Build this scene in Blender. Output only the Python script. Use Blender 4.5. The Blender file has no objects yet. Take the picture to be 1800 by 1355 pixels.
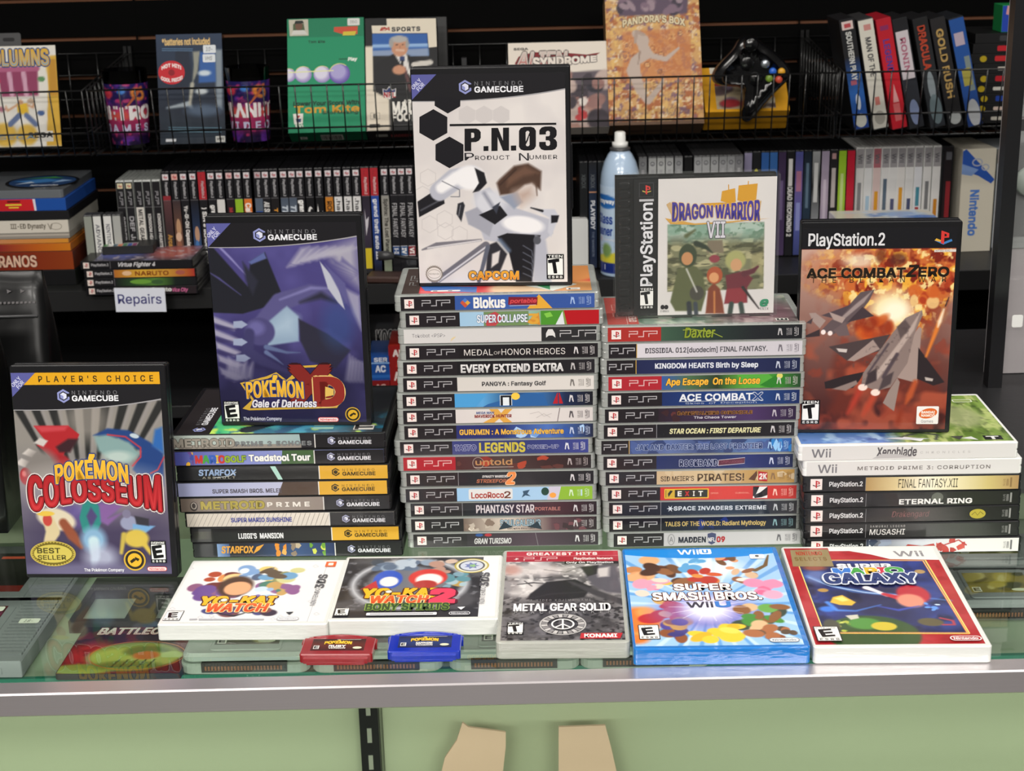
import bpy, math, random
import numpy as np
from mathutils import Matrix, Vector

SC = bpy.context.scene
COL = SC.collection
PI = math.pi
R = math.radians

# ---------------------------------------------------------------- camera
CAM = Vector((0.0076, -1.0191, 0.5762)); PITCH = 0.3097; ROLL = -0.0239; FPX = 2776.8
FWD = Vector((0, math.cos(PITCH), -math.sin(PITCH)))
_rt = Vector((1, 0, 0)); _up = _rt.cross(FWD)
RT = math.cos(ROLL) * _rt + math.sin(ROLL) * _up
UP = -math.sin(ROLL) * _rt + math.cos(ROLL) * _up
cam_data = bpy.data.cameras.new('camera')
cam_data.sensor_width = 36.0
cam_data.lens = 36.0 * FPX / 1800.0
cam_data.clip_start = 0.05
cam = bpy.data.objects.new('camera', cam_data); COL.objects.link(cam)
cam.matrix_world = Matrix((( RT.x, UP.x, -FWD.x, CAM.x), (RT.y, UP.y, -FWD.y, CAM.y), (RT.z, UP.z, -FWD.z, CAM.z), (0, 0, 0, 1)))
cam_data.dof.use_dof = True
cam_data.dof.focus_distance = 1.36
cam_data.dof.aperture_fstop = 22.0
SC.camera = cam

def at(px, py, Y):
    """point of the vertical plane y = Y seen at photo pixel (px, py)"""
    d = FWD + RT * ((px - 900) / FPX) - UP * ((py - 677.5) / FPX)
    return CAM + d * ((Y - CAM.y) / d.y)

def on(px, py, z):
    """point of the level plane at height z seen at photo pixel (px, py)"""
    d = FWD + RT * ((px - 900) / FPX) - UP * ((py - 677.5) / FPX)
    return CAM + d * ((z - CAM.z) / d.z)

# ---------------------------------------------------------------- world, lamps, exposure
world = bpy.data.worlds.new('shop'); SC.world = world; world.use_nodes = True
world.node_tree.nodes['Background'].inputs[0].default_value = (1.0, 0.95, 0.9, 1)
world.node_tree.nodes['Background'].inputs[1].default_value = 0.10

def lamp(name, loc, sx, sy, watts, col=(1, 0.96, 0.9), rot=(0, 0, 0)):
    l = bpy.data.lights.new(name, 'AREA'); l.shape = 'RECTANGLE'; l.size = sx; l.size_y = sy
    l.energy = watts; l.color = col
    o = bpy.data.objects.new(name, l); COL.objects.link(o); o.location = loc; o.rotation_euler = rot
    return o
# ceiling troffers over the customer side and over the aisle behind the counter
lamp('ceiling_light', (-0.95, -0.75, 1.80), 1.2, 0.3, 7)
lamp('ceiling_light', (0.95, -0.75, 1.80), 1.2, 0.3, 7)
lamp('ceiling_light', (-0.9, -2.2, 1.80), 1.2, 0.5, 45)
lamp('ceiling_light', (0.9, -2.2, 1.80), 1.2, 0.5, 45)
lamp('ceiling_light', (-1.0, -4.0, 1.80), 1.2, 0.6, 130)
lamp('ceiling_light', (1.0, -4.0, 1.80), 1.2, 0.6, 130)
lamp('ceiling_light', (-0.7, 0.45, 1.80), 1.2, 0.3, 15)
lamp('ceiling_light', (0.9, 0.45, 1.80), 1.2, 0.3, 15)
# fill light added inside the counter below the front rail, brightens the green interior
lamp('case_fill', (0.0, 0.075, -0.115), 2.6, 0.02, 2.5, (0.95, 1, 0.88), (R(72), 0, 0))
SC.view_settings.view_transform = 'Standard'
SC.view_settings.look = 'None'
SC.view_settings.exposure = 0.17
SC.view_settings.gamma = 1.0
SC.view_settings.use_curve_mapping = False

# ---------------------------------------------------------------- materials
def lin(c):
    if isinstance(c, str):
        c = c.lstrip('#')
        if len(c) == 3: c = c[0] * 2 + c[1] * 2 + c[2] * 2
        c = [int(c[i:i + 2], 16) / 255 for i in (0, 2, 4)]
    return tuple(x / 12.92 if x <= 0.04045 else ((x + 0.055) / 1.055) ** 2.4 for x in c)

def srgb(c):
    c = c.lstrip('#')
    if len(c) == 3: c = c[0] * 2 + c[1] * 2 + c[2] * 2
    return np.array([int(c[i:i + 2], 16) / 255 for i in (0, 2, 4)])

def mat(name, col='#808080', rough=0.4, metal=0.0, coat=0.0, spec=0.5, clear=0.0, attr=False, bump=None, tint=None):
    m = bpy.data.materials.new(name); m.use_nodes = True
    nt = m.node_tree; b = nt.nodes['Principled BSDF']; out = nt.nodes['Material Output']
    b.inputs['Base Color'].default_value = (*lin(col), 1)
    b.inputs['Roughness'].default_value = rough
    b.inputs['Metallic'].default_value = metal
    b.inputs['Coat Weight'].default_value = coat
    b.inputs['Coat Roughness'].default_value = 0.08
    b.inputs['Specular IOR Level'].default_value = spec
    if attr:
        a = nt.nodes.new('ShaderNodeAttribute'); a.attribute_name = 'Col'
        nt.links.new(a.outputs['Color'], b.inputs['Base Color'])
    if bump:
        n = nt.nodes.new('ShaderNodeTexNoise'); n.inputs['Scale'].default_value = bump[0]
        t = nt.nodes.new('ShaderNodeTexCoord'); mp = nt.nodes.new('ShaderNodeMapping')
        mp.inputs['Scale'].default_value = bump[2] if len(bump) > 2 else (1, 1, 1)
        nt.links.new(t.outputs['Object'], mp.inputs['Vector']); nt.links.new(mp.outputs[0], n.inputs['Vector'])
        bp = nt.nodes.new('ShaderNodeBump'); bp.inputs['Strength'].default_value = bump[1]; bp.inputs['Distance'].default_value = 0.002
        nt.links.new(n.outputs['Fac'], bp.inputs['Height'])
        nt.links.new(bp.outputs['Normal'], b.inputs['Normal'])
        if coat: nt.links.new(bp.outputs['Normal'], b.inputs['Coat Normal'])
    if clear:
        tr = nt.nodes.new('ShaderNodeBsdfTransparent'); mx = nt.nodes.new('ShaderNodeMixShader')
        tr.inputs[0].default_value = (*lin(tint or '#ffffff'), 1)
        mx.inputs[0].default_value = clear
        nt.links.new(b.outputs[0], mx.inputs[1]); nt.links.new(tr.outputs[0], mx.inputs[2])
        nt.links.new(mx.outputs[0], out.inputs['Surface'])
    return m

def glass_mat(name, tint, rough=0.0, boost=1.0):
    """thin pane: see-through with a fresnel mirror on top"""
    m = bpy.data.materials.new(name); m.use_nodes = True
    nt = m.node_tree; nt.nodes.remove(nt.nodes['Principled BSDF']); out = nt.nodes['Material Output']
    tr = nt.nodes.new('ShaderNodeBsdfTransparent'); tr.inputs[0].default_value = (*lin(tint), 1)
    gl = nt.nodes.new('ShaderNodeBsdfGlossy'); gl.inputs['Roughness'].default_value = rough
    fr = nt.nodes.new('ShaderNodeFresnel'); fr.inputs[0].default_value = 1.5
    ml = nt.nodes.new('ShaderNodeMath'); ml.operation = 'MULTIPLY'; ml.inputs[1].default_value = boost
    mx = nt.nodes.new('ShaderNodeMixShader')
    ge = nt.nodes.new('ShaderNodeNewGeometry'); iv = nt.nodes.new('ShaderNodeMath'); iv.operation = 'SUBTRACT'; iv.inputs[0].default_value = 1.0
    m2 = nt.nodes.new('ShaderNodeMath'); m2.operation = 'MULTIPLY'
    nt.links.new(ge.outputs['Backfacing'], iv.inputs[1]); nt.links.new(iv.outputs[0], m2.inputs[1])
    nt.links.new(fr.outputs[0], ml.inputs[0]); nt.links.new(ml.outputs[0], m2.inputs[0]); nt.links.new(m2.outputs[0], mx.inputs[0])
    nt.links.new(tr.outputs[0], mx.inputs[1]); nt.links.new(gl.outputs[0], mx.inputs[2])
    nt.links.new(mx.outputs[0], out.inputs['Surface'])
    return m

M = {
    'print': mat('glossy_print', rough=0.4, coat=0.2, spec=0.25, attr=True),
    'paper': mat('printed_card', rough=0.55, attr=True, spec=0.3),
    'sleeve': mat('print_under_film', rough=0.35, coat=0.25, spec=0.25, attr=True),
    'black': mat('black_plastic', '#131316', 0.33, coat=0.05, spec=0.35),
    'greyblack': mat('dark_grey_plastic', '#3a3a3c', 0.4, coat=0.1),
    'clear': mat('clear_plastic', '#c4c8c4', 0.12, coat=0.5, clear=0.45),
    'jewel': mat('crystal_plastic', '#a5a8a6', 0.06, coat=0.2, clear=0.965),
    'white': mat('white_plastic', '#e9e9e6', 0.3, coat=0.3),
    'wrapwhite': mat('white_plastic_in_film', '#dcdeda', 0.28, coat=0.7, bump=(60, 0.25, (1, 1, 4))),
    'wrapblue': mat('blue_plastic_in_film', '#1273c4', 0.25, coat=0.8, bump=(60, 0.35, (1, 1, 4))),
    'wrapclear': mat('clear_plastic_in_film', '#c9cbc2', 0.15, coat=0.8, clear=0.35, bump=(50, 0.4, (1, 1, 5))),
    'red_tr': mat('translucent_red_plastic', '#8a0d1c', 0.18, coat=0.6),
    'blue_tr': mat('translucent_blue_plastic', '#0a2ba6', 0.18, coat=0.6),
    'wire': mat('black_coated_wire', '#0d0d0e', 0.35, coat=0.3),
    'wall': mat('black_slat_laminate', '#030303', 0.7, spec=0.06),
    'mdf': mat('raw_board_edge', '#84563c', 0.8),
    'shelf': mat('black_shelf_laminate', '#1c1c1e', 0.45, bump=(90, 0.1)),
    'alu': mat('brushed_aluminium', '#d6d0d3', 0.3, metal=0.85, bump=(40, 0.05, (0.05, 1, 20))),
    'pale': mat('pale_green_board', '#c6cab6', 0.5),
    'tancard': mat('tan_stand_in_card', '#f4cabc', 0.8),
    'shelfgreen': mat('green_tinted_shelf_board', '#8a9884', 0.45),
    'floor': mat('dark_floor_tile', '#2a2826', 0.6),
    'ceil': mat('white_ceiling_board', '#c9c6c0', 0.8),
    'glass': glass_mat('counter_glass', '#f3f8f3'),
    'pane': glass_mat('front_glass', '#f1f6ee'),
    'clearpane': glass_mat('tower_glass', '#fbfbfb'),
    'edge': mat('green_glass_edge', '#2f6f5f', 0.15, coat=0.6),
    'bag': mat('black_foil_bag', '#050506', 0.36, spec=0.35, coat=0.05, bump=(14, 0.5)),
    'cart': mat('grey_cartridge_plastic', '#84868c', 0.5),
    'cartl': mat('pale_grey_cartridge_plastic', '#9aa39c', 0.45),
    'dark': mat('black_card', '#0e0e10', 0.5),
    'steel': mat('slotted_steel', '#1a1a20', 0.4, metal=0.5),
    'silver': mat('silver_tin', '#b5bcc4', 0.25, metal=0.8),
    'shiny': mat('glossy_black_plastic', '#0c0c0e', 0.22, coat=0.6),
    'tint': glass_mat('tinted_drink_glass', '#8a8a95', 0.02, 1.2),
}

# ---------------------------------------------------------------- objects
def lab(o, label, cat, group=None, kind=None):
    if label: o['label'] = label
    if cat: o['category'] = cat
    if group: o['group'] = group
    if kind: o['kind'] = kind
    return o

def thing(name, label, cat, Mx=None, group=None):
    o = bpy.data.objects.new(name, None); COL.objects.link(o)
    o.empty_display_size = 0.02
    if Mx is not None: o.matrix_world = Mx if isinstance(Mx, Matrix) else Matrix.Translation(Mx)
    return lab(o, label, cat, group)

def put(name, me, parent=None, Mx=None, mats=None, label=None):
    o = bpy.data.objects.new(name, me); COL.objects.link(o)
    if parent: o.parent = parent
    if Mx is not None: o.matrix_local = Mx
    if mats:
        if len(me.materials) == 0:
            for k in (mats if isinstance(mats, (list, tuple)) else [mats]): me.materials.append(M[k] if isinstance(k, str) else k)
    if label: o['label'] = label
    return o

class MB:
    """collects shapes for ONE mesh object"""
    def __init__(s): s.v = []; s.f = []; s.mi = []; s.sm = []
    def add(s, v, f, mi=0, smooth=False, T=None):
        b = len(s.v)
        for p in v:
            p = Vector(p); s.v.append(tuple(T @ p if T else p))
        for q in f:
            s.f.append([i + b for i in q]); s.mi.append(mi); s.sm.append(smooth)
        return s
    def box(s, x0, y0, z0, x1, y1, z1, mi=0, T=None):
        v = [(x, y, z) for z in (z0, z1) for y in (y0, y1) for x in (x0, x1)]
        return s.add(v, [(0, 2, 3, 1), (4, 5, 7, 6), (0, 1, 5, 4), (2, 6, 7, 3), (0, 4, 6, 2), (1, 3, 7, 5)], mi, False, T)
    def slab(s, w, d, h, r=0.002, bev=0.0008, z0=0.0, x0=0.0, y0=0.0, mi=0, T=None, seg=4):
        """box with rounded plan corners (r: one value or front-left, front-right, back-right, back-left) and bevelled rims"""
        rs = r if isinstance(r, (tuple, list)) else (r,) * 4
        def ring(ins, z):
            out = []
            for (cx, cy, a0), rr in zip(((0, 0, PI), (w, 0, 1.5 * PI), (w, d, 0), (0, d, 0.5 * PI)), rs):
                q = max(rr, bev * 1.01)
                ox = x0 + (q if cx == 0 else w - q); oy = y0 + (q if cy == 0 else d - q)
                for k in range(seg + 1):
                    a = a0 + k / seg * PI / 2
                    out.append((ox + (q - ins) * math.cos(a), oy + (q - ins) * math.sin(a), z))
            return out
        rings = [ring(bev, z0), ring(0, z0 + bev), ring(0, z0 + h - bev), ring(bev, z0 + h)]
        n = len(rings[0]); v = sum(rings, []); f = [tuple(range(n - 1, -1, -1)), tuple(range(3 * n, 4 * n))]
        for a in range(3):
            for k in range(n):
                f.append((a * n + k, a * n + (k + 1) % n, (a + 1) * n + (k + 1) % n, (a + 1) * n + k))
        return s.add(v, f, mi, False, T)
    def tube(s, pts, rad, n=6, mi=0, T=None, cap=True):
        pts = [Vector(p) for p in pts]; b = []; v = []
        for i, p in enumerate(pts):
            d = (pts[min(i + 1, len(pts) - 1)] - pts[max(i - 1, 0)]).normalized()
            u = d.cross(Vector((0, 0, 1)) if abs(d.z) < 0.9 else Vector((1, 0, 0))).normalized(); w = d.cross(u)
            rr = rad[i] if isinstance(rad, (list, tuple)) else rad
            v += [p + rr * (math.cos(2 * PI * k / n) * u + math.sin(2 * PI * k / n) * w) for k in range(n)]
        f = [(a * n + k, a * n + (k + 1) % n, (a + 1) * n + (k + 1) % n, (a + 1) * n + k) for a in range(len(pts) - 1) for k in range(n)]
        if cap: f += [tuple(range(n - 1, -1, -1)), tuple(range((len(pts) - 1) * n, len(pts) * n))]
        return s.add(v, f, mi, True, T)
    def lathe(s, prof, n=32, mi=0, T=None):
        v = [(r * math.cos(2 * PI * k / n), r * math.sin(2 * PI * k / n), z) for r, z in prof for k in range(n)]
        f = [(a * n + k, a * n + (k + 1) % n, (a + 1) * n + (k + 1) % n, (a + 1) * n + k) for a in range(len(prof) - 1) for k in range(n)]
        return s.add(v, f, mi, True, T)
    def prism(s, pts, h, z0=0.0, mi=0, T=None):
        n = len(pts); v = [(x, y, z0) for x, y in pts] + [(x, y, z0 + h) for x, y in pts]
        f = [tuple(range(n - 1, -1, -1)), tuple(range(n, 2 * n))] + [(k, (k + 1) % n, n + (k + 1) % n, n + k) for k in range(n)]
        return s.add(v, f, mi, False, T)
    def mesh(s, name, mats):
        me = bpy.data.meshes.new(name); me.from_pydata(s.v, [], s.f); 
        me.polygons.foreach_set('material_index', s.mi); me.polygons.foreach_set('use_smooth', s.sm)
        for k in (mats if isinstance(mats, (list, tuple)) else [mats]): me.materials.append(M[k] if isinstance(k, str) else k)
        me.update(); return me
    def obj(s, name, mats, parent=None, Mx=None, label=None):
        return put(name, s.mesh(name, mats), parent, Mx, None, label)

# ---------------------------------------------------------------- printed art: flat coloured shapes on one sheet, in millimetres
_tc = {}
try: FONT = bpy.data.fonts.load(bpy.utils.system_resource('DATAFILES') + '/fonts/Inter.woff2')   # the sans face that ships with Blender
except Exception: FONT = None
def glyphs(s, bold=0.0, shear=0.0, sp=1.0):
    key = (s, round(bold, 4), round(shear, 3), round(sp, 3))
    if key not in _tc:
        cu = bpy.data.curves.new('t', 'FONT'); cu.body = s
        if FONT: cu.font = FONT
        cu.resolution_u = 3; cu.offset = bold; cu.shear = shear
        cu.space_character = sp; cu.fill_mode = 'FRONT'
        o = bpy.data.objects.new('t', cu); me = bpy.data.meshes.new_from_object(o)
        v = np.empty(len(me.vertices) * 3); me.vertices.foreach_get('co', v); v = v.reshape(-1, 3)[:, :2].copy()
        f = [tuple(p.vertices) for p in me.polygons]
        bpy.data.meshes.remove(me); bpy.data.objects.remove(o); bpy.data.curves.remove(cu)
        _tc[key] = (v, f)
    return _tc[key]

def wn(X, Y, scale, seed=0, octv=3):
    """value noise 0..1"""
    rs = np.random.RandomState(seed); out = 0; amp = 1; tot = 0
    for _ in range(octv):
        g = rs.rand(64, 64); x = X / scale; y = Y / scale
        xi = np.floor(x).astype(int); yi = np.floor(y).astype(int); fx = x - xi; fy = y - yi
        fx = fx * fx * (3 - 2 * fx); fy = fy * fy * (3 - 2 * fy)
        q = lambda a, b: g[(yi + b) % 64, (xi + a) % 64]
        out = out + amp * ((q(0, 0) * (1 - fx) + q(1, 0) * fx) * (1 - fy) + (q(0, 1) * (1 - fx) + q(1, 1) * fx) * fy)
        tot += amp; amp *= 0.5; scale = scale * 0.5
    return out / tot

class Ras:
    """soft colour field (print inks) sampled on a fine grid"""
    def __init__(s, w, h, res=1.0, bg='#808080', x0=0, y0=0):
        s.nx = max(2, int(w / res) + 1); s.ny = max(2, int(h / res) + 1)
        s.X, s.Y = np.meshgrid(np.linspace(x0, x0 + w, s.nx), np.linspace(y0, y0 + h, s.ny))
        s.c = np.zeros((s.ny, s.nx, 3)) + srgb(bg)
    def mix(s, m, col):
        col = srgb(col) if isinstance(col, str) else col
        m = np.clip(m, 0, 1)[..., None]; s.c = s.c * (1 - m) + col * m; return s
    def vg(s, c0, c1, y0=None, y1=None):
        y0 = s.Y.min() if y0 is None else y0; y1 = s.Y.max() if y1 is None else y1
        t = np.clip((s.Y - y0) / (y1 - y0), 0, 1)[..., None]; s.c = srgb(c0) * (1 - t) + srgb(c1) * t; return s
    def noise(s, scale, seed, col, lo=0.5, hi=0.7, a=1.0, sx=1.0, mask=None, ang=0, octv=3):
        c, n = math.cos(R(ang)), math.sin(R(ang))
        v = wn((s.X * c + s.Y * n) / sx + 500, -s.X * n + s.Y * c + 500, scale, seed, octv)
        m = np.clip((v - lo) / (hi - lo), 0, 1) * a
        return s.mix(m if mask is None else m * mask, col)
    def em(s, cx, cy, rx, ry, soft=0.3, ang=0):
        c, n = math.cos(R(ang)), math.sin(R(ang)); dx, dy = s.X - cx, s.Y - cy
        d = np.hypot((dx * c + dy * n) / rx, (-dx * n + dy * c) / ry)
        return np.clip((1 + soft / 2 - d) / max(soft, 1e-3), 0, 1)
    def ell(s, cx, cy, rx, ry, col, soft=0.3, ang=0, a=1.0): return s.mix(s.em(cx, cy, rx, ry, soft, ang) * a, col)
    def pm(s, pts, soft=0.8):
        ins = np.zeros(s.X.shape, bool); dist = np.full(s.X.shape, 1e9); n = len(pts)
        for i in range(n):
            (x0, y0), (x1, y1) = pts[i], pts[(i + 1) % n]
            if y0 != y1:
                ins ^= ((y0 > s.Y) != (y1 > s.Y)) & (s.X < (x1 - x0) * (s.Y - y0) / (y1 - y0) + x0)
            L = (x1 - x0) ** 2 + (y1 - y0) ** 2 + 1e-9
            t = np.clip(((s.X - x0) * (x1 - x0) + (s.Y - y0) * (y1 - y0)) / L, 0, 1)
            dist = np.minimum(dist, np.hypot(s.X - x0 - t * (x1 - x0), s.Y - y0 - t * (y1 - y0)))
        return np.clip(0.5 + np.where(ins, dist, -dist) / soft, 0, 1)
    def poly(s, pts, col, soft=0.8, a=1.0): return s.mix(s.pm(pts, soft) * a, col)
    def stroke(s, pts, w, col, soft=0.8, a=1.0):
        m = np.zeros(s.X.shape); n = len(pts)
        ws = w if isinstance(w, (list, tuple)) else [w] * n
        for i in range(n - 1):
            (x0, y0), (x1, y1) = pts[i], pts[i + 1]
            L = (x1 - x0) ** 2 + (y1 - y0) ** 2 + 1e-9
            t = np.clip(((s.X - x0) * (x1 - x0) + (s.Y - y0) * (y1 - y0)) / L, 0, 1)
            d = np.hypot(s.X - x0 - t * (x1 - x0), s.Y - y0 - t * (y1 - y0))
            m = np.maximum(m, np.clip(0.5 + ((ws[i] * (1 - t) + ws[i + 1] * t) / 2 - d) / soft, 0, 1))
        return s.mix(m * a, col)

class Art:
    def __init__(s, w, h, bg=None, step=1e-5):
        s.w, s.h = w, h; s.step = step; s.V = []; s.F = []; s.C = []; s.n = 0; s.k = 0
        if bg: s.rect(0, 0, w, h, bg)
    def add(s, p, f, col, sub=0):
        p = np.asarray(p, float).reshape(-1, 2).copy()
        p[:, 0] = np.clip(p[:, 0], 0, s.w); p[:, 1] = np.clip(p[:, 1], 0, s.h)
        z = np.full((len(p), 1), s.k * s.step); s.k += 1
        if sub:
            m = len(p) // sub; z[:, 0] += np.repeat(np.arange(m), sub) * 3e-6; s.k += int(m * 3e-6 / s.step) + 1
        s.V.append(np.hstack([p * 1e-3, z]))
        c = np.asarray(lin(col) if isinstance(col, str) else col, float)
        s.C.append(np.broadcast_to(c, (len(p), 3)) if c.ndim == 1 else c)
        n = s.n; s.F += [tuple(i + n for i in q) for q in f]; s.n += len(p)
        return s
    def rect(s, x, y, w, h, c): return s.add([(x, y), (x + w, y), (x + w, y + h), (x, y + h)], [(0, 1, 2, 3)], c)
    def hg(s, x, y, w, h, *cs):
        k = len(cs); p = []; cc = []
        for i, c in enumerate(cs):
            X = x + w * i / (k - 1); p += [(X, y), (X, y + h)]; cc += [lin(c)] * 2
        return s.add(p, [(2 * i, 2 * i + 2, 2 * i + 3, 2 * i + 1) for i in range(k - 1)], np.array(cc))
    def vgr(s, x, y, w, h, *cs):
        k = len(cs); p = []; cc = []
        for i, c in enumerate(cs):
            Y = y + h * i / (k - 1); p += [(x, Y), (x + w, Y)]; cc += [lin(c)] * 2
        return s.add(p, [(2 * i, 2 * i + 1, 2 * i + 3, 2 * i + 2) for i in range(k - 1)], np.array(cc))
    def poly(s, pts, c): return s.add(pts, [tuple(range(len(pts)))], c)
    def ell(s, cx, cy, rx, ry, c, n=24, rot=0):
        q = math.cos(R(rot)); z = math.sin(R(rot)); p = []
        for k in range(n):
            a = 2 * PI * k / n; x, y = rx * math.cos(a), ry * math.sin(a); p.append((cx + x * q - y * z, cy + x * z + y * q))
        return s.poly(p, c)
    def ring(s, cx, cy, rx, ry, t, c, n=28, a0=0, a1=360):
        p = []
        for k in range(n + 1):
            a = R(a0 + (a1 - a0) * k / n); p += [(cx + rx * math.cos(a), cy + ry * math.sin(a)), (cx + (rx - t) * math.cos(a), cy + (ry - t) * math.sin(a))]
        return s.add(p, [(2 * k, 2 * k + 2, 2 * k + 3, 2 * k + 1) for k in range(n)], c)
    def star(s, cx, cy, ro, ri, n, c, rot=0, sy=1.0):
        return s.poly([(cx + (ro if k % 2 == 0 else ri) * math.cos(R(rot) + PI * k / n), cy + sy * (ro if k % 2 == 0 else ri) * math.sin(R(rot) + PI * k / n)) for k in range(2 * n)], c)
    def line(s, pts, w, c):
        p = []; n = len(pts)
        for i in range(n):
            d = np.subtract(pts[min(i + 1, n - 1)], pts[max(i - 1, 0)]).astype(float); d /= (np.hypot(*d) + 1e-9)
            ww = w[i] if isinstance(w, (list, tuple)) else w
            p += [(pts[i][0] - d[1] * ww / 2, pts[i][1] + d[0] * ww / 2), (pts[i][0] + d[1] * ww / 2, pts[i][1] - d[0] * ww / 2)]
        return s.add(p, [(2 * i, 2 * i + 1, 2 * i + 3, 2 * i + 2) for i in range(n - 1)], c)
    def segs(s, path, w, c):
        for a, b in zip(path[:-1], path[1:]):
            d = np.subtract(b, a).astype(float); d = d / (np.hypot(*d) + 1e-9) * w / 2
            s.line([tuple(np.subtract(a, d)), tuple(np.add(b, d))], w, c)
        return s
    def rrect(s, x, y, w, h, r, c, n=4):
        p = []
        for cx, cy, a0 in ((x + w - r, y + r, -90), (x + w - r, y + h - r, 0), (x + r, y + h - r, 90), (x + r, y + r, 180)):
            p += [(cx + r * math.cos(R(a0 + 90 * k / n)), cy + r * math.sin(R(a0 + 90 * k / n))) for k in range(n + 1)]
        return s.poly(p, c)
    def text(s, t, x, y, w, h, c, bold=0.0, shear=0.0, rot=0, out=None, warp=None, sp=1.0, vg=None):
        """lettering fitted into the box x, y, w, h; rot 90 / -90 turns it inside that box; out = (colour, extra weight)"""
        acc = [i for i, ch in enumerate(t) if ch == '\u00e9'] if warp else []
        if acc: t = t.replace('\u00e9', 'E')
        bold = bold if bold < .03 else .03 + (bold - .03) * .38; b0 = 0.0; sp *= 1 + 1.2 * max(bold - .02, 0); v0, f0 = glyphs(t, b0, shear, sp)
        if len(v0) == 0: return s
        lo = v0.min(0); hi = v0.max(0); sz = np.maximum(hi - lo, 1e-6)
        if acc:
            k = (acc[0] + .55) / len(t); q = np.array([(k - .03, 1.04), (k + .015, 1.04), (k + .05, 1.3), (k - .01, 1.3)]) * sz + lo
            f0 = list(f0) + [tuple(range(len(v0), len(v0) + 4))]; v0 = np.vstack([v0, q])
        def place(v):
            u = (v - lo) / sz
            if warp is not None: u = np.array([warp(a, b) for a, b in u])
            if rot == 0: return np.c_[x + u[:, 0] * w, y + u[:, 1] * h], u
            if rot == 90: return np.c_[x + w - u[:, 1] * w, y + u[:, 0] * h], u
            if rot == -90: return np.c_[x + u[:, 1] * w, y + h - u[:, 0] * h], u
            q, z = math.cos(R(rot)), math.sin(R(rot)); a, b = u[:, 0] * w, u[:, 1] * h
            return np.c_[x + a * q - b * z, y + a * z + b * q], u
        p, u = place(v0); n = len(p)
        lv = (h if rot in (0,) or abs(rot) != 90 else w) / sz[1]; lh = (w if abs(rot) != 90 else h) / sz[0]; e = min(lv, lh)
        def thick(r, col, k):
            d = [(0.0, 0.0)]
            for q in ([1, .62, .3] if r > .07 else [1, .5] if r > .03 else [1]):
                rr = r * e * q; d += [(rr * math.cos(2 * PI * i / k), rr * math.sin(2 * PI * i / k)) for i in range(k)] if k > 8 else [(rr * a, rr * b) for a, b in ((-1, -1), (1, -1), (1, 1), (-1, 1), (0, -1), (1, 0), (0, 1), (-1, 0))[:k]]
            s.add(np.vstack([p + np.array(o) for o in d]), [tuple(i + j * n for i in f) for j in range(len(d)) for f in f0], col, n)
        rem = max(bold - b0, 0)
        for o in ([out] if out and not isinstance(out, list) else (out or [])): thick(rem + o[1] * .7, o[0], 12)
        if rem > .004: thick(rem * .85, c, 8 if rem > .045 else 4)
        if vg:
            t_ = np.clip(u[:, 1:2], 0, 1); c = np.array(lin(vg)) * (1 - t_) + np.array(lin(c)) * t_
        return s.add(p, f0, c)
    def ras(s, r):
        q = np.arange(r.nx * r.ny).reshape(r.ny, r.nx)
        f = np.stack([q[:-1, :-1], q[:-1, 1:], q[1:, 1:], q[1:, :-1]], -1).reshape(-1, 4)
        c = np.clip(r.c.reshape(-1, 3), 0, 1); c = np.where(c <= 0.04045, c / 12.92, ((c + 0.055) / 1.055) ** 2.4)
        return s.add(np.c_[r.X.ravel(), r.Y.ravel()], [tuple(t) for t in f.tolist()], c)
    def build(s, name, parent, Mx, m='print', label=None, bend=None):
        v = np.vstack(s.V)
        if bend: v = np.array([bend(*p) for p in v])
        me = bpy.data.meshes.new(name); me.from_pydata(v.tolist(), [], s.F)
        a = me.color_attributes.new('Col', 'FLOAT_COLOR', 'POINT')
        cc = np.ones((s.n, 4)); cc[:, :3] = np.vstack(s.C); a.data.foreach_set('color', cc.ravel())
        me.materials.append(M[m]); me.update()
        return put(name, me, parent, Mx, None, label)

def frame(ox, ex, ey):
    """matrix whose x and y axes run along ex and ey from ox"""
    ex, ey = Vector(ex), Vector(ey); ez = ex.cross(ey)
    return Matrix(((ex.x, ey.x, ez.x, ox[0]), (ex.y, ey.y, ez.y, ox[1]), (ex.z, ey.z, ez.z, ox[2]), (0, 0, 0, 1)))
def T(x, y, z): return Matrix.Translation((x, y, z))
def RZ(d): return Matrix.Rotation(R(d), 4, 'Z')
def RX(d): return Matrix.Rotation(R(d), 4, 'X')

# ---------------------------------------------------------------- recurring marks
def ps_mark(a, x, y, s, plate='#e9dcd8', red='#b3262e', ink='#4a2b30'):
    if plate: a.rect(x, y, s, s, plate)
    a.poly([(x + .2 * s, y + .38 * s), (x + .5 * s, y + .28 * s), (x + .84 * s, y + .36 * s), (x + .84 * s, y + .44 * s), (x + .5 * s, y + .36 * s), (x + .2 * s, y + .48 * s)], ink)
    a.poly([(x + .44 * s, y + .2 * s), (x + .56 * s, y + .16 * s), (x + .56 * s, y + .82 * s), (x + .44 * s, y + .86 * s)], red)
    a.poly([(x + .56 * s, y + .82 * s), (x + .78 * s, y + .74 * s), (x + .8 * s, y + .52 * s), (x + .56 * s, y + .5 * s), (x + .56 * s, y + .58 * s), (x + .69 * s, y + .58 * s), (x + .68 * s, y + .67 * s), (x + .56 * s, y + .72 * s)], red)

def psp_word(a, x, y, w, h, c, t=None):
    t = t or h * 0.14; g = w * 0.055; k = (w - 2 * g) / 3
    P = lambda o: [(o, y), (o, y + h * .52), (o + k, y + h * .52), (o + k, y + h), (o, y + h)]
    a.segs(P(x), t, c)
    o = x + k + g; a.segs([(o - k * .05, y), (o + k * .55, y), (o + k * .55, y + h), (o + k * 1.05, y + h)], t, c)
    a.segs(P(x + 2 * (k + g)), t, c)

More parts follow.
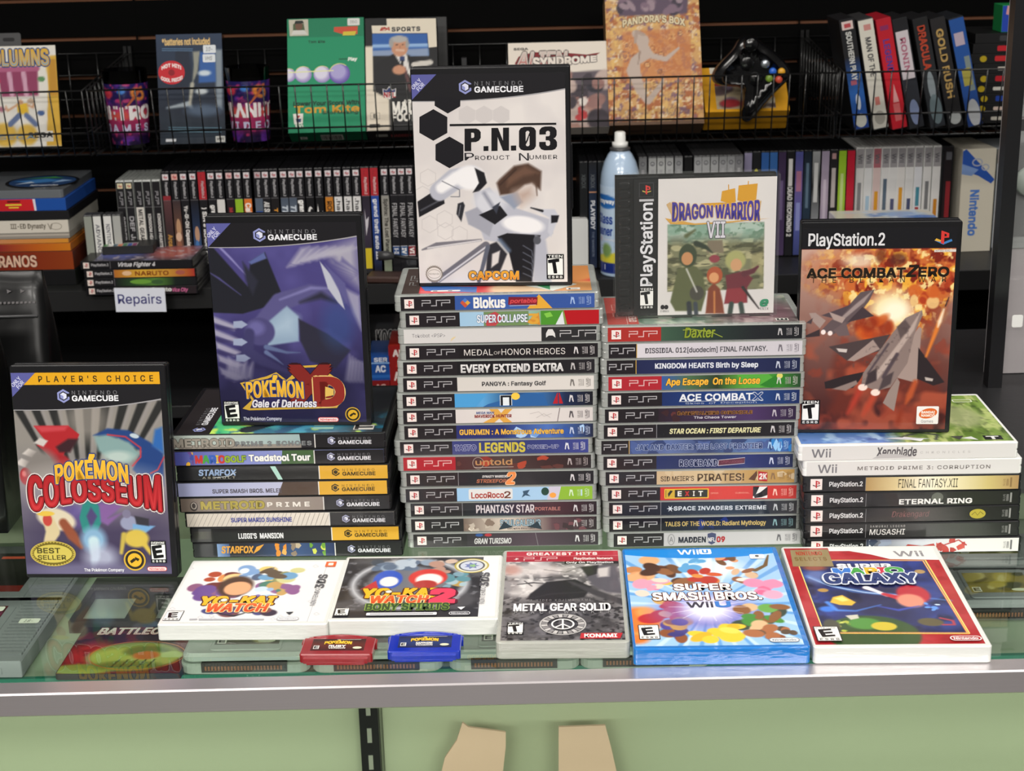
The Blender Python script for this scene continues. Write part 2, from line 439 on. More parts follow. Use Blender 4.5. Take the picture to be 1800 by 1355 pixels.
def gc_mark(a, x, y, s, c1='#8d93c8', c2='#d9dbee', bg='#17171b'):
    cx, cy = x + s / 2, y + s / 2; hexp = lambda r: [(cx + r * math.cos(R(90 + 60 * k)), cy + r * math.sin(R(90 + 60 * k))) for k in range(6)]
    a.poly(hexp(s * .55), c1); a.poly(hexp(s * .38), bg)
    a.rect(cx + s * .18, cy - s * .06, s * .34, s * .26, bg)
    h = hexp(s * .29)
    a.poly([(cx, cy), h[5], h[0], h[1]], c2); a.poly([(cx, cy), h[1], h[2], h[3]], c1); a.poly([(cx, cy), h[3], h[4], h[5]], c2)

def gc_word(a, x, y, w, h, c1='#77777c', c2='#e8e8ee'):
    a.text('NINTENDO', x, y + h * .6, w * .98, h * .36, c1, sp=1.5)
    a.text('GAMECUBE', x, y, w, h * .5, c2, bold=.03)

def esrb(a, x, y, w, h, letter, top):
    a.rect(x, y, w, h, '#111114'); a.rect(x + w * .06, y + h * .17, w * .88, h * .66, '#efefec')
    a.text(top, x + w * .08, y + h * .86, w * .84, h * .1, '#efefec', bold=.02)
    a.text(letter, x + w * .24, y + h * .24, w * .54, h * .5, '#111114', bold=.07, rot=8)
    a.text('ESRB', x + w * .1, y + h * .04, w * .8, h * .09, '#efefec', bold=.02, sp=1.3)

def esrb_w(a, x, y, w, h, letter, top='EVERYONE'):
    a.rect(x, y, w, h, '#2a2a2c'); a.rect(x + w * .04, y + h * .04, w * .92, h * .92, '#f2f2ee')
    a.text(top, x + w * .1, y + h * .84, w * .8, h * .09, '#2a2a2c')
    a.rect(x + w * .1, y + h * .2, w * .8, h * .02, '#2a2a2c')
    a.text(letter, x + w * .28, y + h * .3, w * .46, h * .46, '#161618', bold=.06, rot=8)
    a.text('ESRB', x + w * .12, y + h * .07, w * .76, h * .1, '#2a2a2c', bold=.02, sp=1.4)

def oval(a, x, y, w, h, c, bg, txt='Nintendo'):
    a.rrect(x, y, w, h, h * .48, c); a.rrect(x + h * .12, y + h * .12, w - h * .24, h * .76, h * .37, bg)
    a.text(txt, x + w * .12, y + h * .26, w * .76, h * .48, c, bold=.03)

def pad_icon(a, x, y, w, h, c):
    """little game pad turned upright"""
    a.poly([(x + w * .2, y + h), (x + w * .75, y + h * .92), (x + w, y + h * .05), (x + w * .8, y), (x + w * .62, y + h * .3), (x + w * .6, y + h * .62), (x + w * .4, y + h * .62), (x + w * .28, y + h * .3), (x + w * .2, y), (x, y + h * .08)], c)
# ================================================================ the setting
def struct(name, mb, mats):
    o = mb.obj(name, mats); o['kind'] = 'structure'; return o
struct('floor', MB().box(-3, -5.2, -1.0, 3, 2.3, -0.95), 'floor')
struct('ceiling', MB().box(-3, -5.2, 1.85, 3, 2.3, 1.9), 'ceil')
WY = 2.0                                   # face of the slat wall
w = MB(); w.box(-3, WY + 0.012, -0.95, 3, WY + 0.06, 1.85, 1)
g0 = 0.3065
edges = [g0 + 0.0715 * k for k in range(-4, 22)]
w.box(-3, WY, -0.95, 3, WY + 0.013, edges[0], 0)
for a, b in zip(edges[:-1], edges[1:]):
    w.box(-3, WY, a + 0.008, 3, WY + 0.013, b, 0)
for gx in (-1.9, -0.68, 0.56, 1.75): w.box(gx, WY - 0.0006, -0.9, gx + 0.003, WY + 0.002, 1.8, 0)
struct('wall_back', w, ['wall', 'mdf'])

# wall shelves
def wall_shelf(z, y0, label, lip):
    t = thing('wall_shelf', label, 'shelf', T(0, y0, z))
    MB().slab(5.0, WY - y0 - 0.002, 0.022, 0.001, 0.001, -0.0222, -2.5, 0).obj('board', 'shelf', t)
    if lip: MB().box(-2.5, -0.003, -0.034, 2.5, -0.0002, -0.0005).obj('front_strip', 'dark', t)
    for k in range(-2, 3):
        MB().prism([(0.02, 0), (WY - y0 - 0.004, 0), (WY - y0 - 0.004, -0.11), (WY - y0 - 0.03, -0.11), (0.02, -0.02)], 0.004, 0,
                   T=Matrix(((0, 0, 1, 0.93 * k + 0.2), (1, 0, 0, 0), (0, 1, 0, -0.0225), (0, 0, 0, 1)))).obj('bracket', 'steel', t)
    return t
SHZ, SHY = -0.075, 1.600
wall_shelf(SHZ, SHY, 'long black wall shelf carrying the upright row of game cases', True)
wall_shelf(-0.285, 1.60, 'lower black wall shelf in the dark holding card boxes', False)

# ================================================================ display counter
ct = thing('display_counter', 'glass topped display counter with brushed metal rail and pale green inside', 'counter', T(0, 0, 0))
MB().slab(3.2, 0.0198, 0.0195, 0.001, 0.0012, -0.0195, -1.6, 0.0470).obj('front_rail', 'alu', ct)
gt = MB(); gt.box(-1.6, 0.067, -0.006, 1.6, 0.60, 0.0)
gt.obj('glass_top', 'glass', ct)
MB().box(-1.6, 0.0505, -0.93, 1.6, 0.0545, -0.0196).obj('front_pane', 'pane', ct)
bp_ = MB().box(-1.6, 0.56, -0.93, -0.1468, 0.575, -0.012).box(-0.1460, 0.552, -0.93, 1.6, 0.567, -0.012)
bp_.obj('sliding_door', 'pale', ct)
sh = MB().box(-1.6, 0.246, -0.097, 1.6, 0.55, -0.090, 0).box(-1.6, 0.2415, -0.097, 1.6, 0.246, -0.090, 1)
MB().box(-1.6, 0.30, -0.417, 1.6, 0.55, -0.410).obj('lower_shelf', 'shelfgreen', ct)
sh.obj('inner_shelf', ['shelfgreen', 'edge'], ct)
MB().box(-1.6, 0.06, -0.94, 1.6, 0.6, -0.93).obj('case_floor', 'pale', ct)
stx = at(650, 1300, 0.535).x
st = MB().box(stx - 0.0105, 0.535, -0.93, stx + 0.0105, 0.5515, -0.012)
st_o = st.obj('shelf_upright', 'steel', ct)
sl = MB()
for k in range(26): sl.box(stx - 0.0025, 0.5343, -0.30 - 0.034 * k + 0.0, stx + 0.0025, 0.5349, -0.282 - 0.034 * k)
for k in range(6): sl.box(stx - 0.0025, 0.5343, -0.266 + 0.034 * k, stx + 0.0025, 0.5349, -0.248 + 0.034 * k)
sl.obj('slot', 'alu', st_o)

# thin tan cards added as stand-ins for leg-like shapes in the front glass
for pxs, txt in (([(776, 1357), (782, 1332), (803, 1301), (813, 1270), (823, 1278), (889, 1287), (889, 1313), (884, 1357)], 'flat tan stand-in card with a peaked top inside the counter, left of two'), ([(982, 1357), (982, 1278), (1064, 1275), (1075, 1317), (1084, 1357)], 'flat tan stand-in card with a straight top inside the counter, right of two')):
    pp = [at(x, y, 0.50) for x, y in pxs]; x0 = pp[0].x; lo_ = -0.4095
    t = thing('tan_stand_in', txt, 'bag', T(x0, 0.50, lo_), 'tan stand-in cards inside the counter')
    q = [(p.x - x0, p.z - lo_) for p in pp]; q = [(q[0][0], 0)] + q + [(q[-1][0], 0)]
    MB().prism(q[::-1], 0.003, 0, T=Matrix(((1, 0, 0, 0), (0, 0, 1, 0), (0, 1, 0, 0), (0, 0, 0, 1)))).obj('bag_body', 'tancard', t)

# ================================================================ game cases
_shell = {}
def shell_mesh(kind, w, d, h, r, mt):
    key = (kind, w, d, h, mt)
    if key not in _shell:
        b = MB(); e = 0.00035
        if mt.startswith('wrap'): b.slab(w, d, h, r, 0.0009)
        else:
            b.slab(w, d, h * 0.47, r, 0.0009); b.slab(w, d, h * 0.47, r, 0.0009, h * 0.53)
        b.slab(w - 2 * e, d - 2 * e, h * 0.1, r, 0.0002, h * 0.45, e, e)
        if kind == 'keep':                     # thumb notch side: a raised lip along the opening edge
            b.slab(0.004, d * 0.3, h * 0.3, 0.001, 0.0005, h * 0.35, w - 0.0028, d * 0.35)
        _shell[key] = b.mesh('case_shell', mt)
    return _shell[key]

KIND = {'dvd': (.135, .190, .0145, 'keep', .0022, 'black'), 'wii': (.135, .190, .0145, 'keep', .003, 'white'),
        'psp': (.104, .177, .0145, 'umd', .0042, 'clear')}

def game_case(kind, Mx, label, group=None, spine=None, front=None, shell=None, h=None, mat_='sleeve', name='game_case', dims=None):
    w, d, hh, k, r, mt = KIND[kind]
    if dims: w, d = dims
    h = h or hh; mt = shell or mt
    t = thing(name, label, 'game case', Mx, group)
    put('case_shell', shell_mesh(k, w, d, h, r, mt), t)
    if spine is not None:
        o = (d - spine.w / 1000) / 2 if not hasattr(spine, 'off') else spine.off
        spine.build('spine_insert', t, frame((-0.00006, d - o, (h - spine.h / 1000) / 2), (0, -1, 0), (0, 0, 1)), mat_)
    if front is not None:
        ox, oy = getattr(front, 'org', (0.0008, 0.0035))
        front.build('cover_insert', t, T(ox, oy, h + 0.00006), mat_)
    return t

def spine_up(xc, y, z, ln, rot):   # lying with the spine towards the customer, top of the case at the left
    return T(xc, y, z) @ RZ(rot) @ T(ln / 2, 0, 0) @ RZ(90)
def standing(x, y, z, yaw, lean, h):
    return T(x, y, z) @ RZ(yaw) @ T(0, h, 0) @ RX(90 - lean)

def do_items(a, items, X, S):
    H = a.h
    for it in items:
        k = it[0]
        if k == 't':
            _, s, x0, x1, y0, y1, c = it[:7]; o = it[7] if len(it) > 7 else {}
            a.text(s, X(x0), y0 * H, X(x1) - X(x0), (y1 - y0) * H, c, **o)
        elif k == 'r': a.rect(X(it[1]), it[3] * H, X(it[2]) - X(it[1]), (it[4] - it[3]) * H, it[5])
        elif k == 'g': a.hg(X(it[1]), it[3] * H, X(it[2]) - X(it[1]), (it[4] - it[3]) * H, *it[5:])
        elif k == 'p': a.poly([(X(x), y * H) for x, y in it[1]], it[2])
        elif k == 'e': a.ell(X(it[1]), it[2] * H, it[3] * S, it[4] * H, it[5])
        elif k == 'o': a.ring(X(it[1]), it[2] * H, it[3] * S, it[4] * H, it[5], it[6])
        elif k == 'rr': a.rrect(X(it[1]), it[3] * H, X(it[2]) - X(it[1]), (it[4] - it[3]) * H, it[6], it[5])
        elif k == 'l': a.line([(X(x), y * H) for x, y in it[1]], it[2], it[3])

def bl(seed, x0, x1, cols, n=14, rx=40, ry=.35):
    """irregular printed patches between two positions"""
    q = random.Random(seed); out = []
    for _ in range(n):
        cx, cy = q.uniform(x0, x1), q.uniform(.0, 1); k = q.randint(5, 8); e = []
        for i in range(k):
            a = 2 * PI * i / k; e.append((min(max(cx + q.uniform(.4, 1) * rx * math.cos(a), x0), x1), min(max(cy + q.uniform(.4, 1) * ry * math.sin(a), 0), 1)))
        out.append(('p', e, q.choice(cols)))
    return out

W_, K_, RD = '#e6e0e2', '#211d21', '#9b1f2b'
def psp_spine(L, Rr, band, div, bg, items, tail, mark=True):
    a = Art(167.5, 12.6); a.off = 0.0055; S = 177.0 / (Rr - L)
    X = lambda px: (px - L) * S - 5.5
    bgs = bg if isinstance(bg, (list, tuple)) else (bg, bg)
    a.rect(0, 0, a.w, a.h, band)
    a.hg(X(div), 0, a.w - X(div), a.h, *bgs)
    if band == K_ and bgs[0] in (K_, '#1b1b20', '#1c1c22', '#1a1d28', '#222025'): a.rect(X(div) - .2, 0, .45, a.h, '#8b8b90')
    x = X(L + 60)
    if mark:
        ps_mark(a, x + 2.2, 2.2, 8.2); psp_word(a, x + 17.5, 4.2, 24, 4.8, '#a8a6aa' if band == K_ else '#d8b0ae', .8)
    else:
        psp_word(a, x + 1.2, 4.2, 20, 4.8, '#a8a6aa', .8); a.rect(X(div) - .5, 0, .6, a.h, '#c9a24a')
    do_items(a, items, X, S)
    if tail:
        e = 177 - 5.5
        pad_icon(a, e - 25, 3.2, 4.2, 6.6, tail); a.text('ULUS', e - 17.6, 3.4, 2.2, 6.2, tail, rot=90); a.rect(e - 14.6, 3.4, 1.6, 6.2, tail)
        a.rect(e - 14.2, 3.4, .8, 6.2, bgs[-1] if isinstance(bgs[-1], str) else K_)
        a.text('UMD', e - 10.8, 2.6, 2.6, 7.8, tail, rot=90); a.rect(e - 7.6, 3.2, .5, 6.6, tail)
    return a

OUT = lambda c, w: {'out': (c, w)}
TP = 0.0148                                # stacking pitch
RA, RB = 'spine of a clear case', ''
colA = [  # bottom to top: L, R, band, divider, background, items, tail colour, what the label says
 (170, 1700, K_, 640, ['#2a262c', '#4a3a46', '#2c262c'], [('t', 'GRAN TURISMO', 697, 985, .2, .62, '#c9c6c8', dict(bold=.03, shear=.2)), ('e', 735, .88, 30, .12, '#2b4f8c'), ('e', 805, .88, 28, .12, '#a8323c'), ('l', [(1175, 1), (1195, 0)], .4, '#8a848a')], '#d0ccd0', 'dark plum spine, small red and blue patch above slanted grey letters'),
 (150, 1690, K_, 610, ['#6b5a52', '#cbbbb0', '#5a4048', '#241c22'], bl(4, 620, 900, ['#b5a79c', '#7d6a60', '#d8cabe'], 10) + bl(5, 1300, 1640, ['#6a4048', '#3a2a30'], 8) + [('t', 'SOULCALIBUR', 900, 1215, .38, .86, '#93a8b8', dict(bold=.04, out=('#1b2430', .05))), ('p', [(885, .1), (930, .75), (960, .5), (1000, .3)], '#27333f'), ('p', [(1225, .1), (1190, .75), (1160, .5), (1110, .3)], '#27333f'), ('t', 'BROKEN DESTINY', 955, 1170, .12, .24, '#3a2f34')], '#b9b0b4', 'smoky beige and maroon spine with a winged blue grey title'),
 (145, 1690, K_, 600, ['#1b1b20', '#2a2c3c', '#4a3038', '#221c24'], [('t', 'PHANTASY STAR', 710, 1165, .22, .82, '#d9d2d6', dict(bold=.02, out=('#5a4a5c', .06))), ('t', 'PORTABLE', 1172, 1370, .36, .62, '#b77a74', dict(bold=.02))], '#d0ccd0', 'dark spine with pale ornate outlined lettering and a rosy last word'),
 (108, 1655, K_, 558, ['#9cc3e6', '#a9cbe8'], [('p', [(1375, 1), (1375 - 25, 0), (1620, 0), (1620, 1)], '#8bb53a'), ('p', [(1280, 1), (1375, 1), (1350, 0), (1265, 0)], '#c9c4d6'), ('rr', 650, 995, .1, .92, '#dcdcdc', 1.4), ('t', 'LocoRoco', 672, 925, .22, .66, '#a5423a', dict(bold=.03)), ('t', '2', 930, 978, .2, .7, '#6a3a30', dict(bold=.02)), ('e', 1310, .35, 26, .2, '#efa24a'), ('p', [(1075, .7), (1130, .8), (1110, .5), (1135, .3), (1095, .38), (1065, .2), (1080, .5)], '#38536b'), ('e', 1250, .65, 30, .3, '#25453a')], '#cfe6c0', 'sky blue spine with white title box and green end'),
 (112, 1665, K_, 568, ['#1c1c22', '#2e2c30', '#1f1d22'], [('t', 'DYNASTY WARRIORS', 758, 960, .58, .76, '#d8d4d4', dict(bold=.03, shear=.2)), ('t', 'STRIKEFORCE', 712, 1000, .2, .46, '#b06a50', dict(bold=.03, shear=.2)), ('t', '2', 945, 1015, .1, .98, '#e58a4c', dict(bold=.05, shear=.2, out=('#f6d9b8', .03)))], '#d0ccd0', 'black spine with a glowing orange figure 2'),
 (92, 1640, '#a8202c', 548, ['#4a2426', '#4a3a38', '#3a2526', '#262022'], bl(6, 560, 1400, ['#8a2f28', '#5a3430', '#a8442f'], 10, 60, .3) + [('o', 725, .5, 45, .45, .6, '#9a8a80'), ('t', 'untold', 705, 990, .35, .78, '#b98a5c', dict(bold=.02)), ('l', [(690, .18), (1000, .18)], .5, '#b9a8a0')], '#b0a4a4', 'red and black spine with dull orange emblem'),
 (60, 1625, K_, 520, ['#3a3f78', '#343c70', '#3d4488'], [('t', 'TAITO', 540, 705, .3, .7, '#3a3f78', dict(bold=.03, shear=.1, out=('#c4c8e0', .045))), ('t', 'LEGENDS', 735, 1090, .14, .84, '#c8b84a', dict(bold=.06)), ('t', 'POWER-UP', 1115, 1355, .36, .62, '#3a3f78', dict(bold=.04, out=('#c4c8e0', .05)))], '#d5d5e0', 'navy blue spine with big block yellow lettering'),
 (92, 1665, K_, 552, ['#2a2f6a', '#27306c', '#4c6fb8', '#20243a'], bl(7, 980, 1560, ['#6f9ad6', '#3656a0', '#a9c9ee'], 9, 60, .4) + [('t', 'GURUMIN : A Monstrous Adventure', 578, 1395, .3, .68, '#e9b548', dict(bold=.04, out=('#2a2350', .03)))], '#b9c4e0', 'dark blue spine with a long line of golden lettering'),
 (88, 1658, K_, 548, ['#d3ccca', '#dcd6d2', '#cfc8c6'], [('p', [(810, 1), (880, 1), (905, .7), (935, 1), (995, 1), (935, .45), (990, 0), (920, 0), (890, .3), (850, 0), (760, 0), (860, .5)], '#d9a24a'), ('t', 'MEGA MAN', 710, 850, .66, .82, '#4a5a8c', dict(bold=.03, shear=.2)), ('t', 'MAVERICK HUNTER', 697, 985, .38, .6, '#8a3430', dict(bold=.05, shear=.1)), ('l', [(1130, .6), (1200, .75), (1240, .4), (1300, .6)], .3, '#a9a2a2'), ('l', [(1180, .3), (1240, .6), (1290, .3)], .3, '#a9a2a2'), ('l', [(1365, 1), (1345, 0)], .5, '#5a4a50')], '#5a5458', 'off white spine with an orange X-shaped flare'),
 (82, 1660, K_, 540, ['#3c87c4', '#5aa0d6', '#1d3a6a', '#3c6ea8', '#1e2a4a', '#17171c'], [('p', [(540, 1), (800, 1), (700, .0), (540, 0)], '#4c9ad2'), ('p', [(800, .2), (1100, .95), (1240, .9), (1275, 0), (760, 0)], '#2d5f9c'), ('r', 895, 990, .08, .85, '#dfe6ea'), ('r', 900, 985, .68, .82, '#191b22'), ('r', 900, 918, .08, .82, '#191b22'), ('r', 968, 985, .08, .82, '#191b22'), ('star', ), ('e', 1018, .75, 34, .26, '#f0c64c'), ('p', [(1310, .15), (1345, .95), (1350, .95), (1350, .15)], '#b0222e'), ('p', [(1358, .95), (1364, .95), (1390, .15), (1358, .15)], '#b0222e')], '#d0ccd0', 'bright blue spine with boxy n and gold plus'),
 (85, 1668, K_, 560, ['#d0cbc6', '#d6d1cc'], [('t', 'PANGYA : Fantasy Golf', 755, 1255, .28, .66, '#4c4a4c', dict(bold=.03))], '#77726f', 'plain pale grey spine with centred dark lettering'),
 (85, 1675, K_, 558, ['#1c1a1e', '#222025'], [('t', 'EVERY EXTEND EXTRA', 590, 1390, .2, .74, '#e4e2e2', dict(bold=.05, vg='#a9a7a9'))], '#b9b5b6', 'black spine with heavy silver capitals'),
 (110, 1695, K_, 575, ['#1d1a1d', '#1f1c1f'], [('t', 'MEDAL', 615, 840, .25, .68, '#d8d2ce', dict(bold=.0)), ('t', 'OF', 848, 900, .3, .52, '#c8c2be'), ('t', 'HONOR HEROES', 908, 1405, .25, .7, '#d8d2ce', dict(bold=.0))], '#cfcacb', 'black spine with thin wide spaced white capitals'),
 (88, 1690, '#cfccca', 1222, ['#2b2a2c', '#2b2a2c'], [('r', 138, 1222, 0, 1, '#cfcccb'), ('t', 'Tokobot <PSP>', 203, 465, .42, .68, '#77757a'), ('p', [(1258, .25), (1258, .55), (1275, .85), (1310, .85), (1328, .55), (1332, .25), (1310, .4), (1280, .4)], '#d9d7d6'), ('psp', 1370, 1650, '#b5b3b5'), ('p', [(505, .1), (535, .3), (550, .45), (530, .42), (512, .3)], '#d8c49a')], None, 'turned around with blank white spine and black end'),
 (110, 1705, K_, 582, ['#9cc0dc', '#a9cadf', '#7aa04c', '#8a5a3a'], [('p', [(770, 1), (1120, 1), (1120, 0), (770, 0)], '#6f8a5a'), ('p', [(770, .7), (860, 1), (930, .6), (860, 0), (790, 0)], '#b8464a'), ('p', [(1215, 1), (1390, 1), (1330, 0), (1215, 0)], '#4c8f2f'), ('p', [(1240, .8), (1290, .9), (1310, .6), (1260, .5)], '#7fc04a'), ('p', [(1395, 1), (1680, 1), (1680, 0), (1420, 0)], '#b01820'), ('p', [(1385, .95), (1330, 0), (1400, 0)], '#d8dde0'), ('p', [(1100, .2), (1200, .9), (1210, 0)], '#d08a34'), ('t', 'SUPER COLLAPSE', 718, 1110, .24, .78, '#e9ecf2', dict(bold=.03, out=('#31507f', .06))), ('t', '3', 1120, 1195, .1, .78, '#d9a13c', dict(bold=.05))], None, 'light blue, green and red spine with tall white letters'),
 (60, 1680, K_, 540, ['#35559c', '#3c5fa8', '#3a569c'], [('p', [(1110, 0), (1205, 1), (1310, 0)], '#e0a63a'), ('p', [(1310, 0), (1205, 1), (1400, 1), (1640, 0)], '#35539a'), ('p', [(582, .5), (620, .85), (662, .5), (620, .15)], '#d8a33e'), ('p', [(582, .5), (600, .68), (640, .33), (620, .15)], '#c4543a'), ('p', [(600, .68), (620, .85), (640, .67), (620, .5)], '#4a79c4'), ('t', 'Blokus', 690, 935, .12, .84, '#eceae6', dict(bold=.06)), ('p', [(965, .85), (1195, .8), (1190, .25), (960, .3)], '#7c1f2c'), ('t', 'portable', 975, 1185, .35, .7, '#d0484e', dict(bold=.04, shear=.2)), ('l', [(970, .22), (1180, .26)], .35, '#d9d5d5')], '#9fb6e0', 'blue spine with chunky white title and orange triangle'),
]
colB = [
 (115, 1690, K_, 565, ['#b5b2b6', '#c2bfc2'], [('t', 'MADDEN', 685, 900, .25, .66, '#2a2c3a', dict(bold=.06)), ('p', [(915, .62), (915, .9), (948, .98), (982, .9), (982, .62), (975, .2), (948, .05), (922, .2)], '#44486a'), ('t', 'NFL', 922, 975, .3, .6, '#d8d2d4', dict(bold=.04)), ('t', '09', 990, 1052, .25, .66, '#a8242e', dict(bold=.06)), ('o', 625, .5, 28, .42, .4, '#77757a'), ('t', 'A', 610, 640, .3, .7, '#77757a')], '#66646a', 'silver spine carrying a small shield badge'),
 (85, 1655, K_, 545, ['#1b1b20', '#1d2540', '#16171e'], bl(9, 830, 1080, ['#27367a', '#1e2a5c'], 6) + [('t', 'TALES OF THE WORLD: Radiant Mythology', 578, 1378, .26, .7, '#c9ad6c', dict(bold=.02))], '#7fa0a8', 'black and blue spine with tall narrow golden lettering'),
 (85, 1658, K_, 545, ['#1a1d28', '#22303f', '#171a22'], [('star6', 620), ('t', 'SPACE INVADERS EXTREME', 650, 1380, .36, .66, '#cfd3d8', dict(bold=.035, sp=1.05))], '#c0c4c8', 'dark slate spine with wide futuristic pale letters'),
 (75, 1655, K_, 540, ['#c2352f', '#cf3e36', '#bf2f2b'], [('rr', 572, 925, .12, .86, '#e0b338', .6), ('r', 582, 915, .2, .78, '#26241c'), ('r', 586, 655, .2, .78, '#c9a536'), ('p', [(605, .25), (640, .7), (620, .75), (600, .5)], '#221f18'), ('t', 'E', 680, 708, .32, .66, '#eeeae0', dict(bold=.05)), ('t', 'X', 738, 768, .32, .66, '#b8302c', dict(bold=.05)), ('t', 'I', 800, 812, .32, .66, '#eeeae0', dict(bold=.05)), ('t', 'T', 845, 876, .32, .66, '#eeeae0', dict(bold=.05)), ('t', 'SPEED.', 940, 1005, .44, .56, '#f0b49a'), ('t', 'SURVIVAL.', 1135, 1250, .44, .56, '#f0b49a'), ('r', 1275, 1390, .08, .95, '#e8e4e0'), ('p', [(1275, .95), (1325, .95), (1300, .4), (1275, .2)], '#1c1a1e'), ('p', [(1330, .5), (1390, .95), (1390, .3), (1345, .15), (1290, .08), (1280, .3)], '#1c1a1e')], '#f0c4b4', 'red spine with a yellow framed black sign'),
 (58, 1640, K_, 513, ['#c3a884', '#cdb48c', '#b8935a', '#b58e4e'], bl(10, 520, 1640, ['#bfa47c', '#cdb692', '#b99d70'], 12, 60, .4) + [('t', "SID MEIER'S", 545, 808, .25, .62, '#4a3626', dict(bold=.01)), ('t', 'PIRATES!', 838, 1205, .22, .76, '#4a3626', dict(bold=.015)), ('p', [(1240, .3), (1275, .65), (1305, .95), (1310, .6), (1290, .2)], '#5a3a28'), ('p', [(1318, .2), (1318, .9), (1390, .8), (1390, .12)], '#b0232c'), ('t', '2K', 1328, 1385, .3, .72, '#efe2dc', dict(bold=.05))], '#8a6a4a', 'parchment tan spine with brown lettering'),
 (38, 1630, K_, 510, ['#1d2a5a', '#1c2850', '#22306a', '#16204a'], [('t', 'ROCKBAND', 695, 995, .2, .66, '#1c2850', dict(bold=.04, out=('#c8cce0', .05))), ('p', [(1000, .2), (1005, .62), (1212, .78), (1210, .35)], '#5a2a3c'), ('l', [(1000, .2), (1005, .62), (1212, .78), (1210, .35), (1000, .2)], .5, '#c8c0c8'), ('t', 'UNPLUGGED', 1025, 1195, .4, .58, '#8a4a58')], '#c0c6dc', 'deep blue spine with white outlined letters'),
 (30, 1610, K_, 300, ['#3c4a78', '#5a6c9c', '#34426a', '#5a78a8', '#2c5aa0'], bl(11, 310, 1500, ['#4a5c90', '#6f84b4', '#33416c'], 14, 80, .5) + bl(12, 1400, 1590, ['#2f7ac0', '#8fc4ee', '#1b3c6c'], 8, 26, .6) + [('t', 'JAK AND DAXTER: THE LOST FRONTIER', 352, 1345, .3, .68, '#3a4a78', dict(bold=.05, out=('#b9c4dc', .04)))], '#9fc0e4', 'steel blue painterly spine with outlined long title'),
 (52, 1630, K_, 516, ['#1b1b20', '#222025'], [('t', 'STAR OCEAN : FIRST DEPARTURE', 618, 1332, .3, .66, '#ded9a8', dict(bold=.04, shear=.2))], '#c6c2c4', 'black spine with slanted cream capitals'),
 (60, 1645, K_, 530, ['#2a1f28', '#3a2a44', '#4a3560', '#2c2038'], bl(13, 540, 700, ['#5a3030', '#3a2428'], 5) + [('t', 'DARKSTALKERS CHRONICLE', 682, 1265, .5, .72, '#3c2418', dict(bold=.04, out=('#c08848', .05))), ('t', 'The Chaos Tower', 808, 1140, .2, .38, '#c9c3cc', dict(bold=.02))], '#b5adb8', 'dark purple spine with two lines, the upper orange'),
 (75, 1680, K_, 555, ['#1d2f60', '#1f3a74', '#27457e', '#1b2a58'], [('t', 'ACE COMBAT', 695, 1270, .34, .82, '#e2e5ea', dict(bold=.03)), ('t', 'X', 1275, 1352, .3, .84, '#27457e', dict(bold=.02, out=('#d8dce4', .05))), ('l', [(690, .3), (1350, .3)], .35, '#d8dce4'), ('t', 'Skies  of  Deception', 740, 1305, .06, .24, '#aeb8cc')], '#c6cdda', 'blue spine with large white capitals over a thin rule'),
 (75, 1695, '#a82832', 550, ['#3a5a9a', '#4a6a4a', '#2c3a2a', '#5aa03c', '#3d8a30', '#26402a'], [('p', [(1150, 1), (1400, 1), (1480, .4), (1330, 0), (1180, .2)], '#55a53e'), ('p', [(1330, .2), (1480, 1), (1560, .5), (1430, 0)], '#2f7a2c'), ('e', 1490, .85, 24, .2, '#d8cf6a'), ('t', 'Ape Escape  On the Loose', 585, 1332, .2, .8, '#f0b43c', dict(bold=.04, shear=.12, out=('#2c2a2a', .04)))], '#c6c8bc', 'red, blue and green spine with playful orange lettering'),
 (65, 1685, K_, 350, ['#22284c', '#2a3158', '#262c52', '#1d2444'], [('t', 'KINGDOM HEARTS Birth by Sleep', 500, 1315, .28, .74, '#dcdfe8', dict(bold=.03))], '#b9bed0', 'indigo spine with bold white lettering'),
 (80, 1705, K_, 355, ['#d2cdd4', '#cac5cc', '#c8c3ca'], [('t', 'DISSIDIA. 012[duodecim] FINAL FANTASY.', 422, 1390, .26, .7, '#4f4d54', dict(bold=.02))], '#77727a', 'lilac white spine with one long grey line of text'),
 (75, 1700, '#a5302c', 548, ['#3f5a48', '#2b3a34', '#23262a', '#1d1e22'], [('t', 'Daxter', 735, 975, .2, .9, '#8a9a34', dict(bold=.02, shear=.15, out=('#39421c', .04))), ('l', [(720, .75), (800, .8), (950, .55), (1035, .2)], .7, '#93a03c')], '#b5b2b4', 'red ended dark green spine with curly olive title'),
]

def star_fix(a, items, X, S):
    out = []
    for it in items:
        if it[0] == 'star': a.star(X(1018), .75 * a.h, 4.6, 1.5, 4, '#f6d98a', 90)
        elif it[0] == 'star6': a.star(X(it[1]), .5 * a.h, 3.4, 1.2, 6, '#cfd3d8')
        elif it[0] == 'psp': psp_word(a, X(it[1]), 4, X(it[2]) - X(it[1]), 5.2, it[3], .8)
        else: out.append(it)
    return out
_di = do_items
def do_items(a, items, X, S): _di(a, star_fix(a, items, X, S), X, S)

